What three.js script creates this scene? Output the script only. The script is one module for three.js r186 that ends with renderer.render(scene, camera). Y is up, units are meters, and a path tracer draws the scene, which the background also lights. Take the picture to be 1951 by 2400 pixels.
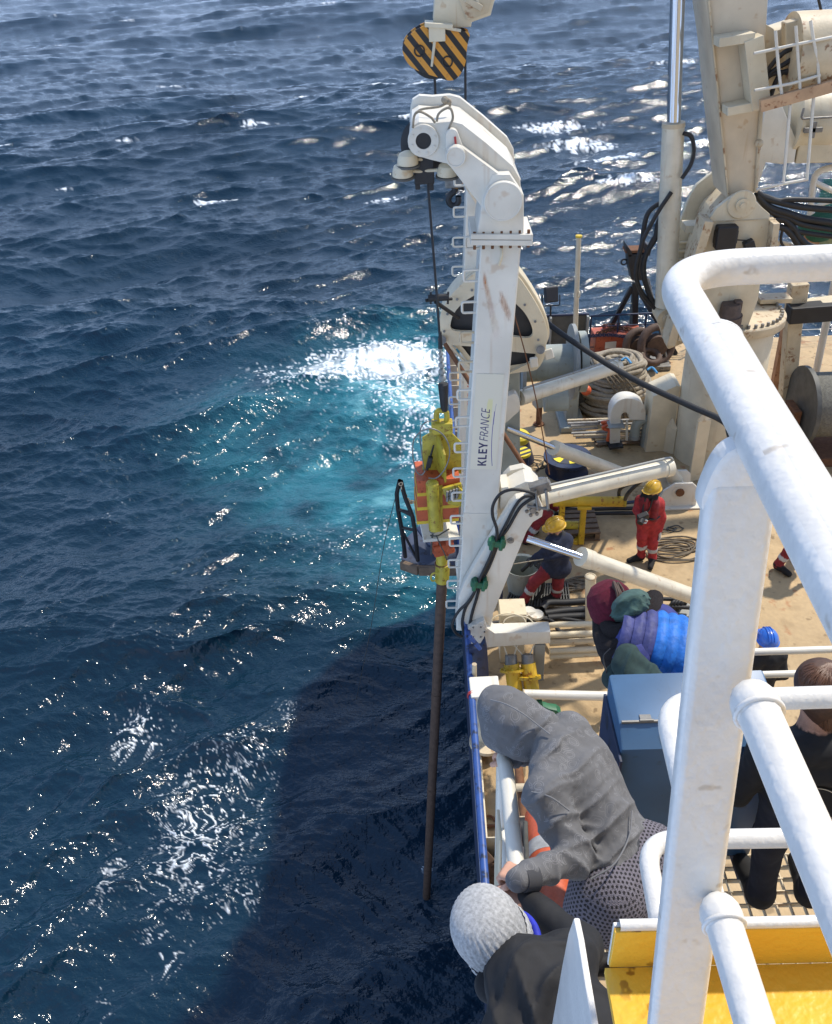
import * as THREE from 'three';
import { mergeGeometries, toCreasedNormals } from 'three/addons/utils/BufferGeometryUtils.js';
import { RoundedBoxGeometry } from 'three/addons/geometries/RoundedBoxGeometry.js';
import { MarchingCubes } from 'three/addons/objects/MarchingCubes.js';

// ------------------------------------------------------------------ camera, sky, sun, exposure
const scene = new THREE.Scene();
const FOCAL = 2078, IW = 1951, IH = 2400;                 // photograph pixels
const EYE = new THREE.Vector3(0, 9, 0);                   // the work deck is y = 0, the stern lies towards -z
const camera = new THREE.PerspectiveCamera(2 * Math.atan(IH / 2 / FOCAL) * 180 / Math.PI, 832 / 1024, 0.05, 6000);
const D2R = Math.PI / 180, PITCH = 35 * D2R, ROLL = 3 * D2R, YAW = 1.7 * D2R;
const camF = new THREE.Vector3(-Math.sin(YAW) * Math.cos(PITCH), -Math.sin(PITCH), -Math.cos(YAW) * Math.cos(PITCH));
const camR0 = camF.clone().cross(new THREE.Vector3(0, 1, 0)).normalize(), camU0 = camR0.clone().cross(camF);
const camU = camU0.clone().multiplyScalar(Math.cos(ROLL)).addScaledVector(camR0, Math.sin(ROLL));
const camR = camR0.clone().multiplyScalar(Math.cos(ROLL)).addScaledVector(camU0, -Math.sin(ROLL));
camera.position.copy(EYE); camera.up.copy(camU); camera.lookAt(EYE.clone().add(camF));
scene.add(camera);

const SUN_AZ = 43 * D2R, SUN_EL = 52 * D2R;               // azimuth measured from the stern towards starboard side of the picture
const sunDir = new THREE.Vector3(Math.sin(SUN_AZ) * Math.cos(SUN_EL), Math.sin(SUN_EL), -Math.cos(SUN_AZ) * Math.cos(SUN_EL));
{ // clear marine sky with thin haze near the horizon
  const w = 512, h = 256, d = new Float32Array(w * h * 4);
  for (let j = 0; j < h; j++) for (let i = 0; i < w; i++) {
    const v = (j + 0.5) / h, el = (v - 0.5) * Math.PI, up = Math.max(Math.sin(el), 0), az = ((i + 0.5) / w - 0.5) * 2 * Math.PI;
    const dir = [Math.cos(el) * Math.cos(az), Math.sin(el), Math.cos(el) * Math.sin(az)];
    const cs = Math.max(0, dir[0] * sunDir.x + dir[1] * sunDir.y + dir[2] * sunDir.z);
    const g = Math.pow(1 - up, 1.8), halo = 0.5 * Math.pow(cs, 12) + 0.1 * Math.pow(cs, 3);
    const k = (j * w + i) * 4, S = 1.02;
    d[k] = S * (0.215 + 0.60 * g + halo); d[k + 1] = S * (0.36 + 0.70 * g + 0.98 * halo); d[k + 2] = S * (0.69 + 0.82 * g + 0.92 * halo); d[k + 3] = 1;
  }
  const t = new THREE.DataTexture(d, w, h, THREE.RGBAFormat, THREE.FloatType);
  t.mapping = THREE.EquirectangularReflectionMapping; t.magFilter = t.minFilter = THREE.LinearFilter; t.needsUpdate = true;
  scene.background = t; scene.environment = t;
}
const sun = new THREE.DirectionalLight(new THREE.Color(1, 0.93, 0.82), 4.5);
sun.position.copy(sunDir).multiplyScalar(80); sun.target.position.set(2, 0, -10); scene.add(sun, sun.target);
sun.castShadow = true; sun.shadow.radius = 4; sun.shadow.mapSize.set(4096, 4096);
Object.assign(sun.shadow.camera, { left: -30, right: 30, top: 30, bottom: -30, near: 1, far: 200 });
const renderer = new THREE.WebGLRenderer({ antialias: true });
renderer.toneMapping = THREE.LinearToneMapping; renderer.toneMappingExposure = 1.06; renderer.shadowMap.enabled = true;

// ------------------------------------------------------------------ helpers
function rng(s) { return () => { s |= 0; s = s + 0x6D2B79F5 | 0; let t = Math.imul(s ^ s >>> 15, 1 | s); t = t + Math.imul(t ^ t >>> 7, 61 | t) ^ t; return ((t ^ t >>> 14) >>> 0) / 4294967296; }; }
const V = (x, y, z) => new THREE.Vector3(x, y, z);
const mix = (a, b, t) => a + (b - a) * t, clamp = (x, a = 0, b = 1) => Math.min(b, Math.max(a, x)), sstep = (a, b, x) => { const t = clamp((x - a) / (b - a)); return t * t * (3 - 2 * t); };
// a photograph pixel gives a direction; the plane it touches gives the distance
function at(px, py, axis, v) {
  const d = camF.clone().addScaledVector(camR, (px - IW / 2) / FOCAL).addScaledVector(camU, -(py - IH / 2) / FOCAL);
  const t = axis === 'd' ? v : (v - EYE[axis]) / d[axis];
  return EYE.clone().addScaledVector(d, t);
}
// periodic value noise
const NT = 256, NTab = (() => { const r = rng(77), a = new Float32Array(NT * NT); for (let i = 0; i < a.length; i++) a[i] = r(); return a; })();
function vn(x, y, per = NT) {
  const xi = Math.floor(x), yi = Math.floor(y), fx = x - xi, fy = y - yi, u = fx * fx * (3 - 2 * fx), v = fy * fy * (3 - 2 * fy);
  let x0, x1, y0, y1; if (per === NT) { x0 = xi & 255; x1 = (xi + 1) & 255; y0 = yi & 255; y1 = (yi + 1) & 255; } else { x0 = ((xi % per) + per) % per; x1 = (((xi + 1) % per) + per) % per; y0 = ((yi % per) + per) % per; y1 = (((yi + 1) % per) + per) % per; }
  return mix(mix(NTab[y0 * NT + x0], NTab[y0 * NT + x1], u), mix(NTab[y1 * NT + x0], NTab[y1 * NT + x1], u), v);
}
function fbm(x, y, o = 4, per = NT) { let s = 0, a = 0.5, n = 0; for (let i = 0; i < o; i++) { s += a * vn(x + i * 17, y + i * 31, per); n += a; a *= 0.5; x *= 2; y *= 2; per = Math.min(NT, per * 2); } return s / n; }

function makeTex(size, fn, srgb = true) {
  const d = new Uint8Array(size * size * 4);
  for (let j = 0; j < size; j++) for (let i = 0; i < size; i++) { const c = fn(i / size, j / size), k = (j * size + i) * 4; for (let q = 0; q < 3; q++) d[k + q] = clamp(c[q]) * 255; d[k + 3] = 255; }
  const t = new THREE.DataTexture(d, size, size, THREE.RGBAFormat, THREE.UnsignedByteType);
  t.wrapS = t.wrapT = THREE.RepeatWrapping; t.magFilter = THREE.LinearFilter; t.minFilter = THREE.LinearMipmapLinearFilter; t.generateMipmaps = true;
  if (srgb) t.colorSpace = THREE.SRGBColorSpace; t.needsUpdate = true; return t;
}
const scaled = (t, s) => { const c = t.clone(); c.repeat.set(1 / s, 1 / s); c.needsUpdate = true; return c; };   // s = metres per tile

// geometry: every helper returns a non-indexed geometry with position and normal only; uv in metres is laid on at the end
function clean(g) { if (g.index) g = g.toNonIndexed(); for (const n of Object.keys(g.attributes)) if (n !== 'position' && n !== 'normal' && n !== 'color') g.deleteAttribute(n); g.clearGroups?.(); return g; }
function boxUV(g) {
  const p = g.attributes.position, n = g.attributes.normal, uv = new Float32Array(p.count * 2);
  for (let i = 0; i < p.count; i += 3) {
    let nx = 0, ny = 0, nz = 0; for (let k = 0; k < 3; k++) { nx += n.getX(i + k); ny += n.getY(i + k); nz += n.getZ(i + k); }
    nx = Math.abs(nx); ny = Math.abs(ny); nz = Math.abs(nz);
    for (let k = 0; k < 3; k++) { const q = i + k; let u, v; if (ny > nx && ny > nz) { u = p.getX(q); v = p.getZ(q); } else if (nx > nz) { u = p.getZ(q); v = p.getY(q); } else { u = p.getX(q); v = p.getY(q); } uv[q * 2] = u; uv[q * 2 + 1] = v; }
  }
  g.setAttribute('uv', new THREE.BufferAttribute(uv, 2)); return g;
}
const _q = new THREE.Quaternion();
function alignY(g, a, b) { const d = b.clone().sub(a); _q.setFromUnitVectors(V(0, 1, 0), d.clone().normalize()); g.applyQuaternion(_q); const m = a.clone().add(b).multiplyScalar(0.5); g.translate(m.x, m.y, m.z); return g; }
function rod(a, b, r, r2 = r, seg = 14, open = false) { return alignY(clean(new THREE.CylinderGeometry(r2, r, a.distanceTo(b), seg, 1, open)), a, b); }
function box(w, h, d, p, rot, r = 0.008) { const g = r > 0 ? clean(new RoundedBoxGeometry(w, h, d, 2, Math.min(r, w / 2.1, h / 2.1, d / 2.1))) : clean(new THREE.BoxGeometry(w, h, d)); if (rot) g.applyQuaternion(new THREE.Quaternion().setFromEuler(new THREE.Euler(...rot))); g.translate(p.x, p.y, p.z); return g; }
function beam(a, b, w, h, r = 0.01, up = V(0, 0, 1)) { // rectangular bar from a to b; w across `up`, h along `up`
  const y = b.clone().sub(a), L = y.length(); y.normalize(); const x = y.clone().cross(up).normalize(), z = x.clone().cross(y);
  const g = clean(new RoundedBoxGeometry(w, L, h, 2, Math.min(r, w / 2.1, h / 2.1))); g.applyMatrix4(new THREE.Matrix4().makeBasis(x, y, z)); const m = a.clone().add(b).multiplyScalar(0.5); g.translate(m.x, m.y, m.z); return g;
}
function tube(pts, r, seg = 40, rs = 8, closed = false, tension = 0.5) { return clean(new THREE.TubeGeometry(new THREE.CatmullRomCurve3(pts, closed, 'catmullrom', tension), seg, r, rs, closed)); }
function ball(p, rx, ry = rx, rz = rx, s = 16) { const g = clean(new THREE.SphereGeometry(1, s, Math.max(6, s * 0.6 | 0))); g.scale(rx, ry, rz); fixN(g); g.translate(p.x, p.y, p.z); return g; }
function fixN(g) { const i = g.toNonIndexed ? g : g; const p = i.attributes.position; return g; }
function torus(p, R, r, n = V(0, 0, 1), seg = 28, rs = 8, arc = Math.PI * 2) { const g = clean(new THREE.TorusGeometry(R, r, rs, seg, arc)); _q.setFromUnitVectors(V(0, 0, 1), n.clone().normalize()); g.applyQuaternion(_q); g.translate(p.x, p.y, p.z); return g; }
function lathe(prof, p, dir = V(0, 1, 0), seg = 24) { const g = clean(new THREE.LatheGeometry(prof.map(q => new THREE.Vector2(q[0], q[1])), seg)); _q.setFromUnitVectors(V(0, 1, 0), dir.clone().normalize()); g.applyQuaternion(_q); g.translate(p.x, p.y, p.z); return toCreasedNormals(g, 0.6); }
// outline (x, y) extruded along z, front face at z
function ext(pts, z, depth, bevel = 0.01, holes = []) {
  const s = new THREE.Shape(pts.map(p => new THREE.Vector2(p.x, p.y))); for (const h of holes) s.holes.push(new THREE.Path(h.map(p => new THREE.Vector2(p.x, p.y))));
  const g = clean(new THREE.ExtrudeGeometry(s, { depth: Math.max(0.001, depth - 2 * bevel), bevelEnabled: bevel > 0, bevelThickness: bevel, bevelSize: bevel, bevelOffset: -bevel, bevelSegments: 2, curveSegments: 8 }));
  g.translate(0, 0, z - depth + bevel); return toCreasedNormals(g, 0.5);
}
const pix = (list, axis, v) => list.map(([x, y]) => at(x, y, axis, v));
function smoothPoly(pts, n = 6) { const c = new THREE.CatmullRomCurve3(pts, true, 'centripetal'); return c.getPoints(pts.length * n).slice(0, -1); }
// horizontal plate: outline (x, z) extruded in y, top at y
function slab(pts, y, thick, bevel = 0) {
  const g = ext(pts.map(p => ({ x: p.x, y: -p.z })), 0, thick, bevel); g.rotateX(-Math.PI / 2); g.translate(0, y, 0); return g;
}
const used = {};
function numbered(n) { const k = used[n] = (used[n] || 0) + 1; return k === 1 ? n : n + '_' + String(k - 1).padStart(3, '0'); }
function mesh(name, geos, mat) { let g = Array.isArray(geos) ? (geos.length > 1 ? mergeGeometries(geos) : geos[0]) : geos; if (!g.attributes.uv) boxUV(g); const m = new THREE.Mesh(g, mat); m.name = name; m.castShadow = m.receiveShadow = true; return m; }
// a thing: group at its base; part geometry is given in world coordinates
function thing(name, label, category, base, group) {
  const o = new THREE.Group(); o.name = numbered(name); o.position.copy(base); scene.add(o); o.userData = { label, category }; if (group) o.userData.group = group;
  o.part = (pn, geos, mat, parent, plabel) => { const m = mesh(pn, geos, mat); m.geometry.translate(-base.x, -base.y, -base.z); (parent || o).add(m); if (plabel) m.userData.label = plabel; return m; };
  o.base = base; return o;
}
function single(name, label, category, geos, mat, base, group) { const m = mesh(name, geos, mat); m.name = numbered(name); if (base) { m.geometry.translate(-base.x, -base.y, -base.z); m.position.copy(base); } m.userData = { label, category }; if (group) m.userData.group = group; scene.add(m); return m; }
function structure(name, geos, mat, label) { const m = mesh(name, geos, mat); m.name = numbered(name); m.userData = { kind: 'structure' }; if (label) m.userData.label = label; scene.add(m); return m; }

// ------------------------------------------------------------------ materials
const lin = (r, g, b) => new THREE.Color().setRGB(r, g, b);
// worn marine paint: faint mottling, specks, hairline rust runs
const texPaint = makeTex(512, (u, v) => {
  const m = fbm(u * 8, v * 8, 5, 8), s = vn(u * 128, v * 128, 128), q = fbm(u * 40, v * 3 + 5, 3, 1 << 7), blot = fbm(u * 16 + 3, v * 16 + 9, 4, 16);
  let r = 0.90 + 0.16 * (m - 0.5) , g = r, b = r - 0.01; const rust = sstep(0.74, 0.86, blot) * 0.22 + sstep(0.965, 0.995, s) * 0.2 + sstep(0.70, 0.88, q) * 0.12;
  r = mix(r, 0.62, rust); g = mix(g, 0.42, rust); b = mix(b, 0.25, rust); return [r, g, b];
});
const texWorn = makeTex(512, (u, v) => { // heavier wear: chipped and rusty
  const m = fbm(u * 8, v * 8, 5, 8), blot = fbm(u * 16 + 3, v * 16 + 9, 5, 16), s = fbm(u * 64, v * 64, 2, 64);
  let r = 0.86 + 0.25 * (m - 0.5), g = r, b = r; const rust = sstep(0.58, 0.76, blot) * 0.6 * sstep(0.35, 0.65, s); r = mix(r, 0.46, rust); g = mix(g, 0.27, rust); b = mix(b, 0.16, rust); return [r, g, b];
});
const texSoft = makeTex(256, (u, v) => { const m = fbm(u * 8, v * 8, 5, 8), s = vn(u * 128, v * 128, 128); const r = 0.86 + 0.3 * (m - 0.5) + 0.08 * (s - 0.5); return [r, r, r]; });
const texBrush = makeTex(512, (u, v) => { const m = fbm(u * 8, v * 8, 4, 8), s = fbm(u * 64, v * 64, 2, 64), k = sstep(0.78, 0.9, fbm(u * 24 + 5, v * 24, 4, 24)) * 0.35; const r = 0.93 + 0.10 * (m - 0.5) + 0.03 * (s - 0.5); return [mix(r, 0.6, k), mix(r, 0.52, k), mix(r - 0.005, 0.42, k)]; });
const bumpFine = makeTex(256, (u, v) => { const m = fbm(u * 32, v * 32, 3, 32); return [m, m, m]; }, false);
const bumpCloth = makeTex(256, (u, v) => { const m = fbm(u * 5, v * 5, 3, 5); return [m, m, m]; }, false);
const P_ = (c, rough, map, s, extra = {}) => new THREE.MeshPhysicalMaterial(Object.assign({ color: c, roughness: rough, map: map ? scaled(map, s) : null }, extra));
const M = {
  white: P_(lin(0.82, 0.775, 0.68), 0.42, texPaint, 3, { bumpMap: scaled(bumpFine, 0.8), bumpScale: 0.0015, clearcoat: 0.15, clearcoatRoughness: 0.4 }),
  cream: P_(lin(0.76, 0.66, 0.48), 0.5, texPaint, 2.2, { bumpMap: scaled(bumpFine, 0.8), bumpScale: 0.0015 }),
  creamWorn: P_(lin(0.73, 0.60, 0.40), 0.55, texWorn, 2.0, { bumpMap: scaled(bumpFine, 0.8), bumpScale: 0.002 }),
  brushWhite: P_(lin(0.80, 0.775, 0.735), 0.36, texBrush, 0.8, { bumpMap: scaled(bumpFine, 0.3), bumpScale: 0.0014, clearcoat: 0.2, clearcoatRoughness: 0.35 }),
  chrome: P_(lin(0.62, 0.63, 0.65), 0.16, null, 1, { metalness: 1 }),
  steel: P_(lin(0.30, 0.29, 0.27), 0.5, texSoft, 0.5, { metalness: 0.6 }),
  black: P_(lin(0.018, 0.018, 0.02), 0.55, texSoft, 1),
  rubber: P_(lin(0.02, 0.02, 0.021), 0.6, texSoft, 0.5),
  darkpanel: P_(lin(0.03, 0.032, 0.036), 0.6, texSoft, 1),
  navy: P_(lin(0.02, 0.035, 0.09), 0.45, texWorn, 1.5),
  shipblue: P_(lin(0.035, 0.10, 0.34), 0.4, texWorn, 1.6),
  hullblue: P_(lin(0.02, 0.035, 0.085), 0.45, texWorn, 3),
  locker: P_(lin(0.07, 0.155, 0.29), 0.38, texPaint, 1.2, { clearcoat: 0.2, clearcoatRoughness: 0.3 }),
  yellow: P_(lin(0.80, 0.56, 0.03), 0.5, texPaint, 0.8),
  safety: P_(lin(0.80, 0.50, 0.03), 0.5, texWorn, 1.4),
  limeyellow: P_(lin(0.60, 0.48, 0.045), 0.5, texWorn, 0.7),
  orange: P_(lin(0.62, 0.12, 0.035), 0.55, texWorn, 0.9),
  orangeBright: P_(lin(0.75, 0.14, 0.05), 0.42, texSoft, 1),
  redbox: P_(lin(0.52, 0.11, 0.05), 0.55, texWorn, 0.8),
  rust: P_(lin(0.20, 0.085, 0.035), 0.85, texSoft, 0.3),
  rustPipe: P_(lin(0.12, 0.07, 0.045), 0.75, texSoft, 0.4),
  grey: P_(lin(0.32, 0.33, 0.32), 0.55, texPaint, 1.5),
  greyGreen: P_(lin(0.36, 0.39, 0.36), 0.55, texPaint, 1.5),
  darkgrey: P_(lin(0.11, 0.11, 0.10), 0.6, texSoft, 1),
  wood: P_(lin(0.20, 0.135, 0.085), 0.8, texSoft, 0.4),
  rope: P_(lin(0.42, 0.36, 0.27), 0.95, texSoft, 0.25, { bumpMap: scaled(bumpFine, 0.1), bumpScale: 0.003 }),
  ropeDark: P_(lin(0.20, 0.16, 0.11), 0.95, texSoft, 0.25),
  ropeGrey: P_(lin(0.10, 0.10, 0.09), 0.95, texSoft, 0.2),
  green: P_(lin(0.02, 0.16, 0.075), 0.5, texSoft, 0.5),
  teal: P_(lin(0.05, 0.30, 0.28), 0.8, texSoft, 0.3),
  redStrap: P_(lin(0.5, 0.05, 0.05), 0.7, texSoft, 0.5),
  glass: P_(lin(0.06, 0.06, 0.065), 0.1, null, 1),
};
// more helpers: canvas prints, tracing frames, outlines
function makeCanvas(w, h, fn) { const c = document.createElement('canvas'); c.width = w; c.height = h; fn(c.getContext('2d')); const t = new THREE.CanvasTexture(c); t.colorSpace = THREE.SRGBColorSpace; t.anisotropy = 8; return t; }
function uvPlate(w, h, d = 0.008) { const g = new THREE.BoxGeometry(w, h, d).toNonIndexed(); return g; }
function stainPlate(o, name, tex, p, w, h) { const g = new THREE.PlaneGeometry(w, h).toNonIndexed(); g.translate(p.x, p.y, p.z); o.part(name, g, new THREE.MeshStandardMaterial({ map: tex, transparent: true, roughness: 0.8, polygonOffset: true, polygonOffsetFactor: -2 })); }
const src1 = (x, y) => [880 + x / 4.107, y / 4.107], src3 = (x, y) => [1000 + x / 3.472, 480 + y / 3.472], src2 = (x, y) => [1450 + x / 3.465, y / 3.465], src4 = (x, y) => [1200 + x / 3.472, 680 + y / 3.472], src5 = (x, y) => [1450 + x / 3.465, 500 + y / 3.465], src6 = (x, y) => [920 + x / 4.2725, 940 + y / 4.2725], src7 = (x, y) => [1150 + x / 3.472, 1080 + y / 3.472], src8 = (x, y) => [1050 + x / 2.893, 1300 + y / 2.893];
const smoothless = (p) => p;
function hull2(a, ra, b, rb, n = 18) { // outline of two circles joined
  const d = Math.atan2(b.y - a.y, b.x - a.x), L = Math.hypot(b.x - a.x, b.y - a.y), s = Math.acos(clamp((ra - rb) / L, -1, 1)), out = [];
  for (let i = 0; i <= n; i++) { const t = d + s + (2 * Math.PI - 2 * s) * i / n; out.push(V(a.x + ra * Math.cos(t), a.y + ra * Math.sin(t), 0)); }
  for (let i = 0; i <= n; i++) { const t = d - s + 2 * s * i / n; out.push(V(b.x + rb * Math.cos(t), b.y + rb * Math.sin(t), 0)); }
  return out;
}
// ------------------------------------------------------------------ the sea
const SEA = -6.3;
{
  const r = rng(5), comps = [], wind = 4.52;     // wave travel direction
  for (let o = 0; o < 10; o++) { // octaves of wavelength from 0.13 m to 66 m
    const n = 11, L0 = 0.13 * Math.pow(2, o), srms = o < 1 ? 0.13 : o < 4 ? 0.17 : o < 5 ? 0.13 : o < 6 ? 0.09 : o < 7 ? 0.07 : o < 8 ? 0.05 : 0.036, spread = o < 2 ? 0.95 : o < 6 ? 0.62 : 0.5;
    for (let i = 0; i < n; i++) {
      const L = L0 * Math.pow(2, (i + r()) / n), k = 2 * Math.PI / L, a = wind + (r() + r() + r() - 1.5) * spread * 1.3;
      comps.push([Math.cos(a) * k, Math.sin(a) * k, srms * Math.sqrt(2 / n) / k, r() * 6.283, L, Math.cos(a), Math.sin(a), o]);
    }
  }
  const NX = 690, NZ = 1360, N = NX * NZ, pos = new Float32Array(N * 3), col = new Float32Array(N * 3), H = EYE.y - SEA;
  const W = (px, py) => at(px, py, 'y', SEA);
  const blob = (px, py, rx, rz, s) => { const p = W(px, py); return [p.x, p.z, rx, rz, s]; };
  // aerated water from the thrusters: clouds of bubbles
  const wash = [blob(990, 905, 2.6, 4.2, 1.0), blob(905, 1000, 3.2, 4.0, 0.75), blob(960, 1100, 2.2, 3.4, 0.85), blob(800, 980, 3.6, 3.6, 0.45), blob(860, 1210, 3.0, 3.2, 0.5), blob(1010, 1000, 1.6, 4.0, 0.8), blob(990, 1290, 1.8, 2.2, 0.55), blob(700, 1090, 3.0, 2.5, 0.28), blob(1050, 1420, 1.2, 1.6, 0.45), blob(560, 1000, 2.5, 2.5, 0.15)];
  // surface froth lying where the photograph shows it: [x, z, rx, rz, strength]
  const froth = [blob(860, 890, 2.4, 1.0, 1.3), blob(960, 868, 2.0, 1.2, 1.6), blob(700, 930, 1.3, 0.6, 0.7), blob(770, 898, 1.3, 0.55, 1.0), blob(835, 872, 1.2, 0.6, 1.7), blob(905, 862, 1.2, 0.6, 2.0), blob(1000, 868, 1.0, 0.8, 2.2), blob(985, 950, 1.4, 1.8, 1.3), blob(1005, 1040, 0.9, 2.4, 0.75), blob(760, 960, 2.6, 1.5, 0.55), blob(690, 1060, 1.2, 0.9, 0.62), blob(930, 1060, 2.0, 1.6, 0.5), blob(880, 1250, 2.2, 1.4, 0.5), blob(990, 1330, 1.3, 1.0, 0.6),
    blob(255, 1120, 1.6, 2.2, 0.42), blob(400, 950, 2.6, 1.2, 0.42), blob(240, 1230, 1.3, 1.2, 0.35), blob(620, 900, 1.6, 0.9, 0.55), blob(820, 820, 3.4, 1.4, 0.55), blob(1180, 560, 9, 4, 0.45), blob(700, 1290, 2, 1, 0.3),
    blob(290, 1750, 0.55, 0.55, 0.95), blob(330, 1700, 1.1, 0.8, 0.5), blob(450, 1830, 1.2, 1.0, 0.68), blob(480, 1930, 0.9, 0.8, 0.72), blob(620, 1780, 0.8, 1.1, 0.5), blob(430, 2030, 1.3, 0.9, 0.6), blob(230, 2060, 0.28, 0.7, 0.85), blob(560, 2130, 0.5, 0.4, 0.7), blob(390, 2130, 0.9, 0.9, 0.45), blob(350, 2270, 0.5, 0.5, 0.72), blob(190, 2380, 0.5, 0.5, 0.6), blob(685, 1680, 0.5, 0.4, 0.6), blob(340, 1560, 1.5, 0.8, 0.42), blob(1003, 2060, 0.16, 0.13, 1.0), blob(960, 2050, 0.3, 0.12, 0.55), blob(80, 1530, 1.2, 0.8, 0.4), blob(110, 2210, 1.2, 0.5, 0.3)];
  // breaking crests farther out
  const caps = [[20, 373, 2.2, 0.8], [600, 340, 3.2, 1], [490, 485, 2.2, .7], [530, 482, 1, .7], [390, 180, 3, 1], [870, 200, 4, 1.5], [1180, 140, 5, 2], [245, 250, 1.6, 1], [110, 105, 4, 1], [365, 30, 4, 1.5], [280, 55, 4, 1], [880, 205, 3, 1], [1210, 130, 3, 1.5], [1480, 460, 3.5, 1.2], [1370, 355, 5, 2], [1640, 140, 6, 2], [1420, 400, 4, 1.2], [1660, 380, 4, 1.6], [25, 285, 1.6, 1], [300, 370, 2, .7], [730, 245, 3, 1], [960, 330, 3, 1], [1310, 330, 5, 2], [700, 25, 5, 1.5], [1850, 400, 5, 2], [1580, 190, 4, 1.4], [1000, 240, 4, 1.3], [780, 30, 4, 1], [425, 310, 1.5, .7], [900, 480, 2.4, .8], [140, 465, 1.4, .5]].map(([a, b, c, d]) => blob(a, b, c * 0.62, d * 0.62, 1));
  const waterC = [0.0042, 0.0205, 0.0385], bubbleC = [0.030, 0.20, 0.25], paleC = [0.30, 0.58, 0.60], foamC = [0.86, 0.90, 0.92];
  const d0 = 76 * D2R, d1 = 0.45 * D2R;
  const zs = []; for (let j = 0; j < NZ; j++) { const s = j / (NZ - 1), dep = d0 + (d1 - d0) * (s + 0.10 * Math.sin(Math.PI * s) * s); zs.push(-H / Math.tan(dep)); }
  const ell = (b, x, z, n) => { const ex = (x - b[0]) / b[2], ez = (z - b[1]) / b[3], q = ex * ex + ez * ez; return q > 6 ? 0 : b[4] * Math.exp(-q * (0.8 + 0.9 * n)); };
  for (let j = 0; j < NZ; j++) {
    const z0 = zs[j], az = Math.abs(z0), dz = Math.abs(zs[Math.min(NZ - 1, j + 1)] - zs[Math.max(0, j - 1)]) / 2;
    const xl = -9.5 - 0.62 * az, xr = 1.6 + Math.max(0, az - 13.5) * 0.95, dx = (xr - xl) / (0.92 * (NX - 1)), sp = Math.max(dx * 0.9, Math.min(dz, dx * 6) * 0.5);
    const act = [], wgt = []; for (const c of comps) { const w = sstep(1.6, 3.0, c[4] / sp); if (w > 0.01) { act.push(c); wgt.push(w); } }
    for (let i = 0; i < NX; i++) {
      const u = i / (NX - 1), e0 = Math.max(0, 0.04 - u) / 0.04, e1 = Math.max(0, u - 0.96) / 0.04, x0 = xl + (xr - xl) * (clamp(u, 0.04, 0.96) - 0.04) / 0.92 - e0 * e0 * (40 + 1.6 * az) - e0 * dx * 4 + (az > 21 ? e1 * e1 * (20 + 1.6 * az) : 0) + e1 * dx * 4, id = j * NX + i;
      const gust = 0.55 + 0.9 * fbm(x0 * 0.07 + 40, z0 * 0.07 + 11, 2), gust2 = 0.5 + 1.0 * fbm(x0 * 0.35 + 4, z0 * 0.35 + 7, 2);
      const wx = x0 + 1.3 * (fbm(x0 * 0.22, z0 * 0.22, 2) - 0.5), wz = z0 + 1.3 * (fbm(x0 * 0.22 + 50, z0 * 0.22 + 9, 2) - 0.5);
      const lee = 1 - 0.35 * sstep(-3, 0.5, x0) * sstep(-16, -9, z0);
      let y = 0, ox = 0, oz = 0, crest = 0;
      for (let k = 0; k < act.length; k++) {
        const c = act[k], g = c[7] < 5 ? gust2 * lee : c[7] < 8 ? gust : 1, ph = c[0] * wx + c[1] * wz + c[3], A = c[2] * wgt[k] * g, cs = Math.cos(ph), sn = Math.sin(ph);
        y += A * cs; const Q = c[7] < 2 ? 0.3 : 0.85; ox -= Q * A * c[5] * sn; oz -= Q * A * c[6] * sn; if (c[7] > 3) crest += A * cs * Math.sqrt(c[0] * c[0] + c[1] * c[1]);
      }
      const nearW = az < 60, wrx = nearW ? x0 + 1.6 * (fbm(x0 * 0.5 + 60, z0 * 0.5, 3) - 0.5) : x0, wrz = nearW ? z0 + 1.6 * (fbm(x0 * 0.5, z0 * 0.5 + 70, 3) - 0.5) : z0;
      let ws = 0; if (az < 60) for (const b of wash) ws += ell(b, wrx, wrz, 0.1);
      const turb = fbm(wrx * 0.8 + 3, wrz * 0.8, 4), streak = fbm(wrx * 2.2 + 13, wrz * 2.2, 3); ws = (1 - Math.exp(-1.1 * ws)) * clamp(0.42 + 1.15 * (turb - 0.35) + 0.5 * (streak - 0.5), 0.2, 1.1);
      let fr = 0; if (az < 75) for (const b of froth) fr += ell(b, x0, z0, 0); let cp = 0; if (az > 18) for (const b of caps) cp += ell(b, x0 + 1.2 * (turb - 0.5), z0, 0);
      fr = 1 - Math.exp(-0.9 * fr);
      const x1 = x0 + 0.9 * (fbm(x0 * 1.3, z0 * 1.3, 3) - 0.5), z1 = z0 + 0.9 * (fbm(x0 * 1.3 + 30, z0 * 1.3 + 8, 3) - 0.5);
      let lace = 0, fine = 0.5; if (fr > 0.05 || cp > 0.05 || crest > 0.35) { const rg = (q, s) => 1 - Math.abs(2 * fbm(x1 * q + s, z1 * q * 1.15 + s, 3) - 1); lace = Math.pow(Math.max(rg(2.1, 0) * 0.98, rg(4.7, 9)), 7); const q1 = Math.min(16, 0.42 / sp), q2 = Math.min(37, 0.8 / sp); fine = vn(x0 * q1, z0 * q1 * 0.6) * 0.6 + 0.4 * vn(x0 * q2, z0 * q2 * 0.6); }
      const th = 1.04 - 0.80 * fr; let f = sstep(th, th + 0.30, 0.74 * lace + 0.22 * fine + 0.14 * clamp(crest)) * sstep(0.05, 0.2, fr);
      f = Math.max(f, sstep(0.72, 1.05, fr) * clamp(1.6 * fine + 1.6 * streak + 0.9 * lace - 1.05));
      f = Math.max(f, sstep(0.42, 0.75, cp * (0.35 + 0.85 * fine) * (0.55 + 0.9 * lace) + 0.15 * crest * cp));
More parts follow.
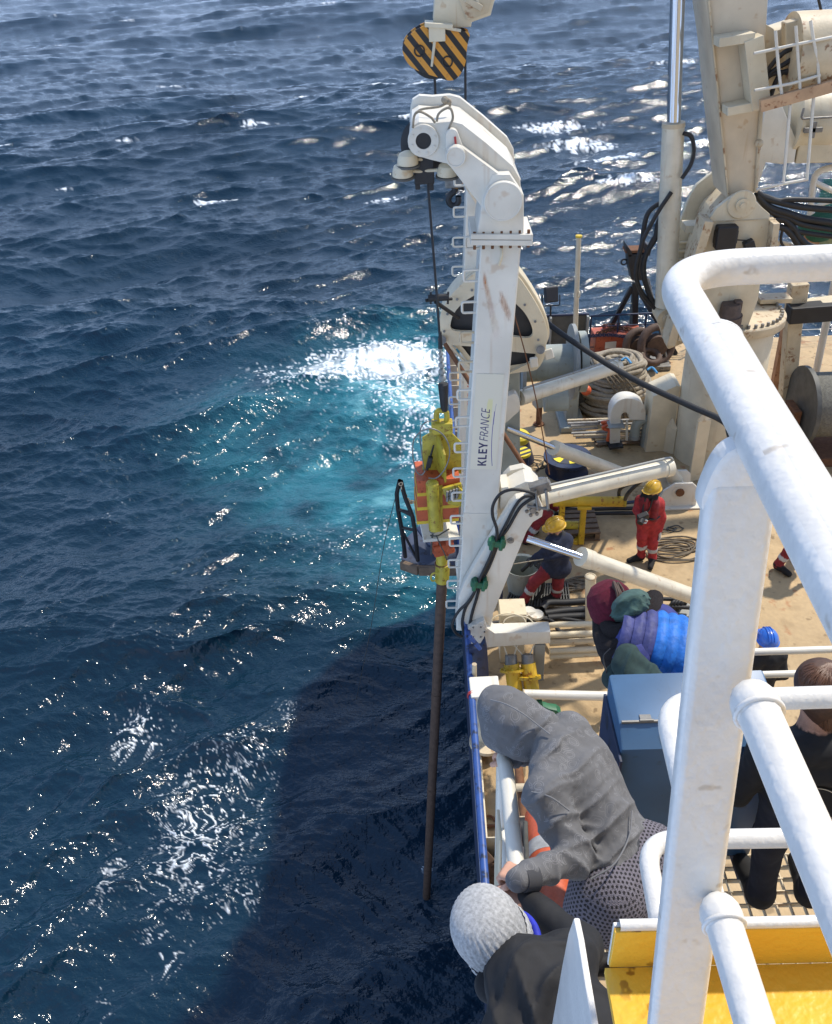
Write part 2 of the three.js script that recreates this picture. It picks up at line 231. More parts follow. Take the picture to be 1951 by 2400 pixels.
      // stray flecks on steep crests
      f = Math.max(f, sstep(0.62, 1.0, crest * 0.55 + 0.5 * lace + 0.55 * fine - 0.45) * 0.55);
      const tint = 0.7 + 0.6 * fbm(x0 * 0.12 + 9, z0 * 0.12, 3);
      for (let q = 0; q < 3; q++) col[id * 3 + q] = mix(mix(mix(waterC[q] * tint, bubbleC[q], clamp(ws * 1.05)), paleC[q], clamp((ws - 0.62) * 1.5)), foamC[q], f);
      pos[id * 3] = x0 + ox; pos[id * 3 + 1] = SEA + y + 0.03 * f * fine; pos[id * 3 + 2] = z0 + oz;
    }
  }
  const idx = new Uint32Array((NX - 1) * (NZ - 1) * 6); let q = 0;
  for (let j = 0; j < NZ - 1; j++) for (let i = 0; i < NX - 1; i++) { const a = j * NX + i; idx[q++] = a; idx[q++] = a + 1; idx[q++] = a + NX; idx[q++] = a + 1; idx[q++] = a + NX + 1; idx[q++] = a + NX; }
  const g = new THREE.BufferGeometry(); g.setAttribute('position', new THREE.BufferAttribute(pos, 3)); g.setAttribute('color', new THREE.BufferAttribute(col, 3)); g.setIndex(new THREE.BufferAttribute(idx, 1)); g.computeVertexNormals();
  const uv = new Float32Array(N * 2); for (let i = 0; i < N; i++) { uv[i * 2] = pos[i * 3] / 1.7; uv[i * 2 + 1] = pos[i * 3 + 2] / 1.7; } g.setAttribute('uv', new THREE.BufferAttribute(uv, 2));
  const ripple = makeTex(512, (u, v) => { const m = 0.5 * fbm(u * 8, v * 18, 4, 1 << 6) + 0.5 * fbm(u * 24 + 3, v * 32, 3, 1 << 6); return [m, m, m]; }, false);
  const m = new THREE.Mesh(g, new THREE.MeshPhysicalMaterial({ color: 0xffffff, vertexColors: true, roughness: 0.10, ior: 1.4, bumpMap: ripple, bumpScale: 0.034 }));
  m.name = 'sea'; m.userData = { kind: 'structure', label: 'choppy deep blue sea with white foam and turquoise wash' }; m.receiveShadow = true; scene.add(m);
}
// ------------------------------------------------------------------ ship: deck, hull, bulwark, upper walkway
const texDeck = makeTex(1024, (u, v) => { // 8 m tile of worn tan deck coating
  const m = fbm(u * 6, v * 6, 5, 6), w = fbm(u * 24 + 7, v * 24, 4, 24), s = vn(u * 200, v * 200, 200), s2 = fbm(u * 64 + 4, v * 64 + 1, 3, 64), big = fbm(u * 3 + 2, v * 3 + 5, 3, 3);
  let r = 0.87 + 0.20 * (m - 0.5) + 0.10 * (w - 0.5) + 0.05 * (s - 0.5), g = r * (0.985 - 0.05 * (big - 0.5)), b = r * (0.96 - 0.14 * (big - 0.5));
  const dirt = sstep(0.55, 0.80, w) * 0.20 + sstep(0.70, 0.84, s2) * 0.40 + sstep(0.55, 0.75, big) * 0.08, rust = sstep(0.72, 0.86, fbm(u * 40 + 11, v * 40 + 2, 4, 40)) * 0.35;
  r = mix(r, 0.42, dirt); g = mix(g, 0.38, dirt); b = mix(b, 0.32, dirt); r = mix(r, 0.66, rust); g = mix(g, 0.36, rust); b = mix(b, 0.22, rust); return [r, g, b];
});
M.deck = P_(lin(0.60, 0.44, 0.245), 0.7, texDeck, 8, { bumpMap: scaled(bumpFine, 0.6), bumpScale: 0.003 });
M.deckGrey = P_(lin(0.42, 0.34, 0.24), 0.7, texDeck, 5);
const SIDE = 0.36, STERN = -19.6;
structure('deck', slab([V(SIDE, 0, 6), V(20, 0, 6), V(20, 0, STERN + 0.2), V(1.6, 0, STERN), V(SIDE, 0, STERN + 1.2)], 0, 0.25, 0.02), M.deck, 'worn tan work deck of the ship');
{ // hull: side plating that flares outwards towards the deck, and the transom
  const secs = [[6, 0], [-6, 0], [-14, 0], [STERN + 1.3, 0.0], [STERN + 0.12, 1.25]], g = []; const ring = secs.map(([z, o]) => [[SIDE - 0.03 + o, -0.02, z], [SIDE - 0.03 + o, -1.2, z], [SIDE + 0.25 + o, -4, z + 0.2], [SIDE + 0.6 + o, -9, z + 0.6]]);
  ring.push([[20, -0.02, STERN + 0.3], [20, -1.2, STERN + 0.3], [20, -4, STERN + 0.5], [20, -9, STERN + 0.9]]);
  const P = []; for (let i = 0; i < ring.length - 1; i++) for (let k = 0; k < 3; k++) { const a = ring[i][k], b = ring[i + 1][k], c = ring[i + 1][k + 1], d = ring[i][k + 1]; for (const q of [a, c, b, a, d, c]) P.push(...q); }
  const geo = new THREE.BufferGeometry(); geo.setAttribute('position', new THREE.Float32BufferAttribute(P, 3)); geo.computeVertexNormals();
  structure('ship_hull', geo, M.hullblue, 'dark navy side of the ship');
}
{ // rubbing strake and plating edge along the deck side, pale paint
  structure('deck_edge', [beam(V(SIDE + 0.03, 0.06, 5), V(SIDE + 0.03, 0.06, STERN + 1.3), 0.10, 0.13, 0.01, V(0, 1, 0))], M.cream, 'pale painted kerb along the deck side');
}
{ // side railing: blue top tube on stanchions
  const o = thing('side_railing', 'scuffed blue tube railing along the deck side, tied with red cord', 'railing', V(0.31, 0, -6));
  const a = at(1092, 1422, 'y', 1.0), b = V(a.x + 0.005, 1.0, 3); a.y = 1.0;
  o.part('top_tube', rod(a, b, 0.042, 0.042, 14), M.shipblue);
  o.part('lower_tube', rod(V(a.x + 0.02, 0.5, a.z), V(b.x + 0.02, 0.5, b.z), 0.022), M.shipblue);
  for (let z = a.z + 0.05; z < 2; z += 1.55) o.part('stanchion', rod(V(a.x + 0.02, 0, z), V(a.x, 1.0, z), 0.026), M.shipblue);
  const k = at(1098, 1632, 'y', 1.0); o.part('cord', [torus(V(a.x, 1.0, k.z), 0.05, 0.012, V(0, 0, 1)), torus(V(a.x, 1.0, k.z - 0.03), 0.05, 0.012, V(0.2, 0, 1)), tube([V(a.x - 0.03, 0.97, k.z), V(a.x - 0.02, 0.8, k.z + 0.05), V(a.x, 0.62, k.z + 0.02)], 0.008, 10, 6)], M.redStrap);
}
{ // blue side bulwark aft of the gantry
  const o = thing('side_bulwark', 'bright blue steel bulwark along the ship side behind the gantry', 'bulwark', V(0.33, 0, -15)); o.part('plate', box(0.03, 1.02, 6.4, V(0.33, 0.51, -15.0), null, 0.006), P_(lin(0.05, 0.12, 0.46), 0.4, texPaint, 1.6)); o.part('cap_rail', rod(V(0.33, 1.03, -11.8), V(0.33, 1.03, -18.2), 0.035, 0.035, 12), M.shipblue); for (let z = -12.2; z > -18.2; z -= 0.9) o.part('stiffener', box(0.16, 0.95, 0.02, V(0.43, 0.48, z), null, 0.003), M.cream);
}
{ // stern bulwark panel and stern railing
  const o = thing('stern_bulwark', 'grey steel bulwark panel beside the stern railing', 'bulwark', V(2.5, 0, STERN + 0.3));
  const a = at(1215, 805, 'y', 0), b = at(1376, 806, 'y', 0), zz = -18.9;
  const x0 = at(1215, 800, 'z', zz).x, x1 = at(1376, 800, 'z', zz).x, h = at(1330, 738, 'z', zz).y;
  o.part('plate', box(x1 - x0, h, 0.03, V((x0 + x1) / 2, h / 2, zz), null, 0.006), M.darkgrey);
  o.part('top_rail', rod(V(x0, h, zz), V(x1, h, zz), 0.03), M.navy);
  for (const t of [0.02, 0.45, 0.98]) o.part('stiffener', box(0.05, h - 0.02, 0.12, V(mix(x0, x1, t), h / 2, zz + 0.08), null, 0.005), M.grey);
  const r = thing('stern_railing', 'dark open railing of thin bars across the stern', 'railing', V(4, 0, -18.9));
  const x2 = at(1640, 790, 'z', zz).x, hh = 0.98, xm = at(1443, 790, 'z', zz).x;
  for (const y of [hh, 0.72, 0.47, 0.22]) r.part('rail', rod(V(x1 + 0.03, y, zz), V(x2, y, zz - 0.05), y === hh ? 0.022 : 0.014, undefined, 8), M.navy);
  for (let x = x1 + 0.06; x < x2; x += 0.62) r.part('post', rod(V(x, 0, zz), V(x, hh, zz), 0.02, 0.02, 8), M.navy);
  const w = thing('stern_wire_fence', 'thin white guard wires strung along the stern', 'wire fence', V(7, 0, STERN + 0.3));
  for (const y of [0.95, 0.6, 0.25]) w.part('wire', rod(V(x2 + 0.1, y, STERN + 0.28), V(14, y, STERN + 0.28), 0.008, 0.008, 6), M.white);
  for (const x of [x2 + 0.1, 8.6, 11.5, 14]) w.part('post', rod(V(x, 0, STERN + 0.28), V(x, 0.97, STERN + 0.28), 0.018, 0.018, 8), M.white);
}
{ // grating walkway two decks up, where the onlookers stand (y = 5)
  const Y = 5;
  structure('walkway_plate', [slab([V(0.30, 0, 0.6), V(0.62, 0, 0.6), V(0.62, 0, -2.1), V(0.30, 0, -2.1)], Y - 0.005, 0.06, 0.004), slab([V(0.95, 0, -2.95), V(1.62, 0, -2.95), V(1.62, 0, -3.5), V(0.95, 0, -3.5)], Y, 0.06, 0.004), slab([V(0.62, 0, 0.6), V(3.2, 0, 0.6), V(3.2, 0, -1.25), V(0.62, 0, -1.25)], Y - 0.004, 0.06, 0.004)], M.deckGrey, 'grey steel walkway plating');
  const o = thing('walkway_grating', 'steel bar grating panel of the walkway under the woman in dark hoodie', 'grating', V(1.6, Y, -2.1));
  const x0 = 0.63, x1 = 3.2, z0 = -1.27, z1 = -2.93, bars = [], cross = [];
  for (let z = z0; z > z1; z -= 0.065) bars.push(box(x1 - x0, 0.03, 0.006, V((x0 + x1) / 2, Y - 0.016, z), null, 0));
  for (let x = x0; x < x1; x += 0.065) cross.push(box(0.006, 0.026, z0 - z1, V(x, Y - 0.018, (z0 + z1) / 2), null, 0));
  const bm = o.part('bearing_bars', bars, M.creamWorn), cm = o.part('cross_bars', cross, M.creamWorn); bm.userData.kind = 'stuff'; cm.userData.kind = 'stuff';
  for (const z of [z0, z1]) o.part('edge_bar', box(x1 - x0, 0.05, 0.02, V((x0 + x1) / 2, Y - 0.026, z), null, 0.003), M.creamWorn);
  structure('lower_platform', [slab([V(1.45, 0, 0.6), V(5.2, 0, 0.6), V(5.2, 0, -4.6), V(1.45, 0, -4.6)], 2.6, 0.08, 0.004)], M.deck, 'tan deck one level below the walkway');
  structure('superstructure_wall', [box(17, 17, 0.2, V(9.0, 7.5, 2.0), null, 0.01), box(0.1, 2.6, 3.2, V(3.3, 3.7, -0.5), null, 0.01)], M.cream, 'cream wall of the deckhouse behind the viewer');
}
{ // white handrail the onlookers lean on, with a flat toe board outboard
  const o = thing('walkway_handrail', 'white painted handrail with wide flat stanchions that the hooded person grips', 'railing', V(0.24, 5, -2));
  const x = 0.24, y = 6.09;
  o.part('top_tube', tube([V(x, y, 0.6), V(x, y, -1.0), V(x, y, -2.2), V(x - 0.005, y, -2.38), V(x + 0.0, y - 0.10, -2.44), V(x, y - 0.3, -2.45), V(x, 5.0, -2.45)], 0.031, 60, 12, false, 0.3), M.white);
  o.part('middle_tube', rod(V(x, 5.55, 0.6), V(x, 5.55, -2.44), 0.02), M.white);
  o.part('flat_stanchion', beam(V(x - 0.05, 4.95, -2.1), V(x - 0.045, 6.05, -2.1), 0.012, 0.14, 0.004), M.cream);
  o.part('flat_stanchion', beam(V(x - 0.05, 4.95, -0.7), V(x - 0.045, 6.05, -0.7), 0.012, 0.14, 0.004), M.cream);
  o.part('toe_board', box(0.012, 0.55, 2.2, V(x - 0.035, 5.2, -1.25), null, 0.003), M.cream);
}
// ------------------------------------------------------------------ launch gantry
const ZN = -9.1, ZF = -11.7;
const gantry = thing('launch_gantry', 'tall white knuckle gantry with ladder rungs standing at the deck side', 'gantry', V(0.6, 0, ZN));
{
  const o = gantry, n = ZN;
  // near leg
  const top = at(1171, 552, 'z', n), bot = at(1104, 1455, 'z', n);
  const u = top.clone().sub(bot).normalize(), colY = (y) => bot.clone().addScaledVector(u, (y - bot.y) / u.y);
  o.part('leg', beam(bot, top, 0.415, 0.42, 0.02), M.colPaint = P_(lin(0.82, 0.785, 0.70), 0.42, texPaint, 3.2, { clearcoat: 0.15, clearcoatRoughness: 0.4 }));
  o.part('splice_plate', beam(colY(2.35), colY(2.72), 0.421, 0.432, 0.004), M.white);
  const fl = o.part('flange', [box(0.62, 0.055, 0.60, top.clone().add(V(0, 0.02, 0)), [0, 0, -0.05], 0.008), box(0.62, 0.055, 0.60, top.clone().add(V(0, 0.08, 0)), [0, 0, -0.05], 0.008)], M.white);
  for (let i = 0; i < 7; i++) o.part('bolt', rod(V(top.x - 0.27 + i * 0.09, top.y - 0.045, n + 0.26), V(top.x - 0.27 + i * 0.09, top.y + 0.13, n + 0.26), 0.017, 0.017, 6), M.rust, fl);
  o.part('lifting_eye', tube([V(top.x - 0.01, top.y - 0.02, n + 0.22), V(top.x, top.y - 0.10, n + 0.31), V(top.x - 0.02, top.y - 0.22, n + 0.24)], 0.016, 12, 8), M.cream);
  // rust runs below the flange: thin real scabs of rust
  const stain = makeCanvas(256, 256, (c) => { c.clearRect(0, 0, 256, 256); const r = rng(3); for (let i = 0; i < 900; i++) { const t = r(), x = 40 + t * 90 + (r() - 0.5) * (14 + 40 * t), y = 10 + t * 200 + (r() - 0.5) * 30; c.fillStyle = `rgba(${170 + r() * 40 | 0},${105 + r() * 30 | 0},45,${0.022 * (1 - t * 0.7)})`; c.fillRect(x, y, 5 + r() * 10, 6 + r() * 16); } for (let i = 0; i < 500; i++) { const t = r(), x = 150 + (r() - 0.5) * 20 + t * 70, y = 80 + t * 70 + (r() - 0.5) * 40; c.fillStyle = `rgba(185,110,40,${0.03})`; c.fillRect(x, y, 8, 10); } });
  stainPlate(o, 'rust_stain', stain, colY(5.35).add(V(0, 0, 0.2135)), 0.40, 0.85);
  // knuckle housing above the flange
  const k = at(1180, 473, 'z', n + 0.33), kr = 0.19;
  o.part('knuckle_housing', [ext(smoothless([at(1113, 545, 'z', n), at(1222, 545, 'z', n), at(1222, 440, 'z', n), at(1190, 392, 'z', n), at(1150, 392, 'z', n), at(1128, 440, 'z', n)]), n + 0.27, 0.54, 0.015)], M.white);
  const kc = o.part('knuckle_cap', [rod(V(k.x, k.y, n - 0.3), V(k.x, k.y, n + 0.33), kr, kr, 40)], M.white); o.part('cap_rim', torus(V(k.x, k.y, n + 0.33), kr - 0.012, 0.012, V(0, 0, 1), 44), M.white, kc); o.part('cap_plate', rod(V(k.x, k.y, n + 0.325), V(k.x, k.y, n + 0.338), kr - 0.02, kr - 0.02, 40), M.white, kc);
  // boom: broad box that carries the sheave head outboard
  const z1 = src1; // helper from zoomed tracing
  const boom = [z1(330, 1290), z1(350, 1215), z1(420, 1170), z1(560, 1180), z1(735, 1165), z1(840, 1190), z1(1080, 1380), z1(1330, 1600), z1(1395, 1720), z1(1405, 1850), z1(1320, 2030), z1(1060, 1960), z1(870, 1730), z1(690, 1580), z1(520, 1540), z1(390, 1500), z1(320, 1420)].map(p => at(p[0], p[1], 'z', n + 0.12));
  const bm = o.part('boom', ext(boom, n + 0.12, 0.80, 0.02), M.white);
  const rib = [z1(380, 1140), z1(720, 1110), z1(860, 1160), z1(1330, 1560), z1(1400, 1720), z1(1380, 1740), z1(1310, 1600), z1(840, 1200), z1(730, 1170), z1(400, 1190)].map(p => at(p[0], p[1], 'z', n - 0.2));
  o.part('boom_rib', ext(rib, n - 0.16, 0.05, 0.006), M.white, bm);
  const bm2 = o.part('far_cheek', ext(boom.map(p => V(p.x + 0.01, p.y + 0.085, p.z)), n - 0.70, 0.10, 0.015), M.white);
  // arm link in front of the boom
  const a0 = at(1068, 363, 'z', n + 0.22), a1 = at(1180, 473, 'z', n + 0.22);
  const ln = o.part('arm_link', [ext(hull2(V(a0.x, a0.y, 0), 0.10, V(a1.x, a1.y, 0), 0.19), n + 0.26, 0.14, 0.012), rod(V(a0.x, a0.y, n), V(a0.x, a0.y, n + 0.31), 0.095, 0.095, 30)], M.white);
  o.part('pin_cap', [torus(V(a0.x, a0.y, n + 0.31), 0.085, 0.008, V(0, 0, 1), 32), ext(hull2(V(a0.x - 0.03, a0.y + 0.17, 0), 0.06, V(a0.x, a0.y, 0), 0.09), n + 0.21, 0.12, 0.01)], M.white, ln);
  o.part('red_tag', box(0.02, 0.09, 0.012, at(1068, 332, 'z', n + 0.22), [0, 0, 0.1], 0.003), M.redStrap, ln);
  // sheave hub with dark bore and bolts
  const h = at(993, 330, 'z', n + 0.13), hub = o.part('hub_ring', [lathe([[0.075, -0.02], [0.15, -0.02], [0.15, 0.012], [0.145, 0.018], [0.075, 0.018], [0.075, -0.02]], V(h.x, h.y, n + 0.125), V(0, 0, 1), 40)], M.white);
  o.part('bore', rod(V(h.x, h.y, n - 0.2), V(h.x, h.y, n + 0.128), 0.073, 0.073, 30), M.black, hub);
  for (let i = 0; i < 8; i++) { const t = i * Math.PI / 4 + 0.3; o.part('bolt', rod(V(h.x + 0.115 * Math.cos(t), h.y + 0.115 * Math.sin(t), n + 0.14), V(h.x + 0.115 * Math.cos(t), h.y + 0.115 * Math.sin(t), n + 0.155), 0.011, 0.011, 6), M.white, hub); }
  o.part('sheave', [lathe([[0.0, -0.06], [0.22, -0.06], [0.25, -0.045], [0.2, 0], [0.25, 0.045], [0.22, 0.06], [0, 0.06]], V(h.x + 0.02, h.y - 0.12, n - 0.28), V(0, 0, 1), 36), box(0.05, 0.36, 0.05, at(978, 400, 'z', n - 0.1)), box(0.05, 0.36, 0.05, at(1010, 402, 'z', n - 0.1)), box(0.20, 0.34, 0.04, at(994, 390, 'z', n - 0.05), null, 0.01)], M.black);
  // looped white rope on the boom
  o.part('rope', [tube(pix([[968, 300], [972, 270], [985, 262], [1010, 275], [1020, 288]], 'z', n + 0.15), 0.012, 30, 7), tube(pix([[1024, 285], [1028, 268], [1042, 256], [1056, 254], [1062, 275], [1055, 295], [1052, 308], [1062, 314], [1070, 306]], 'z', n + 0.16), 0.012, 40, 7), tube(pix([[975, 266], [990, 256], [1030, 250], [1050, 240], [1056, 244], [1052, 256]], 'z', n - 0.1), 0.012, 40, 7)], M.rope);
  o.part('rope_knot', [ball(at(1043, 234, 'z', n - 0.1), 0.035), ball(at(1052, 238, 'z', n - 0.1), 0.03)], M.rope);
  // dome floodlights under the head
  for (const [x, y] of [[956, 372], [944, 400], [1049, 398]]) { const c = at(x, y, 'z', n + 0.02), f = o.part('flood_light', [lathe([[0, 0.075], [0.04, 0.07], [0.085, 0.045], [0.10, 0], [0.105, -0.045]], c, V(0, 1, 0.1), 20)], M.cream); o.part('lamp_rim', lathe([[0.02, -0.05], [0.118, -0.05], [0.118, -0.07], [0.1, -0.075], [0, -0.075]], c, V(0, 1, 0.1), 20), M.darkgrey, f); o.part('lamp_bracket', rod(c, at(993, y + 2, 'z', n - 0.05), 0.016), M.cream, f); }
  // ladder rungs on the outboard side of the leg
  const rung = (c, len, s) => tube([V(c.x + 0.01, c.y - 0.07 * s, c.z), V(c.x - len * 0.85, c.y - 0.07 * s, c.z), V(c.x - len, c.y - 0.055 * s, c.z), V(c.x - len, c.y + 0.055 * s, c.z), V(c.x - len * 0.85, c.y + 0.07 * s, c.z), V(c.x + 0.01, c.y + 0.07 * s, c.z)], 0.014, 30, 7, false, 0.2);
  for (let i = 0; i < 15; i++) { const y = 6.05 - i * 0.345; if (y < 0.9) break; const c = colY(y); c.x -= 0.205; c.z = n + 0.16; o.part('rung', rung(c, 0.15, 0.85), i === 3 || i === 4 ? M.creamWorn : M.white); }
  // knee plate, from the foot up to the cylinder pin
  const z6 = src6;
  const knee = [z6(690, 2150), z6(665, 1960), z6(720, 1820), z6(1060, 1240), z6(1180, 1040), z6(1240, 980), z6(1380, 950), z6(1470, 1000), z6(1512, 1090), z6(1500, 1160), z6(1410, 1215), z6(1345, 1310), z6(1190, 1690), z6(1010, 2130), z6(990, 2250), z6(760, 2290)].map(p => at(p[0], p[1], 'z', n + 0.36));
  const kn = o.part('knee_plate', ext(knee, n + 0.36, 0.12, 0.012), M.white);
  o.part('knee_plate', ext(knee.map(p => V(p.x - 0.02, p.y + 0.02, p.z)), n - 0.24, 0.12, 0.012), M.white);
  const hp = at(...z6(1408, 1092), 'z', n + 0.37); for (let i = 0; i < 6; i++) { const t = i * Math.PI / 3 + 0.2; o.part('bolt', rod(V(hp.x + 0.075 * Math.cos(t), hp.y + 0.075 * Math.sin(t), n + 0.355), V(hp.x + 0.075 * Math.cos(t), hp.y + 0.075 * Math.sin(t), n + 0.385), 0.021, 0.021, 8), M.steel, kn); } o.part('pin', rod(V(hp.x, hp.y, n - 0.3), V(hp.x, hp.y, n + 0.39), 0.04, 0.04, 14), M.steel, kn);
  const p2 = at(...z6(1185, 1398), 'z', n + 0.37); o.part('pin', [rod(V(p2.x, p2.y, n), V(p2.x, p2.y, n + 0.375), 0.042, 0.042, 16), rod(V(p2.x, p2.y, n), V(p2.x, p2.y, n + 0.385), 0.018, 0.018, 10)], M.steel, kn);
  const upB = [z6(1090, 860), z6(1160, 850), z6(1170, 880), z6(1240, 840), z6(1330, 800), z6(1410, 800), z6(1480, 870), z6(1470, 1000), z6(1240, 1020), z6(1070, 1080)].map(p => at(p[0], p[1], 'z', n + 0.1)); o.part('strut_bracket', ext(upB, n + 0.12, 0.3, 0.012), M.white);
  // foot and base beam on the deck
  const f = at(1118, 1476, 'z', n + 0.42); const ft = o.part('foot_pin', rod(V(f.x, f.y, n - 0.3), V(f.x, f.y, n + 0.46), 0.13, 0.13, 28), M.white); for (let i = 0; i < 6; i++) { const t = i * Math.PI / 3; o.part('bolt', rod(V(f.x + 0.10 * Math.cos(t), f.y + 0.10 * Math.sin(t), n + 0.455), V(f.x + 0.10 * Math.cos(t), f.y + 0.10 * Math.sin(t), n + 0.475), 0.012, 0.012, 6), M.steel, ft); }
  const bb = [[1100, 1500], [1108, 1462], [1135, 1452], [1142, 1470], [1160, 1482], [1290, 1478], [1290, 1506], [1160, 1514], [1110, 1520]].map(p => at(p[0], p[1], 'z', n + 0.42)); o.part('base_beam', ext(bb, n + 0.44, 0.20, 0.012), M.white); const b2 = bb.map(p => V(p.x, p.y, 0)); const by = Math.min(...bb.map(p => p.y));
  o.part('base_leg', box(0.2, by + 0.03, 0.16, V(bb[0].x + 0.14, by / 2, n + 0.33), null, 0.01), M.grey); o.part('base_leg', box(0.14, by + 0.03, 0.16, V(bb[5].x - 0.12, by / 2, n + 0.33), null, 0.01), M.grey); o.part('base_plinth', [box(0.36, 0.22, 0.34, at(1201, 1436, 'z', n - 0.1), null, 0.012), box(0.34, at(1201, 1436, 'z', n - 0.1).y, 0.3, V(at(1201, 1436, 'z', n - 0.1).x, at(1201, 1436, 'z', n - 0.1).y / 2, n - 0.1), null, 0.01)], M.cream);
  // hydraulic cylinders: polished rod into painted barrel
  const cyl = (name, r0, r1, b1, rr, rb, hose) => { const c = o.part('hydraulic_cylinder', [rod(r1, b1, rb, rb, 26), rod(r1.clone().lerp(b1, -0.012), r1.clone().lerp(b1, 0.05), rb * 1.13, rb * 1.13, 26), rod(r1.clone().lerp(b1, 0.97), b1.clone().lerp(r1, -0.02), rb * 1.1, rb * 1.1, 26)], M.creamWhite || (M.creamWhite = P_(lin(0.80, 0.73, 0.58), 0.38, texPaint, 1.6, { clearcoat: 0.25, clearcoatRoughness: 0.3 }))); o.part('piston_rod', rod(r0, r1, rr, rr, 22), M.chrome, c); if (hose) { const d = b1.clone().sub(r1), up = V(0, rb * 1.25, rb * 0.3), q = (t, e = 1) => r1.clone().addScaledVector(d, t).addScaledVector(up, e); o.part('steel_pipe', tube([q(0.02, 1.0), q(0.05, 1.25), q(0.5, 1.22), q(0.92, 1.3), q(1.0, 1.25), q(1.03, 0.6), q(1.0, 0.1)], 0.018, 50, 8), M.grey, c); } return c; };
  cyl('', at(1236, 1262, 'z', n + 0.1), at(1366, 1306, 'd', 11.15), at(1720, 1432, 'y', 0.35), 0.046, 0.112);
  cyl('', at(1222, 1178, 'z', n + 0.05), at(1262, 1166, 'd', 10.95), at(1566, 1096, 'd', 11.6), 0.05, 0.112, true);
  cyl('', at(1188, 1004, 'z', ZF), at(1300, 1050, 'd', 13.6), at(1500, 1125, 'y', 0.3), 0.046, 0.105);
  cyl('', at(1190, 945, 'z', ZF), at(1222, 932, 'd', 13.3), at(1446, 860, 'd', 14.2), 0.05, 0.105, true);
  const kx = at(1205, 965, 'z', ZF + 0.3); o.part('knee_plate', ext(smoothPoly(pix([[1188, 930], [1207, 923], [1218, 940], [1218, 962], [1205, 975], [1188, 990], [1170, 1000], [1170, 935]], 'z', ZF + 0.3), 4), ZF + 0.3, 0.14, 0.01), M.white);
  // far leg
  const ft2 = at(1142, 395, 'z', ZF), fb2 = at(1118, 1120, 'z', ZF), fu = ft2.clone().sub(fb2).normalize(); ft2.x = at(1090, 480, 'z', ZF).x + 0.24; fb2.x = at(1068, 980, 'z', ZF).x + 0.22;
  o.part('leg', beam(fb2, ft2, 0.44, 0.4, 0.02), M.white); for (let i = 0; i < 12; i++) { const t = i / 12, c = ft2.clone().lerp(fb2, t + 0.02); c.x -= 0.22; c.z = ZF + 0.16; o.part('rung', rung(c, 0.15, 0.85), M.white); }
  o.part('brace', beam(at(1096, 412, 'z', ZF + 0.8), ft2.clone().add(V(0.05, -0.5, 0)), 0.16, 0.2, 0.01), M.white);
  const swl = makeCanvas(512, 128, (c) => { c.fillStyle = '#d9d0bb'; c.fillRect(0, 0, 512, 128); c.fillStyle = '#b5392c'; c.font = '86px sans-serif'; c.textBaseline = 'middle'; c.fillText('SWL 45T', 40, 68); });
  const sp = at(1101, 905, 'z', ZF + 0.21), sg = uvPlate(0.78, 0.16); sg.rotateZ(Math.PI / 2); sg.translate(sp.x, sp.y, ZF + 0.207); o.part('load_marking', sg, new THREE.MeshStandardMaterial({ map: swl, roughness: 0.5 }), null, 'red load marking lettered upwards on the leg');
  // maker's plate on the near leg
  const sign = makeCanvas(1024, 256, (c) => { c.fillStyle = '#d5d1bf'; c.fillRect(0, 0, 1024, 256); c.fillStyle = '#e2e0a0'; for (let i = 0; i < 60; i++) { c.globalAlpha = 0.03; c.fillRect(480 + i * 3, 130 - i * 0.2, 300 - i * 4, 44); } c.globalAlpha = 1; c.fillStyle = '#2b2c54'; c.textBaseline = 'middle'; c.font = 'bold 118px sans-serif'; c.fillText('KLEY', 30, 112); const w = c.measureText('KLEY').width; c.fillStyle = '#45466a'; c.font = 'italic 112px sans-serif'; c.save(); c.translate(34 + w, 112); c.scale(0.9, 1); c.fillText('FRANCE', 0, 0); c.restore(); c.strokeStyle = '#4b4a8c'; c.lineWidth = 6; c.beginPath(); c.moveTo(40, 214); c.quadraticCurveTo(300, 176, 640, 196); c.stroke(); c.lineWidth = 2; c.beginPath(); c.moveTo(500, 196); c.quadraticCurveTo(640, 196, 720, 206); c.stroke(); });
  const c0 = colY(3.98), pg = uvPlate(1.24, 0.31); pg.rotateZ(Math.PI / 2 - Math.atan2(u.x, u.y)); pg.translate(c0.x - 0.01, c0.y, n + 0.2135); o.part('maker_plate', pg, new THREE.MeshStandardMaterial({ map: sign, roughness: 0.45 }), null, 'pale plate lettered KLEYFRANCE running up the leg');
  // hoses clipped along the knee
  const hz = n + 0.41, H = (l, r = 0.02, dz = 0) => tube(l.map(([x, y]) => { const s = z6(x, y); return at(s[0], s[1], 'z', hz + dz); }), r, 70, 8);
  for (const l of [[[1430, 930], [1330, 900], [1200, 885], [1080, 930], [1010, 1040], [1005, 1150], [1045, 1280], [1040, 1390], [980, 1560], [890, 1750], [840, 1880], [760, 2010], [660, 2110], [600, 2240], [640, 2330], [700, 2360]], [[1420, 950], [1320, 960], [1240, 1040], [1140, 1230], [1060, 1390], [1000, 1530], [930, 1690], [870, 1800], [800, 1960], [730, 2080], [700, 2220], [720, 2330]], [[1440, 960], [1360, 1000], [1270, 1080], [1160, 1270], [1075, 1390], [1010, 1560], [960, 1680], [890, 1820], [840, 1990], [800, 2120], [770, 2260]]]) o.part('hose', H(l, 0.02, 0.01 * l.length - 0.14), M.rubber);
  for (const [x, y] of [[1045, 1420], [870, 1830]]) { const s = z6(x, y), c = at(s[0], s[1], 'z', hz); o.part('hose_clamp', [box(0.22, 0.09, 0.10, c, [0, 0, -0.25], 0.02), box(0.05, 0.18, 0.12, c.clone().add(V(0.06, 0.0, 0)), [0, 0, -0.2], 0.015), box(0.05, 0.16, 0.12, c.clone().add(V(-0.06, 0, 0)), [0, 0, -0.2], 0.015)], M.green); }
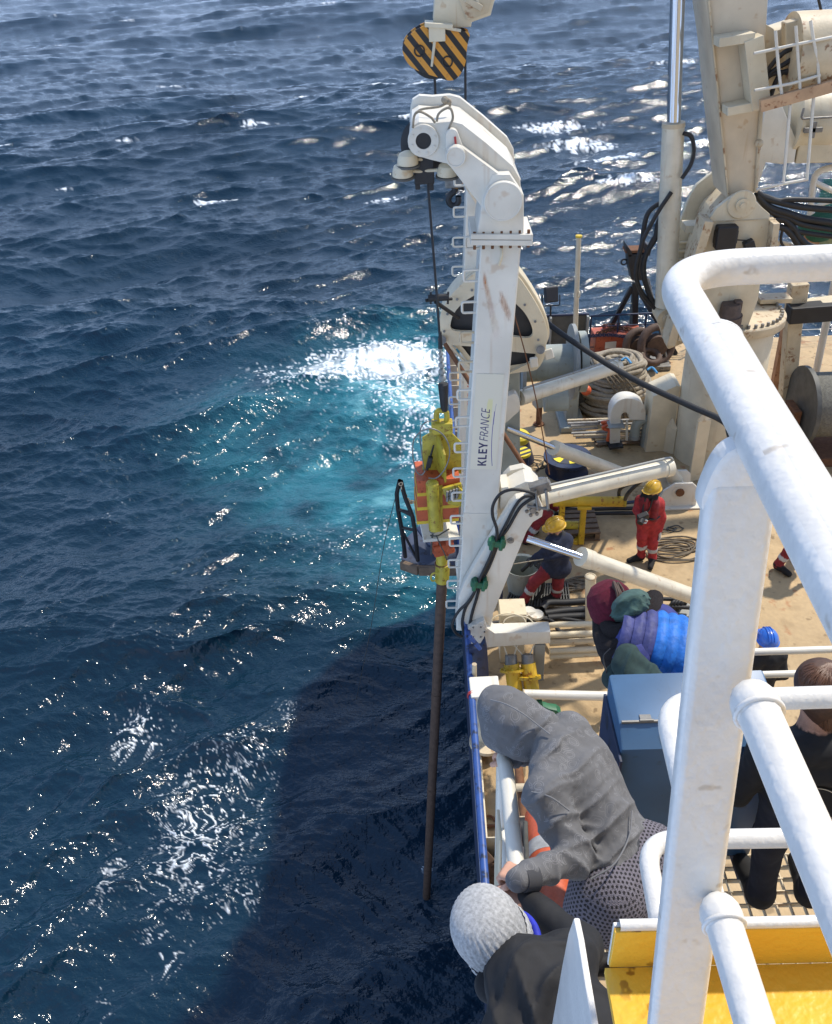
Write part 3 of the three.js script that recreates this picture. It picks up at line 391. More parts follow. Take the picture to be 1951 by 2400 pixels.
  const mf = at(...z6(1480, 860), 'z', n + 0.3); o.part('valve_block', [box(0.24, 0.14, 0.12, mf, [0, 0, 0.35], 0.01), rod(mf.clone().add(V(-0.06, 0, 0.07)), mf.clone().add(V(-0.03, -0.25, 0.12)), 0.018), rod(mf.clone().add(V(0.06, 0, 0.07)), mf.clone().add(V(0.09, -0.24, 0.12)), 0.018), rod(mf.clone().add(V(0.09, -0.24, 0.12)), mf.clone().add(V(-0.16, -0.2, 0.1)), 0.018)], M.steel);
}
{ // deck bracket that takes the far end of the strut
  const c = at(1590, 1188, 'y', 0), o = thing('strut_anchor', 'white welded anchor bracket with a rusty pin beside the worker in red', 'bracket', c);
  const s = [[-0.42, 0.02], [0.3, 0.02], [0.26, 0.42], [0.18, 0.5], [-0.12, 0.5], [-0.3, 0.35]].map(([x, y]) => V(c.x + x, y, 0));
  o.part('cheek_plate', ext(s, c.z + 0.02, 0.05, 0.01), M.white); o.part('cheek_plate', ext(s, c.z - 0.38, 0.05, 0.01), M.white); o.part('base_plate', box(0.85, 0.03, 0.6, V(c.x - 0.04, 0.016, c.z - 0.2), null, 0.005), M.white);
  const hb = o.part('hub', rod(V(c.x - 0.02, 0.33, c.z - 0.45), V(c.x - 0.02, 0.33, c.z + 0.03), 0.13, 0.13, 24), M.white); o.part('pin', rod(V(c.x - 0.02, 0.33, c.z), V(c.x - 0.02, 0.33, c.z + 0.06), 0.075, 0.075, 10), M.rust, hb); o.part('barrel_end', rod(V(c.x - 0.02, 0.4, c.z - 0.2), V(c.x - 0.3, 0.75, c.z - 0.3), 0.13, 0.12, 20), M.cream);
}
// ------------------------------------------------------------------ coring gear hanging outboard
const ZC = -9.9;
{
  const o = thing('coring_wire', 'thin black hoisting wire ending in a string of steel balls', 'wire', V(0, 3.5, ZC));
  const w = pix([[1001, 405], [1012, 540], [1024, 690], [1032, 800]], 'z', ZC);
  o.part('wire', tube(w, 0.014, 40, 8), M.black);
  let py = 812; for (const r of [0.026, 0.032, 0.037, 0.041, 0.044, 0.046]) { const c = at(1033 + (py - 812) * 0.06, py + 6, 'z', ZC); o.part('ball', ball(c, r), M.grey); py += 4 + r * 270; }
  o.part('sleeve', [rod(at(1032, 778, 'z', ZC), at(1033, 816, 'z', ZC), 0.02, 0.03, 10), rod(at(1039, 900, 'z', ZC), at(1042, 962, 'z', ZC), 0.065, 0.045, 12)], M.rubber);
  // horizontal guide roller that the wire runs past
  const g = thing('wire_guide', 'small black roller arm that the hoisting wire runs past', 'roller', at(1020, 700, 'z', -10.6));
  g.part('roller', rod(at(1004, 699, 'z', -10.6), at(1052, 696, 'z', -10.6), 0.045, 0.045, 14), M.rubber); g.part('fork', [rod(at(998, 704, 'z', -10.6), at(1060, 700, 'z', -10.7), 0.022), rod(at(1010, 684, 'z', -10.6), at(1010, 712, 'z', -10.6), 0.014), rod(at(1051, 684, 'z', -10.6), at(1050, 712, 'z', -10.6), 0.014)], M.black); g.part('arm', rod(at(1022, 708, 'z', -10.6), at(1075, 745, 'z', -11.2), 0.026), M.black);
}
{
  const o = thing('piston_corer', 'yellow finned coring weight stacked with orange blocks on a long brown pipe', 'corer', at(1003, 2045, 'y', SEA));
  const z6 = src6, q = (x, y, dz = 0) => { const s = z6(x, y); return at(s[0], s[1], 'z', ZC + dz); };
  // bail and swivel
  o.part('bail', [tube([q(455, 215), q(440, 160), q(450, 100), q(490, 92), q(540, 105), q(548, 160), q(540, 215)], 0.035, 30, 8, false, 0.2), rod(q(440, 235), q(555, 235), 0.05, 0.05, 14)], M.limeyellow);
  o.part('head_block', [box(0.27, 0.16, 0.16, q(497, 255), null, 0.02), rod(q(440, 262), q(470, 262, 0.02), 0.07, 0.07, 14), rod(q(530, 262), q(556, 262, 0.02), 0.07, 0.07, 14)], M.limeyellow);
  // crossed fins
  const f1 = [[300, 365], [430, 285], [560, 285], [690, 410], [692, 725], [300, 690]].map(p => q(...p, -0.02)); o.part('fin', ext(f1, ZC - 0.01, 0.03, 0.004), M.limeyellow);
  const s0 = q(455, 300), s1 = q(455, 760); o.part('fin', (() => { const g = ext([V(0.0, s0.y, 0), V(0.26, s0.y - 0.22, 0), V(0.26, s1.y + 0.06, 0), V(0, s1.y + 0.06, 0), V(-0.26, s1.y + 0.12, 0), V(-0.26, s0.y - 0.1, 0)], 0.015, 0.03, 0.004); g.rotateY(-Math.PI / 2 + 0.35); g.translate((s0.x + s1.x) / 2, 0, ZC - 0.01); return g; })(), M.limeyellow);
  // orange weight blocks with yellow straps
  const bc = q(455, 1000), bw = 0.56, bd = 0.50, yT = q(455, 800, 0.25).y + 0.02, yB = q(420, 1215, 0.25).y, hB = (yT - yB) / 3; const lean = -0.012;
  for (let i = 0; i < 3; i++) { const y = yT - hB * (i + 0.5); o.part('weight_block', box(bw, hB - 0.03, bd, V(bc.x + lean * i, y, ZC - 0.02), [0, 0.08, 0], 0.01), M.orange); o.part('strap', box(bw + 0.006, 0.05, bd + 0.006, V(bc.x + lean * (i + 0.4), y - hB / 2, ZC - 0.02), [0, 0.08, 0], 0.004), M.yellow); }
  // post with rounded head in front of the blocks
  const pt = q(400, 830, 0.29), pb = q(430, 1280, 0.29); o.part('post', [rod(pb, pt, 0.085, 0.085, 24), ball(pt, 0.088, 0.05, 0.088)], M.limeyellow); o.part('post', rod(q(475, 1290, 0.2), q(470, 830, 0.2), 0.05, 0.05, 16), M.limeyellow);
  // release arm bracket with spring cartridges
  const rb = o.part('release_bracket', [ext([[500, 880], [690, 830], [725, 1000], [690, 1060], [560, 1035], [540, 990]].map(p => q(...p, 0.3)), ZC + 0.3, 0.05, 0.006), ext([[660, 860], [735, 930], [735, 1200], [700, 1190], [690, 1000]].map(p => q(...p, 0.34)), ZC + 0.34, 0.04, 0.006)], M.limeyellow);
  for (let i = 0; i < 4; i++) for (let j = 0; j < 2; j++) { const a = q(555 + i * 32, 905 + j * 52 - i * 10, 0.34), b = q(550 + i * 32, 950 + j * 52 - i * 10, 0.34); o.part('cartridge', rod(a, b, 0.02, 0.02, 8), M.steel, rb); }
  // wire loop dangling round the head
  o.part('wire_loop', tube([q(445, 195, 0.1), q(330, 215, 0.2), q(280, 300, 0.2), q(290, 480, 0.2), q(310, 640, 0.2), q(320, 700, 0.2)], 0.008, 40, 6), M.steel);
  o.part('wire_loop', tube([q(285, 300, 0.25), q(215, 390, 0.25), q(205, 540, 0.25), q(235, 690, 0.25), q(290, 740, 0.25), q(330, 700, 0.25)], 0.009, 40, 6), M.steel); o.part('wire_loop', tube([q(285, 300, 0.25), q(390, 275, 0.3), q(500, 330, 0.3), q(565, 440, 0.3), q(570, 560, 0.3), q(520, 690, 0.3), q(440, 770, 0.3), q(360, 770, 0.3)], 0.009, 50, 6), M.steel);
  o.part('clamp_arm', [rod(q(345, 690, 0.12), q(415, 440, 0.05), 0.022, 0.01, 8), box(0.06, 0.16, 0.06, q(372, 610, 0.1), [0, 0, -0.25], 0.01)], M.black);
  // base under the blocks and trigger gear
  o.part('base_plate', box(0.50, 0.05, 0.46, q(470, 1290, 0), [0, 0.12, -0.02], 0.01), M.white);
  o.part('trigger_frame', [box(0.30, 0.20, 0.26, q(500, 1440, 0), [0.1, 0.2, 0.12], 0.03), ext([[380, 1400], [470, 1385], [430, 1560], [390, 1510]].map(p => q(...p, 0.12)), ZC + 0.12, 0.05, 0.008), ext([[540, 1400], [620, 1390], [560, 1560], [520, 1540]].map(p => q(...p, 0.12)), ZC + 0.12, 0.05, 0.008)], M.orange);
  o.part('release_rope', [tube([q(380, 1345, 0.2), q(450, 1350, 0.22), q(520, 1310, 0.22), q(570, 1280, 0.2)], 0.011, 20, 6), tube([q(440, 1345, 0.22), q(480, 1440, 0.24), q(520, 1520, 0.2), q(545, 1590, 0.1)], 0.009, 20, 6), tube([q(410, 1300, 0.2), q(395, 1400, 0.2), q(390, 1540, 0.16)], 0.014, 20, 6)], M.ropeGrey); o.part('shackle', torus(q(410, 1290, 0.26), 0.045, 0.016, V(0.3, 0, 1)), M.steel);
  // yellow neck and the long pipe going into the water
  const n0 = q(492, 1480), n1 = q(497, 1800), wl = at(1003, 2045, 'y', SEA), dn = wl.clone().sub(n1).normalize(); o.part('neck', [rod(n1, n0, 0.088, 0.078, 22), rod(n1.clone().addScaledVector(dn, -0.32), n1, 0.102, 0.102, 22)], M.limeyellow); o.part('handle', tube([q(455, 1720, 0.1), q(410, 1725, 0.1), q(385, 1760, 0.1), q(400, 1800, 0.1), q(440, 1790, 0.1)], 0.014, 20, 7), M.limeyellow); o.part('collar', torus(q(490, 1625, 0), 0.084, 0.012, V(0, 1, 0.05)), M.rust);
  o.part('core_pipe', rod(wl.clone().addScaledVector(dn, 2.0), n1, 0.074, 0.078, 24), M.rustPipe); for (const t of [0.33, 0.66]) { const c = n1.clone().lerp(wl, t); o.part('pipe_joint', rod(c.clone().addScaledVector(dn, -0.06), c.clone().addScaledVector(dn, 0.06), 0.083, 0.083, 20), M.rustPipe); }
}
{ // launch cradle bolted outboard of the hull
  const z6 = src6, Y = 0.0, base = at(1010, 1310, 'y', Y), o = thing('launch_cradle', 'dark outboard cradle platform with black side frames under the corer', 'platform', base);
  const fl = [[90, 1560], [100, 1590], [260, 1640], [660, 1640], [690, 1330], [420, 1280], [240, 1270], [110, 1400]].map(p => at(...z6(...p), 'y', Y)); o.part('floor_plate', slab(fl, Y, 0.06, 0.005), P_(lin(0.06, 0.075, 0.12), 0.55, texWorn, 1.2)); const rim = [[85, 1590], [262, 1650], [680, 1650]].map(p => at(...z6(...p), 'y', Y + 0.04)); for (let i = 0; i < 2; i++) o.part('fender_timber', beam(rim[i].clone().add(V(0, -0.10, 0.0)), rim[i + 1].clone().add(V(0, -0.10, 0)), 0.09, 0.16, 0.015, V(0, 1, 0)), M.wood);
  const trough = [[240, 1300], [300, 1265], [420, 1330], [420, 1500], [360, 1470]].map(p => at(...z6(...p), 'y', 0.25)); o.part('trough', slab(trough, 0.32, 0.05, 0.01), M.navy); o.part('trough', slab([[420, 1290], [640, 1300], [600, 1380], [430, 1370]].map(p => at(...z6(...p), 'y', 0.3)), 0.30, 0.05, 0.01), M.grey);
  const F = (x, y, h) => at(...z6(x, y), 'y', h), f1 = [F(130, 1560, 0.06), F(95, 1290, 0.75), F(58, 1090, 1.2), F(45, 930, 1.55), F(75, 795, 1.85)], f2 = [F(255, 1595, 0.06), F(230, 1330, 0.75), F(200, 1150, 1.15), F(130, 970, 1.5), F(85, 800, 1.83)];
  for (const f of [f1, f2]) o.part('side_frame', tube(f, 0.034, 40, 8, false, 0.2), M.black);
  for (const [a, b] of [[0.28, 0.3], [0.52, 0.5]]) o.part('cross_bar', rod(new THREE.CatmullRomCurve3(f1).getPoint(a), new THREE.CatmullRomCurve3(f2).getPoint(b), 0.026, 0.026, 8), M.black); o.part('cross_bar', rod(f1[1], f2[0], 0.022, 0.022, 8), M.black); o.part('cross_bar', tube([f1[2].clone(), F(130, 1105, 1.2), F(190, 1125, 1.18), F(205, 1160, 1.1)], 0.026, 16, 8), M.black);
}
{ // chain from the cradle frame up to the hull, and the tag line to the water
  const a = at(...src6(85, 830), 'y', 1.8), b = at(...src6(200, 1010), 'y', 1.2), o = thing('cradle_chain', 'light chain hooked on top of the black cradle frame', 'chain', b), n = 13;
  for (let i = 0; i < n; i++) { const c = a.clone().lerp(b, i / (n - 1)); c.y -= 0.12 * Math.sin(Math.PI * i / (n - 1)); o.part('link', torus(c, 0.028, 0.009, i % 2 ? V(1, 0, 0.3) : V(0.2, 0, 1), 12, 6), M.creamWorn); }
  single('tag_line', 'thin slack line running from the cradle frame down to the sea', 'line', tube([at(...src6(60, 850), 'y', 1.75), at(900, 1280, 'd', 14.5), at(868, 1480, 'd', 15.6), at(835, 1640, 'y', SEA - 0.1)], 0.006, 60, 5), M.ropeGrey, a);
  single('rusty_rod', 'long rusty steel rod leaning behind the tall white leg', 'rod', rod(at(1043, 806, 'z', -11.1), at(1268, 1152, 'z', -9.75), 0.032, 0.032, 10), M.rust, at(1268, 1152, 'z', -9.75));
}
// ------------------------------------------------------------------ deck crane on the right, its hook block
{
  const zc = -14.5, xl = at(1558, 1115, 'z', zc).x, xr = at(1797, 770, 'z', zc).x, cx = (xl + xr) / 2 + 0.1, R = (xr - xl) / 2, q = src2, q5 = src5;
  const o = thing('deck_crane', 'large cream knuckle boom crane on a round pedestal', 'crane', V(cx, 0, zc));
  const yr = at(1700, 790, 'z', zc + R).y;
  o.part('pedestal', lathe([[R, 0], [R, yr - 0.04], [R - 0.02, yr]], V(cx, 0, zc), V(0, 1, 0), 56), M.cream);
  const ring = o.part('slewing_ring', lathe([[R - 0.05, yr], [R + 0.13, yr], [R + 0.14, yr + 0.02], [R + 0.14, yr + 0.14], [R + 0.12, yr + 0.16], [0.2, yr + 0.16]], V(cx, 0, zc), V(0, 1, 0), 56), M.creamWorn);
  for (let i = 0; i < 40; i++) { const t = i * Math.PI / 20; o.part('bolt', rod(V(cx + (R + 0.06) * Math.cos(t), yr + 0.15, zc + (R + 0.06) * Math.sin(t)), V(cx + (R + 0.06) * Math.cos(t), yr + 0.22, zc + (R + 0.06) * Math.sin(t)), 0.028, 0.028, 6), M.steel, ring); }
  // stiffener fins at the foot, and the flat box on its side
  for (const [x, y, h, yaw] of [[1628, 1125, 1.25, 0.2], [1566, 1060, 0.55, -0.7]]) { const b = at(x, y, 'y', 0), g = box(0.24, h, 0.06, V(0, h / 2, 0), null, 0.01), tip = lathe([[0.0, 0.2], [0.13, 0]], V(0, h, 0), V(0, 1, 0), 4); g.rotateY(yaw); g.translate(b.x, 0, b.z); tip.scale(1, 1, 0.35); tip.rotateY(yaw); tip.translate(b.x, 0, b.z); o.part('foot_fin', [g, tip], M.cream); }
  const bx0 = at(1513, 1060, 'y', 0), bh = at(1517, 930, 'z', bx0.z).y; o.part('cable_trunk', ext([V(bx0.x, 0, 0), V(bx0.x + 0.50, 0, 0), V(bx0.x + 0.50, bh + 0.18, 0), V(bx0.x + 0.42, bh + 0.2, 0), V(bx0.x + 0.02, bh, 0)], bx0.z, 0.55, 0.012), M.cream);
  // crane house: two tapering cheek plates with a pivot at the apex
  const house = [q(745, 1770), q(800, 1690), q(930, 1590), q(1000, 1562), q(1075, 1585), q(1160, 1680), q(1230, 1740), q(1215, 2079), q5(1165, 470), q5(1135, 700), q5(1050, 930), [1700, 800], [1590, 800], q5(560, 640), q(620, 2079)].map(p => at(p[0], p[1], 'z', zc + 0.75));
  const hs = o.part('house_cheek', ext(house, zc + 0.75, 0.09, 0.01), M.cream); o.part('house_cheek', ext(house.map(p => V(p.x + 0.03, p.y, 0)), zc - 0.55, 0.09, 0.01), M.cream); const hw = house.map(p => V(p.x * 0.82 + 0.18 * (cx + 0.05), p.y - 0.22, 0)); o.part('house_core', ext(hw, zc + 0.62, 1.1, 0.01), M.creamWorn);
  o.part('house_flange', [beam(at(1655, 510, 'z', zc + 0.8), at(1566, 800, 'z', zc + 0.8), 0.14, 0.4, 0.01), beam(at(1811, 515, 'z', zc + 0.75), at(1797, 640, 'z', zc + 0.75), 0.10, 0.4, 0.01)], M.creamWorn);
  const pv = at(...q(1000, 1660), 'z', zc + 0.76); o.part('pivot_boss', [torus(pv, 0.2, 0.018, V(0, 0, 1), 32), rod(pv, pv.clone().add(V(0, 0, 0.02)), 0.20, 0.20, 32), rod(pv, pv.clone().add(V(0, 0, 0.06)), 0.10, 0.10, 22), rod(pv, pv.clone().add(V(0, 0, 0.09)), 0.045, 0.045, 12)], M.cream); o.part('seam', box(1.1, 0.012, 0.014, at(...q(985, 1790), 'z', zc + 0.76)), M.creamWorn, hs);
  // hydraulic manifolds on the cheek
  const mp = (x, y) => at(...q5(x, y), 'z', zc + 0.86);
  o.part('hydraulic_manifold', [box(0.32, 0.36, 0.18, mp(870, 190), null, 0.03), rod(mp(845, 130), mp(845, 180), 0.05), rod(mp(890, 130), mp(890, 180), 0.05), box(0.12, 0.2, 0.12, mp(810, 195)), box(0.12, 0.2, 0.12, mp(930, 185)), rod(mp(860, 240), mp(825, 440), 0.045), rod(mp(880, 240), mp(875, 295), 0.04), box(0.5, 0.08, 0.1, mp(790, 415)), rod(mp(725, 400), mp(700, 470), 0.045), ball(mp(765, 380), 0.07), ball(mp(925, 375), 0.09), rod(mp(940, 410), mp(740, 410), 0.03)], M.black);
  o.part('hydraulic_manifold', [box(0.16, 0.18, 0.14, mp(1062, 265), [0, 0, 0.4], 0.02), rod(mp(1050, 290), mp(1045, 370), 0.03), rod(mp(940, 215), mp(1040, 220), 0.01)], M.black); o.part('hydraulic_motor', [rod(mp(915, 730), mp(905, 830), 0.15, 0.18, 16), rod(mp(905, 830), mp(900, 960), 0.2, 0.16, 16), box(0.12, 0.4, 0.12, mp(960, 800), null, 0.02)], P_(lin(0.13, 0.09, 0.07), 0.7, texSoft, 0.4));
  // boom, leaning up out of the picture
  const bm = [q(880, 1610), q(800, 850), q(755, 340), q(710, 0), [1643, -180], [1640, -420], [1826, -420], [1812, -180], q(1215, 0), q(1195, 300), q(1150, 880), q(1100, 1610)].map(p => at(p[0], p[1], 'z', zc + 0.55)); const boom = o.part('boom', ext(bm, zc + 0.55, 0.78, 0.015), P_(lin(0.74, 0.62, 0.46), 0.5, texPaint, 2.6));
  const fr = (a, b, w, h, zz = 0.72) => beam(at(...q(...a), 'z', zc + zz), at(...q(...b), 'z', zc + zz), w, h, 0.01); o.part('boom_frame', [fr([790, 335], [1080, 290], 0.12, 0.34), fr([860, 890], [1120, 840], 0.12, 0.34), fr([1070, 300], [1135, 860], 0.26, 0.34, 0.74)], M.cream, boom); o.part('boom_edge', [fr([730, 0], [890, 1600], 0.03, 0.06, 0.57)], M.creamWorn, boom); o.part('conduit', [rod(at(...q(1160, 900), 'z', zc + 0.57), at(...q(1115, 1560), 'z', zc + 0.57), 0.03, 0.03, 8), ball(at(...q(1145, 1165), 'z', zc + 0.6), 0.06), box(0.05, 0.14, 0.06, at(...q(1045, 590), 'z', zc + 0.6))], M.creamWorn, boom);
  // jib out of the frame to the tip over the ship's side
  const tz = -12.5, z1 = src1, tip = [z1(570, -40), z1(556, 180), z1(560, 205), z1(770, 250), z1(915, 240), z1(920, 195), z1(1100, 130), z1(1145, -40)].map(p => at(p[0], p[1], 'z', tz)); const jt = o.part('jib_tip', ext(tip, tz + 0.2, 0.42, 0.012), M.cream); o.part('tip_plate', [ext([z1(800, -10), z1(890, 195), z1(1085, 125), z1(1125, -10)].map(p => at(p[0], p[1], 'z', tz + 0.22)), tz + 0.235, 0.03, 0.004), beam(at(...z1(870, -10), 'z', tz + 0.24), at(...z1(1030, 85), 'z', tz + 0.24), 0.07, 0.05)], M.creamWorn, jt);
  o.part('jib', [beam(at(1085, -15, 'z', tz), at(1735, -380, 'z', zc + 0.2), 0.42, 0.55, 0.02)], M.cream);
  // luffing cylinder beside the boom
  const c0 = at(1560, 715, 'z', zc + 0.3), c1 = at(1579, 290, 'z', zc + 0.3), c2 = at(1599, -320, 'z', zc + 0.3), lc = o.part('luffing_cylinder', [rod(c0, c1, 0.172, 0.165, 30)], M.creamWhite); o.part('gland', rod(c1.clone().lerp(c0, 0.015), c1.clone().add(V(0, 0.02, 0)), 0.172, 0.168, 30), M.creamWorn, lc); o.part('piston_rod', rod(c1, c2, 0.102, 0.102, 28), M.chrome, lc);
  const cl = at(1557, 735, 'z', zc + 0.3); o.part('clevis', [rod(cl.clone().add(V(0, 0, -0.2)), cl.clone().add(V(0, 0, 0.22)), 0.16, 0.16, 24), rod(cl.clone().add(V(0, 0, 0.2)), cl.clone().add(V(0, 0, 0.27)), 0.08, 0.08, 16), box(0.3, 0.5, 0.3, at(1572, 775, 'z', zc + 0.25), [0, 0, 0.4], 0.03)], M.creamWorn);
  // upper platform: winch box on the boom back with motor and hoses, ladder rails
  const zb = zc + 0.35, b4 = [q(1195, 190), q(1280, 240), q(1290, 260), q(1560, 170), q(1590, 200), q(1600, 620), q(1380, 620), q(1340, 770), q(1180, 830)].map(p => at(p[0], p[1], 'z', zb)); o.part('winch_frame', ext(b4, zb - 0.1, 0.5, 0.012), M.cream); const wm = at(...q(1640, 420), 'z', zb + 0.2); const mo = o.part('winch_motor', [rod(wm.clone().add(V(-0.45, 0, 0)), wm.clone().add(V(0.12, 0, 0)), 0.52, 0.52, 30), rod(wm.clone().add(V(0.1, 0, 0)), wm.clone().add(V(0.3, 0.02, 0)), 0.38, 0.3, 26)], M.creamWorn); for (let i = 0; i < 8; i++) { const t = i * 0.785; o.part('bolt', ball(wm.clone().add(V(0.13, 0.4 * Math.cos(t), 0.4 * Math.sin(t))), 0.04), M.rust, mo); }
  o.part('valve', [box(0.2, 0.3, 0.2, at(...q(1400, 260), 'z', zb + 0.25), [0, 0, 0.2], 0.02), box(0.14, 0.2, 0.14, at(...q(1390, 450), 'z', zb + 0.2), null, 0.02)], M.creamWorn);
  const hz = (l, r = 0.03, z = zb + 0.3) => tube(l.map(p => at(...q(...p), 'z', z)), r, 40, 8); for (const l of [[[1165, 680], [1220, 560], [1340, 430], [1480, 370], [1590, 330]], [[1170, 720], [1230, 600], [1380, 500], [1500, 420], [1570, 360]], [[1175, 760], [1200, 640], [1300, 590], [1450, 595], [1520, 600]], [[1235, 790], [1270, 680], [1320, 600], [1400, 570], [1500, 555]]]) o.part('hose', hz(l, 0.035), M.rubber);
  const hl = (l, r) => o.part('hose', hz(l, r, zc + 0.5), M.rubber); hl([[1120, 1560], [1200, 1610], [1380, 1660], [1560, 1690], [1980, 1720]], 0.05); hl([[1120, 1580], [1220, 1680], [1400, 1740], [1540, 1780], [1980, 1840]], 0.055); hl([[1180, 1590], [1300, 1630], [1440, 1620], [1980, 1640]], 0.04); hl([[1130, 1600], [1240, 1720], [1380, 1770], [1530, 1830], [1980, 1900]], 0.045); hl([[1240, 1790], [1330, 1780], [1420, 1850], [1480, 1940], [1600, 2010], [1980, 2030]], 0.05); hl([[1240, 1850], [1340, 1850], [1400, 1900], [1450, 1970], [1520, 2060], [1980, 2100]], 0.05); hl([[1250, 1800], [1360, 1800], [1460, 1880], [1980, 1950]], 0.04); hl([[1330, 1870], [1320, 1960], [1370, 2020], [1450, 1990]], 0.022); hl([[528, 1080], [590, 1110], [612, 1210], [590, 1330], [515, 1450]], 0.032); hl([[430, 1560], [335, 1700], [260, 1830], [200, 1950], [170, 2060]], 0.035);
  // hoses looping beside the pedestal
  const h5 = (l, r, z = zc + 0.2) => o.part('hose', tube(l.map(p => at(...q5(...p), 'z', z)), r, 50, 8), M.rubber); h5([[420, -60], [330, 60], [300, 200], [230, 320], [200, 450], [230, 600], [280, 720], [340, 790]], 0.045); h5([[400, -120], [240, 0], [190, 250], [150, 420], [150, 550], [220, 690], [330, 800]], 0.04); h5([[420, 20], [335, 130], [260, 250], [215, 380], [215, 520], [270, 690], [340, 770]], 0.035);
  // white ladder/guard rails round the platform
  const rl = (l, r = 0.022) => o.part('guard_rail', tube(l.map(p => at(...q(...p), 'z', zb + 0.7)), r, 30, 6, false, 0.05), M.white); rl([[1275, 250], [1300, 560], [1330, 800]]); rl([[1440, 210], [1460, 500], [1480, 800]]); rl([[1560, 170], [1620, 540], [1630, 700]]); rl([[1100, 435], [1400, 370], [1740, 300]]); rl([[1105, 735], [1400, 680], [1640, 610]]); rl([[1395, 850], [1340, 1480]]); rl([[1585, 790], [1530, 1460]]); rl([[1120, 1540], [1350, 1490], [1540, 1455]]); o.part('platform_edge', beam(at(...q(1150, 860), 'z', zb + 0.7), at(...q(1760, 690), 'z', zb + 0.7), 0.16, 0.10, 0.01), P_(lin(0.66, 0.42, 0.24), 0.6, texWorn, 1.3));
  // inspection platform railing behind the house
  o.part('platform_railing', [0, 1, 2].map(i => tube([[485, 240 + i * 70], [560, 235 + i * 70], [640, 235 + i * 75]].map(p => at(...q5(...p), 'z', zc - 0.5)), 0.03, 10, 6)).concat([0, 1, 2, 3, 4].map(i => rod(at(...q5(560 - i * 18, 330 + i * 30), 'z', zc - 0.2), at(...q5(600 - i * 18, 330 + i * 30), 'z', zc - 0.2), 0.02))).concat([rod(at(...q5(560, 330), 'z', zc - 0.2), at(...q5(470, 620), 'z', zc - 0.2), 0.025), rod(at(...q5(600, 330), 'z', zc - 0.2), at(...q5(510, 620), 'z', zc - 0.2), 0.025)]), M.cream);
  o.part('platform_railing', [tube([[1250, 235], [1340, 240], [1410, 265], [1420, 285]].map(p => at(...q5(...p), 'z', zc - 0.6)), 0.035, 20, 6), tube([[1250, 320], [1340, 315], [1400, 300]].map(p => at(...q5(...p), 'z', zc - 0.6)), 0.03, 20, 6), rod(at(...q5(1290, 240), 'z', zc - 0.6), at(...q5(1290, 370), 'z', zc - 0.6), 0.035), rod(at(...q5(1350, 240), 'z', zc - 0.6), at(...q5(1345, 370), 'z', zc - 0.6), 0.035), box(0.55, 0.08, 0.3, at(...q5(1260, 690), 'z', zc - 0.3))], M.creamWorn);
  o.part('side_lug', [box(0.35, 0.12, 0.3, at(...q5(615, 105), 'z', zc + 0.2)), box(0.2, 0.3, 0.2, at(...q5(640, 150), 'z', zc + 0.2), [0, 0, 0.5])], M.cream);
  // second boom section folded behind: bright box and tank
  const z9 = zc - 1.2, bxp = [q(1190, 900), q(1330, 860), q(1430, 1100), q(1455, 1160), q(1430, 1320), q(1330, 1335), q(1200, 1320), q(1150, 1480), q(1115, 1470), q(1150, 1100)].map(p => at(p[0], p[1], 'z', z9)); o.part('folded_section', ext(bxp, z9, 0.7, 0.02), M.white); o.part('folded_section', beam(at(...q(1430, 1180), 'z', z9 - 0.2), at(...q(1900, 1170), 'z', z9 - 0.2), 0.5, 0.4, 0.02), M.cream); o.part('tank', [rod(at(...q(1410, 970), 'z', z9 - 0.4), at(...q(1950, 960), 'z', z9 - 0.4), 0.52, 0.52, 30), rod(at(...q(1395, 970), 'z', z9 - 0.4), at(...q(1425, 970), 'z', z9 - 0.4), 0.56, 0.56, 30)], M.cream); o.part('tank_pipe', [tube([[1505, 880], [1490, 960], [1560, 960], [1740, 950]].map(p => at(...q(...p), 'z', z9 + 0.2)), 0.02, 20, 6), box(0.3, 0.08, 0.06, at(...q(1580, 1055), 'z', z9 + 0.2)), box(0.08, 0.25, 0.06, at(...q(1580, 1055), 'z', z9 + 0.2))], M.steel);
  o.part('fall_wire', rod(at(1905, -60, 'z', zb), at(1937, 75, 'z', zb), 0.02, 0.02, 6), M.black);
}
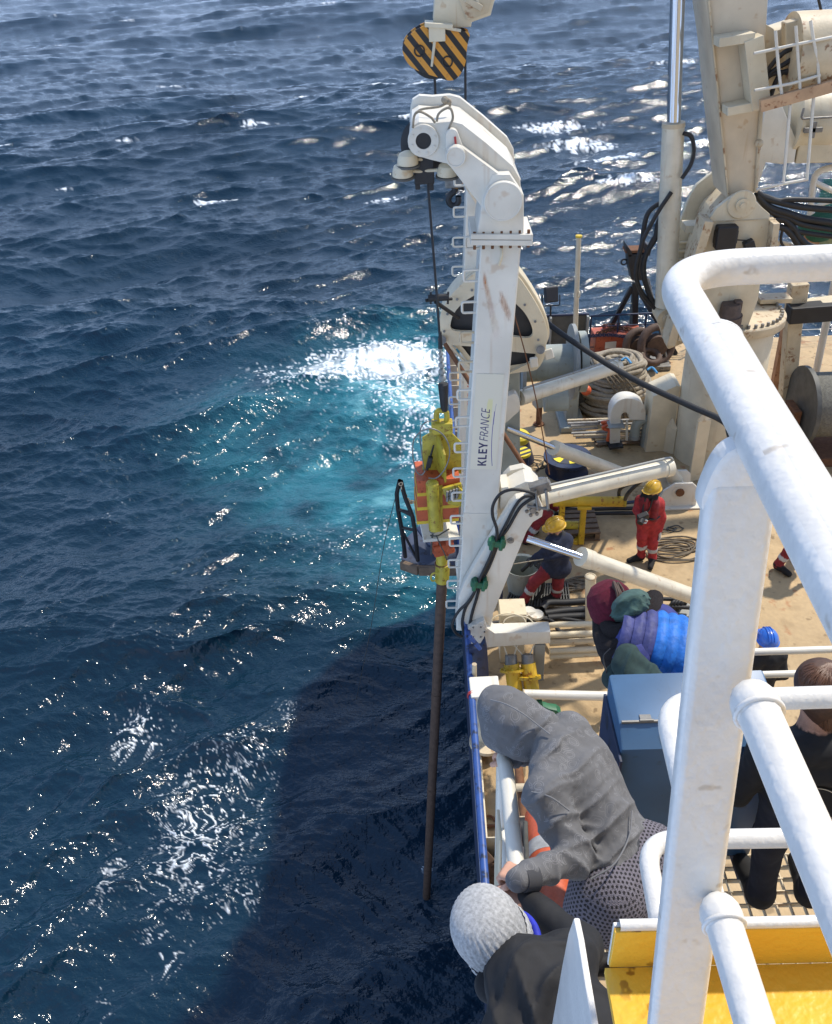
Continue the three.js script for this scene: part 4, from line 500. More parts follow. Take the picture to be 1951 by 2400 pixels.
{ // striped sheave guard at the jib tip with its two falls, and the hook block below
  const tz = -12.5, z1 = src1, hatch = makeCanvas(512, 512, (c) => { c.fillStyle = '#c98a2e'; c.fillRect(0, 0, 512, 512); c.save(); c.translate(256, 256); c.rotate(0.89); c.fillStyle = '#1d1b1a'; for (let i = -9; i < 10; i++) c.fillRect(-500, i * 66 - 14, 1000, 33); c.restore(); const r = rng(8); for (let i = 0; i < 260; i++) { c.fillStyle = `rgba(${90 + r() * 40 | 0},50,20,${0.1 + 0.2 * r()})`; const x = r() * 512, y = r() < 0.6 ? 380 + r() * 130 : r() * 512; c.fillRect(x, y, 2 + r() * 12, 2 + r() * 7); } });
  const o = thing('sheave_guard', 'rounded yellow and black striped sheave guard hanging at the jib tip', 'sheave block', at(1022, 60, 'z', tz));
  const poly = smoothPoly([z1(500, 240), z1(640, 245), z1(830, 295), z1(905, 320), z1(885, 450), z1(870, 600), z1(830, 700), z1(770, 765), z1(700, 775), z1(600, 745), z1(430, 690), z1(330, 630), z1(275, 540), z1(262, 450), z1(300, 370), z1(390, 290)].map(p => at(p[0], p[1], 'z', tz + 0.28)), 4);
  const g = ext(poly, tz + 0.28, 0.03, 0.004); { const p = g.attributes.position, uv = new Float32Array(p.count * 2), c = at(1022, 122, 'z', tz + 0.28); for (let i = 0; i < p.count; i++) { uv[i * 2] = (p.getX(i) - c.x) / 1.0 + 0.5; uv[i * 2 + 1] = (p.getY(i) - c.y) / 1.0 + 0.5; } g.setAttribute('uv', new THREE.BufferAttribute(uv, 2)); }
  const hm = new THREE.MeshStandardMaterial({ map: hatch, roughness: 0.55 }); o.part('guard_plate', g, hm); o.part('guard_plate', g.clone().translate(0, 0, -0.30).translate(o.base.x, o.base.y, o.base.z), hm);
  const c = at(1015, 118, 'z', tz); o.part('sheave', rod(V(c.x, c.y, tz + 0.05), V(c.x, c.y, tz + 0.2), 0.30, 0.30, 30), M.black); o.part('hanger', [box(0.34, 0.05, 0.3, at(...z1(610, 235), 'z', tz + 0.2), [0, 0, -0.1]), box(0.20, 0.18, 0.04, at(...z1(595, 320), 'z', tz + 0.31)), rod(at(...z1(575, 370), 'z', tz + 0.3), at(...z1(543, 640), 'z', tz + 0.3), 0.02, 0.016, 8), rod(at(...z1(500, 235), 'z', tz + 0.3), at(...z1(825, 295), 'z', tz + 0.3), 0.018)], M.cream); for (const [x, y] of [[425, 490], [695, 595]]) o.part('ring', torus(at(...z1(x, y), 'z', tz + 0.29), 0.06, 0.009), M.black);
  for (const [l, k] of [[[[1019, 178], [1030, 420]], 0], [[[1091, 140], [1092, 420]], 1]]) o.part('fall_wire', rod(at(...l[0], 'z', tz), at(...l[1], 'z', tz - 0.05), 0.017, 0.017, 8), M.black);
  const b = thing('hook_block', 'orange and black crane hook block with a large dark hook', 'hook', at(1062, 470, 'z', tz + 0.1));
  const bg = ext([z1(650, 1700), z1(740, 1640), z1(830, 1720), z1(860, 1840), z1(800, 1820), z1(690, 1810)].map(p => at(p[0], p[1], 'z', tz + 0.2)), tz + 0.2, 0.3, 0.02), bp = bg.attributes.position, buv = new Float32Array(bp.count * 2); for (let i = 0; i < bp.count; i++) { buv[i * 2] = bp.getX(i) / 1.1; buv[i * 2 + 1] = bp.getY(i) / 1.1; } bg.setAttribute('uv', new THREE.BufferAttribute(buv, 2)); const blk = b.part('block', bg, new THREE.MeshStandardMaterial({ map: (() => { const t = hatch.clone(); t.wrapS = t.wrapT = THREE.RepeatWrapping; return t; })(), roughness: 0.6 })); b.part('axle_plate', [box(0.24, 0.15, 0.04, at(...z1(755, 1755), 'z', tz + 0.22), null, 0.02), rod(at(...z1(755, 1755), 'z', tz + 0.2), at(...z1(755, 1755), 'z', tz + 0.26), 0.05)], M.steel, blk);
  b.part('hook', tube([z1(765, 1800), z1(760, 1840), z1(720, 1880), z1(705, 1930), z1(730, 1970), z1(770, 1975), z1(800, 1940), z1(800, 1890)].map(p => at(p[0], p[1], 'z', tz + 0.1)), 0.042, 40, 10), M.black); b.part('swivel', rod(at(...z1(768, 1790), 'z', tz + 0.1), at(...z1(765, 1850), 'z', tz + 0.1), 0.055, 0.04, 14), M.black);
}
// ------------------------------------------------------------------ gear on the work deck
{ // big white sheave housing behind the leg
  const z = -11.35, q = src3, o = thing('sheave_housing', 'large rounded white sheave housing with black openings behind the tall leg', 'sheave housing', at(1165, 880, 'z', z));
  const outer = smoothPoly([[105, 990], [125, 860], [190, 745], [280, 650], [380, 560], [520, 480], [640, 490], [740, 575], [850, 730], [940, 890], [982, 1010], [985, 1110], [960, 1180], [960, 1240], [900, 1340], [800, 1360], [700, 1375], [560, 1400], [420, 1390], [330, 1320], [230, 1200], [135, 1120]].map(p => at(...q(...p), 'z', z)), 3);
  const h1 = smoothPoly([[190, 980], [215, 890], [300, 790], [420, 720], [560, 690], [690, 770], [790, 860], [850, 960], [870, 1050], [840, 1085], [700, 1075], [420, 1040], [230, 1030], [195, 1010]].map(p => at(...q(...p), 'z', z)), 3);
  const h2 = [[200, 1140], [400, 1150], [690, 1190], [900, 1210], [880, 1270], [800, 1310], [680, 1370], [480, 1360], [360, 1320], [270, 1240]].map(p => at(...q(...p), 'z', z));
  o.part('front_plate', ext(outer, z, 0.05, 0.008, [h1, h2]), M.cream); o.part('rim', ext(outer.map(p => V(p.x * 1.0 + 0.03, p.y + 0.03, 0)), z - 0.06, 0.34, 0.02, [outer.map(p => { const c = outer.reduce((a, b) => a.add(b), V(0, 0, 0)).multiplyScalar(1 / outer.length); return V(mix(p.x, c.x, 0.08) + 0.03, mix(p.y, c.y, 0.08) + 0.03, 0); })]), M.cream); const cc = outer.reduce((a, b) => a.add(b), V(0, 0, 0)).multiplyScalar(1 / outer.length); o.part('sheave', ext(outer.map(p => V(mix(p.x, cc.x, 0.09), mix(p.y, cc.y, 0.09), 0)), z - 0.1, 0.18, 0.01), M.darkpanel); for (const [x, y] of [[250, 770], [370, 695], [170, 890], [145, 1030], [800, 815], [885, 950], [910, 1100]]) o.part('bolt', rod(at(...q(x, y), 'z', z), at(...q(x, y), 'z', z + 0.02), 0.018, 0.018, 8), M.steel); for (const [x, y] of [[128, 1100], [928, 1180]]) o.part('pin', rod(at(...q(x, y), 'z', z - 0.3), at(...q(x, y), 'z', z + 0.06), 0.06, 0.06, 14), M.steel);
  o.part('guide_arm', beam(at(...q(870, 1240), 'z', z + 0.06), at(...q(880, 1320), 'z', z + 0.06), 0.11, 0.05, 0.02), M.white); o.part('guard_tab', box(0.13, 0.15, 0.04, at(...q(995, 1215), 'z', z - 0.05), [0, 0, 0.3], 0.02), M.white); o.part('support_post', [beam(V(cc.x + 0.3, 0, z - 0.55), V(cc.x + 0.2, cc.y - 0.3, z - 0.55), 0.3, 0.25, 0.02)], M.greyGreen);
}
{ // mooring winch
  const o = thing('mooring_winch', 'grey green mooring winch with a wide drum beside the rope coil', 'winch', at(1320, 1000, 'y', 0)), c = at(1300, 850, 'z', -13.4), a = V(c.x - 0.55, c.y, c.z), b = V(c.x + 0.3, c.y, c.z);
  o.part('drum', rod(a, b, 0.3, 0.3, 28), M.greyGreen); for (const x of [a.x, b.x]) o.part('drum_flange', rod(V(x - 0.03, c.y, c.z), V(x + 0.03, c.y, c.z), 0.62, 0.62, 40), M.grey); o.part('brake_band', [rod(V(b.x + 0.08, c.y, c.z), V(b.x + 0.2, c.y, c.z), 0.5, 0.5, 36)], M.greyGreen);
  const s = at(1338, 940, 'y', 0.45); o.part('side_frame', [box(0.24, 0.9, 0.9, V(s.x, 0.45, s.z - 0.2), null, 0.02), box(0.5, 0.12, 1.2, V(s.x, 0.06, s.z - 0.1), null, 0.02)], M.greyGreen); o.part('side_frame', box(0.2, c.y, 0.5, V(a.x - 0.15, c.y / 2, c.z), null, 0.02), M.greyGreen); o.part('gearbox', [rod(at(1275, 938, 'z', -12.7), at(1330, 935, 'z', -12.7), 0.19, 0.19, 20)], M.greyGreen);
  const k = at(1263, 995, 'y', 0); const j = thing('junction_box', 'small pale box on a rusty pipe post under the strut', 'control box', k); j.part('post', [rod(k, V(k.x, 0.45, k.z), 0.06, 0.06, 12), rod(k, V(k.x, 0.03, k.z), 0.11, 0.11, 14)], M.rust); j.part('box', box(0.24, 0.24, 0.2, V(k.x, 0.55, k.z), [0, 0.3, 0], 0.015), M.greyGreen); 
}
{ // floodlight on the bulwark, light pole
  const zz = -18.85, c = at(1292, 690, 'z', zz), o = thing('floodlight', 'black square floodlight on a stalk above the grey bulwark', 'floodlight', at(1292, 735, 'z', zz)); o.part('lamp_body', box(0.30, 0.34, 0.16, c, [-0.3, 0.15, 0.06], 0.03), M.black); o.part('yoke', [tube([c.clone().add(V(-0.19, 0, 0.04)), c.clone().add(V(-0.19, -0.24, 0.04)), c.clone().add(V(0.19, -0.24, 0.04)), c.clone().add(V(0.19, 0, 0.04))], 0.014, 24, 6, false, 0.1), rod(c.clone().add(V(0, -0.24, 0.04)), V(c.x + 0.01, at(1292, 740, 'z', zz).y, zz), 0.02)], M.black); o.part('lamp_glass', box(0.25, 0.28, 0.01, c.clone().add(V(0.012, 0.024, 0.085)), [-0.3, 0.15, 0.06], 0.003), M.glass);
  const a = at(1349, 800, 'z', -18.7), b = at(1357, 556, 'z', -18.7); const p = thing('flag_pole', 'slim cream pole standing by the stern bulwark', 'pole', V(a.x, 0, a.z)); p.part('pole', rod(V(a.x, 0, a.z), b, 0.06, 0.052, 14), M.cream); p.part('cap', rod(b, b.clone().add(V(0, 0.04, 0)), 0.07, 0.07, 14), M.yellow); p.part('halyard_cleat', torus(at(1358, 690, 'z', -18.6), 0.06, 0.015, V(1, 0, 0)), M.cream);
}
{ // black tripod boom rest
  const c = at(1488, 812, 'y', 0), T = (x, y) => at(...src5(x, y), 'z', c.z), o = thing('boom_rest', 'black tripod boom rest with a forked rusty head at the stern', 'boom rest', c);
  o.part('column', beam(V(c.x, 0, c.z), T(135, 560), 0.14, 0.14, 0.02), M.black); o.part('leg', beam(V(c.x - 0.75, 0, c.z - 0.2), T(110, 600), 0.10, 0.10, 0.01), M.black); o.part('leg', beam(V(c.x + 0.85, 0, c.z + 0.5), T(150, 600), 0.10, 0.10, 0.01), M.black); o.part('leg', beam(V(c.x + 0.1, 0, c.z - 0.9), T(130, 600), 0.10, 0.10, 0.01), M.black);
  o.part('head', ext([[65, 310], [205, 310], [205, 400], [185, 520], [95, 520], [68, 400]].map(p => T(...p)), c.z + 0.2, 0.36, 0.015), M.black); o.part('fork', ext([[50, 230], [95, 290], [95, 330], [65, 330], [50, 270]].map(p => T(...p)), c.z + 0.2, 0.36, 0.01), M.black); o.part('fork', ext([[205, 220], [255, 260], [240, 320], [195, 320]].map(p => T(...p)), c.z + 0.2, 0.36, 0.01), M.black); o.part('saddle_pad', box(0.55, 0.06, 0.34, T(145, 290), null, 0.01), M.rust); o.part('link', torus(T(45, 395), 0.06, 0.018, V(0, 0, 1)), M.black);
}
{ // orange clump weights with chain on top
  const S = (x, y) => src4(x, y), a = at(...S(720, 535), 'y', 0), b = at(...S(905, 540), 'y', 0);
  const w1 = thing('sinker_weight', 'orange painted sinker block with a white label under loose chain', 'sinker weight', a, 'orange sinker blocks'), w2 = thing('sinker_weight', 'orange painted sinker block without a label under loose chain', 'sinker weight', b, 'orange sinker blocks');
  w1.part('block', box(0.62, 0.52, 0.55, V(a.x + 0.13, 0.26, a.z - 0.2), [0, 0.1, 0], 0.03), M.redbox); w1.part('label', box(0.26, 0.16, 0.006, V(a.x + 0.2, 0.30, a.z + 0.082), [0, 0.1, 0], 0.002), M.white); w1.part('lug', torus(V(a.x + 0.12, 0.55, a.z - 0.2), 0.08, 0.025, V(1, 0, 0)), M.redbox);
  w2.part('block', box(0.58, 0.56, 0.55, V(b.x + 0.08, 0.28, b.z - 0.25), [0, -0.15, 0], 0.03), M.redbox); w2.part('lug', torus(V(b.x + 0.08, 0.58, b.z - 0.25), 0.08, 0.025, V(1, 0, 0.4)), M.redbox);
  const chain = (name, label, pts, n, r = 0.045, mt = M.rust) => { const c = new THREE.CatmullRomCurve3(pts), o = thing(name, label, 'chain', pts[0].clone()); for (let i = 0; i < n; i++) { const p = c.getPoint(i / (n - 1)), t = c.getTangent(i / (n - 1)), nrm = i % 2 ? V(0, 1, 0.2) : t.clone().cross(V(0, 1, 0)); o.part('link', torus(p, r, r * 0.28, nrm, 10, 5), mt); } };
  chain('mooring_chain', 'rusty chain piled over the orange sinker blocks', [V(a.x - 0.1, 0.56, a.z), V(a.x + 0.2, 0.6, a.z - 0.1), V(a.x + 0.45, 0.62, a.z - 0.3), V(a.x + 0.1, 0.58, a.z - 0.35), V(b.x - 0.1, 0.62, b.z - 0.2), V(b.x + 0.2, 0.62, b.z), V(b.x + 0.38, 0.4, b.z + 0.1), V(b.x + 0.55, 0.05, b.z + 0.2), V(b.x + 0.8, 0.04, b.z + 0.3), V(b.x + 1.0, 0.04, b.z + 0.1), V(b.x + 0.9, 0.04, b.z - 0.2)], 62); const c2 = at(...S(960, 630), 'y', 0.04); chain('mooring_chain', 'rusty chain lying loose on the deck behind the rope coil', [c2, c2.clone().add(V(0.3, 0, 0.1)), c2.clone().add(V(0.6, 0, -0.1)), c2.clone().add(V(0.4, 0, -0.3)), c2.clone().add(V(0.9, 0, -0.2)), c2.clone().add(V(0.7, 0.02, 0.15)), c2.clone().add(V(0.1, 0.02, -0.15))], 40, 0.04, M.ropeDark);
  chain('stern_chain', 'dark chain looped along the stern bulwark foot', pix([[1345, 795], [1370, 790], [1400, 786], [1440, 786], [1470, 790]], 'z', -18.75), 34, 0.035, M.navy);
  const s = at(...S(930, 590), 'y', 0); single('red_pedestal', 'small dark red steel foot standing next to the orange sinker blocks', 'pedestal', [box(0.36, 0.18, 0.3, V(s.x, 0.09, s.z), [0, 0.3, 0], 0.02), box(0.2, 0.28, 0.16, V(s.x - 0.05, 0.14, s.z - 0.02), [0, 0.3, 0], 0.02)], M.redbox, s);
}
{ // coiled mooring rope with an orange float, net heap beside it
  const S = src4, c = at(...S(850, 1030), 'y', 0); c.z -= 0.45; const o = thing('rope_coil', 'big heap of coiled cream mooring rope beside the white vent', 'rope', c), r = rng(21);
  for (let L = 0; L < 13; L++) { const y = 0.05 + L * 0.075, R = 0.62 + 0.06 * Math.sin(L * 1.3) - Math.max(0, L - 8) * 0.06, pts = []; for (let i = 0; i < 16; i++) { const t = i / 16 * 6.283; pts.push(V(c.x + (R + 0.05 * (r() - 0.5)) * Math.cos(t) * 1.1, y + 0.035 * (r() - 0.5), c.z + (R + 0.05 * (r() - 0.5)) * Math.sin(t))); } o.part('turn', tube(pts, 0.05, 70, 7, true), M.rope); }
  for (let L = 0; L < 9; L++) { const pts = [], R = 0.5 - L * 0.045, y = 1.0 + (L % 3) * 0.04; for (let i = 0; i < 12; i++) { const t = i / 12 * 6.283; pts.push(V(c.x + 0.12 * (r() - 0.5) + R * Math.cos(t) * 1.15, y + 0.07 * (r() - 0.5), c.z + R * Math.sin(t))); } o.part('turn', tube(pts, 0.045, 60, 7, true), M.rope); }
  for (let i = 0; i < 5; i++) { const t0 = -0.6 + i * 0.25; o.part('rope_strand', tube([V(c.x - 0.5, 1.12, c.z + 0.1 * i), V(c.x - 0.35 + 0.08 * i, 1.02, c.z + 0.6), V(c.x - 0.1 + 0.1 * i, 0.62, c.z + 0.72), V(c.x + 0.1 * i, 0.1, c.z + 0.72)], 0.02, 30, 6), M.ropeDark); }
  for (const [x, y, z] of [[0.05, 1.14, 0.2], [0.55, 0.98, 0.35]]) o.part('whipping', tube([V(c.x + x, y, c.z + z), V(c.x + x + 0.1, y + 0.03, c.z + z - 0.04), V(c.x + x + 0.18, y - 0.03, c.z + z + 0.1)], 0.024, 12, 6), P_(lin(0.08, 0.30, 0.55), 0.8));
  const b = at(...S(605, 815), 'z', c.z + 0.65); single('net_float', 'round orange fishing float lying on the rope coil', 'float', [ball(b, 0.105, 0.105, 0.105, 22), rod(b.clone().add(V(-0.03, 0.08, 0.03)), b.clone().add(V(-0.05, 0.125, 0.05)), 0.02, 0.02, 8)], M.orangeBright, b);
  const n = at(...S(570, 1030), 'y', 0); const nt = thing('net_heap', 'tangled heap of brown netting at the side of the rope coil', 'net', n); const g = []; for (let i = 0; i < 46; i++) { const a = r() * 6.28, h = r() * 0.85, p = []; for (let k = 0; k < 5; k++) { const w = 0.28 * (1 - 0.5 * h); p.push(V(n.x + 0.02 + w * (r() * 2 - 1) * 0.75, Math.max(0.02, h + 0.22 * (r() - 0.5)), n.z - 0.35 + w * (r() * 2 - 1))); } g.push(tube(p, 0.014 + 0.012 * r(), 16, 5)); } nt.part('mesh_strands', g, M.ropeDark).userData.kind = 'stuff'; nt.part('core', ball(V(n.x + 0.02, 0.36, n.z - 0.35), 0.2, 0.42, 0.22), M.ropeGrey);
}
{ // bundle of scaffold tubes
  const S = src4, r = rng(4), rows = [[[450, 1060], [800, 1048]], [[455, 1085], [790, 1070]], [[480, 1105], [820, 1080]], [[470, 1122], [690, 1105]], [[490, 1140], [700, 1120]], [[485, 1165], [1080, 1140]], [[500, 1185], [1090, 1165]], [[700, 1068], [1090, 1050]], [[720, 1095], [1090, 1085]], [[680, 1215], [1080, 1190]], [[690, 1235], [1060, 1215]], [[520, 1200], [800, 1190]]], o0 = at(...S(770, 1230), 'y', 0);
  rows.forEach((w, i) => { const h = 0.42 - i * 0.03, yy = Math.max(0.05, [0.42, 0.38, 0.34, 0.30, 0.26, 0.24, 0.20, 0.42, 0.38, 0.10, 0.06, 0.16][i]), a = at(...S(...w[0]), 'y', yy), b = at(...S(...w[1]), 'y', yy); const o = single('scaffold_tube', 'long grey steel tube in the bundle stacked beneath the rope coil', 'tube', rod(a, b, 0.026, 0.026, 10), i % 3 ? M.steelLight || (M.steelLight = P_(lin(0.42, 0.40, 0.37), 0.55, texSoft, 0.4)) : M.creamWorn, a, 'tubes bundled beneath the rope coil'); });
  const l = at(...S(780, 1090), 'y', 0.46); single('orange_rag', 'bright orange rope end knotted round the tube bundle', 'rope', [tube([l, l.clone().add(V(-0.12, 0.05, 0.02)), l.clone().add(V(-0.02, 0.08, 0.06)), l.clone().add(V(0.1, 0.03, 0.06)), l.clone().add(V(0.02, -0.08, 0.08)), l.clone().add(V(-0.1, -0.04, 0.06)), l.clone().add(V(0.04, 0.04, 0.1)), l.clone().add(V(0.0, -0.3, 0.12))], 0.035, 50, 7)], M.orangeBright, l);
  const pal = at(...S(880, 1270), 'y', 0), p = thing('tube_pallet', 'low wooden pallet beneath the tube bundle', 'pallet', pal); for (let i = 0; i < 4; i++) p.part('slat', box(0.95, 0.03, 0.1, V(pal.x, 0.045, pal.z - 0.05 - i * 0.14), [0, 0.03, 0], 0.004), M.wood); for (const x of [-0.4, 0.4]) p.part('bearer', box(0.08, 0.03, 0.6, V(pal.x + x, 0.015, pal.z - 0.28), null, 0.004), M.wood);
}
{ // white gooseneck vents
  const S = src4, b = at(...S(840, 1295), 'y', 0), q = (x, y) => at(...S(x, y), 'z', b.z), o = thing('vent_duct', 'white flat swan neck ventilation duct standing in front of the rope', 'vent', b);
  const out = []; const P0 = [[798, 1298], [803, 1100], [806, 1000], [830, 940], [880, 895], [950, 880], [1020, 895], [1070, 930], [1092, 990], [1090, 1060], [1040, 1060], [960, 1055], [945, 1010], [920, 998], [895, 1020], [886, 1100], [880, 1298]]; const arc = (pts, n) => new THREE.CatmullRomCurve3(pts.map(p => q(...p)), false, 'centripetal').getPoints(n); o.part('duct', ext([q(798, 1298), ...arc([[803, 1090], [806, 1000], [830, 940], [880, 895], [950, 880], [1020, 895], [1070, 930], [1092, 990]], 30), q(1090, 1060), q(960, 1058), ...arc([[958, 1040], [945, 1008], [922, 998], [898, 1012], [888, 1045]], 14), q(880, 1298)], b.z, 0.30, 0.02), M.white); o.part('seam', box(0.30, 0.02, 0.31, q(845, 1090), null, 0.002), M.grey); o.part('band', box(0.27, 0.04, 0.31, q(840, 1252), [0, 0, 0.1], 0.002), M.black); 
  const c = at(...S(1000, 1200), 'y', 0.25), o2 = thing('pipe_gooseneck', 'small bent grey pipe vent next to the white swan neck duct', 'vent', V(at(...S(1085, 1040), 'z', b.z - 0.1).x, 0, b.z - 0.1)), k = (x, y) => at(...S(x, y), 'z', b.z - 0.1); o2.part('pipe', tube([k(1000, 1200), k(1005, 1130), k(1030, 1075), k(1070, 1055), k(1110, 1050)], 0.095, 30, 16), M.greyGreen); o2.part('mouth', rod(k(1000, 1180), k(998, 1205), 0.105, 0.105, 18), M.grey); o2.part('valve_stem', rod(k(938, 1060), k(935, 1220), 0.025, 0.025, 8), M.white); o2.part('stand', rod(V(k(1110, 1050).x, 0, b.z - 0.1), k(1110, 1050), 0.095, 0.095, 16), M.greyGreen);
}
{ // dark anchor reels behind the crane pedestal
  const c = at(1545, 880, 'y', 0), o = thing('chain_reel', 'dark brown reel of chain squeezed in behind the crane pedestal', 'reel', c); for (const [x, y, z, R] of [[0, 0.5, -0.5, 0.4], [-0.35, 0.42, -0.7, 0.32]]) o.part('drum', [torus(V(c.x + x, y, c.z + z), R, 0.09, V(0.4, 0.3, 1), 26, 10), rod(V(c.x + x, y, c.z + z - 0.1), V(c.x + x, y, c.z + z + 0.1), R * 0.6, R * 0.6, 18)], M.rustPipe); o.part('frame', [box(0.8, 0.12, 0.7, V(c.x - 0.1, 0.06, c.z - 0.55), null, 0.02), rod(V(c.x + 0.3, 0, c.z - 0.4), V(c.x - 0.25, 1.9, c.z - 0.9), 0.03)], M.steel);
  const f = at(1525, 835, 'y', 0.35); o.part('fairlead', [torus(f, 0.2, 0.07, V(0.2, 1, 0.4), 22, 10)], M.rustPipe); 
}
{ // bollards
  const S = src3, topA = P_(lin(0.8, 0.62, 0.04), 0.5, texPaint, 0.8);
  const stripe = (pal) => makeCanvas(128, 128, pal), t1 = stripe((c) => { c.fillStyle = '#d9c11f'; c.fillRect(0, 0, 128, 128); c.save(); c.translate(64, 64); c.rotate(-0.5); c.fillStyle = '#2b2c30'; for (const y of [-52, -12, 28]) c.fillRect(-90, y, 180, 20); c.restore(); }), t2 = stripe((c) => { c.fillStyle = '#33343b'; c.fillRect(0, 0, 128, 128); c.fillStyle = '#e6cf1e'; for (let i = 0; i < 5; i++) { const a = i * 1.2566 - 0.3; c.beginPath(); c.moveTo(64, 64); c.arc(64, 64, 62, a, a + 0.62); c.closePath(); c.fill(); } });
  const cap = (p, R, tex) => { const g = new THREE.CircleGeometry(R, 30).toNonIndexed(); g.rotateX(-Math.PI / 2); g.translate(p.x, p.y + 0.006, p.z); return [g, new THREE.MeshStandardMaterial({ map: tex, roughness: 0.5 })]; };
  const b1 = at(1212, 1118, 'y', 0.15), o = thing('bollard', 'navy double bollard with yellow caps on a round base', 'bollard', V(b1.x, 0, b1.z)); o.part('base', [rod(V(b1.x - 0.5, 0, b1.z), V(b1.x - 0.5, 0.2, b1.z), 0.3, 0.28, 28), rod(V(b1.x + 0.05, 0, b1.z), V(b1.x + 0.05, 0.16, b1.z), 0.34, 0.32, 32), box(0.6, 0.15, 0.5, V(b1.x - 0.25, 0.085, b1.z), null, 0.02)], M.navy); const hT = at(1218, 1063, 'z', b1.z).y; o.part('post', rod(V(b1.x + 0.02, 0.1, b1.z), V(b1.x + 0.05, hT, b1.z), 0.165, 0.165, 26), M.navy); const cp = o.part('cap', rod(V(b1.x + 0.05, hT, b1.z), V(b1.x + 0.05, hT + 0.04, b1.z), 0.19, 0.19, 28), topA); o.part('cap_print', ...cap(V(b1.x + 0.05, hT + 0.04, b1.z), 0.188, t1), cp);
  const b2 = at(1212, 1078, 'y', 0); const o2 = thing('bollard', 'navy cone shaped bollard with a yellow collar behind the double bollard', 'bollard', b2); const h2 = at(1215, 1018, 'z', b2.z).y; o2.part('cone', lathe([[0.33, 0], [0.32, 0.06], [0.21, h2 - 0.12], [0.2, h2]], b2, V(0, 1, 0), 30), M.navy); o2.part('collar', lathe([[0.21, h2 - 0.14], [0.235, h2 - 0.10], [0.235, h2 - 0.02], [0.2, h2 + 0.02], [0, h2 + 0.03]], b2, V(0, 1, 0), 30), topA);
  const b3 = at(1332, 1118, 'y', 0); const o3 = thing('capstan', 'low navy capstan drum with a yellow and grey fan painted on top', 'capstan', b3); const h3 = 0.34, cc = V(b3.x, 0, b3.z - 0.2); o3.part('drum', lathe([[0.40, 0], [0.36, 0.08], [0.36, 0.22], [0.44, h3 - 0.06], [0.44, h3], [0, h3]], cc, V(0, 1, 0), 40), M.navy); o3.part('top_print', ...cap(V(cc.x, h3, cc.z), 0.30, t2));
}
{ // lines and cables over the deck
  single('black_cable', 'thick black cable slanting from the sheave housing across the crane pedestal', 'cable', tube([at(1238, 690, 'z', -11.7), at(1275, 750, 'd', 13.2), at(1400, 838, 'd', 12.6), at(1500, 896, 'd', 12.0), at(1620, 952, 'd', 11.3), at(1700, 990, 'd', 10.9), at(1716, 1030, 'd', 10.8), at(1790, 1150, 'd', 11)], 0.042, 80, 8), M.rubber, at(1275, 750, 'd', 13.2));
  single('brown_line', 'thin brown line hanging from the sheave housing to the capstan', 'line', tube([at(1205, 735, 'z', -11.2), at(1232, 830, 'z', -11.2), at(1262, 960, 'z', -11.3), at(1288, 1112, 'z', -11.2)], 0.009, 30, 5), M.rust, at(1288, 1112, 'z', -11.2));
  const cr = (name, label, px, py, rx, rz, n, rr, mt) => { const c = at(px, py, 'y', rr), r = rng(px), pts = []; for (let i = 0; i < n * 10; i++) { const t = i / 10 * 6.283; pts.push(V(c.x + rx * Math.cos(t) * (1 + 0.15 * (r() - 0.5)) + 0.12 * Math.sin(i * 0.17), rr + 0.012 * (i % 3), c.z + rz * Math.sin(t) * (1 + 0.15 * (r() - 0.5)) + (i / (n * 10) - 0.5) * rz * 1.8)); } single(name, label, 'rope', tube(pts, rr, n * 50, 6), mt, c); };
  cr('deck_rope', 'dark rope coiled in flat loops on the deck by the worker in red', 1577, 1288, 0.42, 0.20, 6, 0.016, M.ropeDark); cr('deck_rope', 'thin grey line lying in loops around the capstan', 1245, 1090, 0.26, 0.2, 4, 0.009, M.ropeGrey); cr('deck_rope', 'small tangle of brown rope on deck behind the white post', 1350, 1370, 0.22, 0.1, 4, 0.02, M.ropeDark); cr('deck_rope', 'loose thin line on deck near the anchor bracket', 1570, 1242, 0.12, 0.06, 3, 0.009, M.ropeGrey);
  single('deck_hose', 'black hose snaking from the strut end to the deck beside the anchor bracket', 'hose', tube([at(1560, 1100, 'd', 11.7), at(1535, 1112, 'd', 12.2), at(1500, 1130, 'd', 13), at(1470, 1160, 'd', 13.5), at(1463, 1185, 'y', 0.05)], 0.03, 40, 8), M.rubber, at(1463, 1185, 'y', 0.05)); single('deck_hose', 'black hose drooping behind the helmet of the worker in red', 'hose', tube([at(1570, 1105, 'd', 12), at(1540, 1110, 'd', 12.6), at(1495, 1128, 'd', 13.2), at(1455, 1145, 'd', 13.6), at(1452, 1172, 'y', 0.05)], 0.03, 40, 8), M.rubber, at(1452, 1172, 'y', 0.05));
}
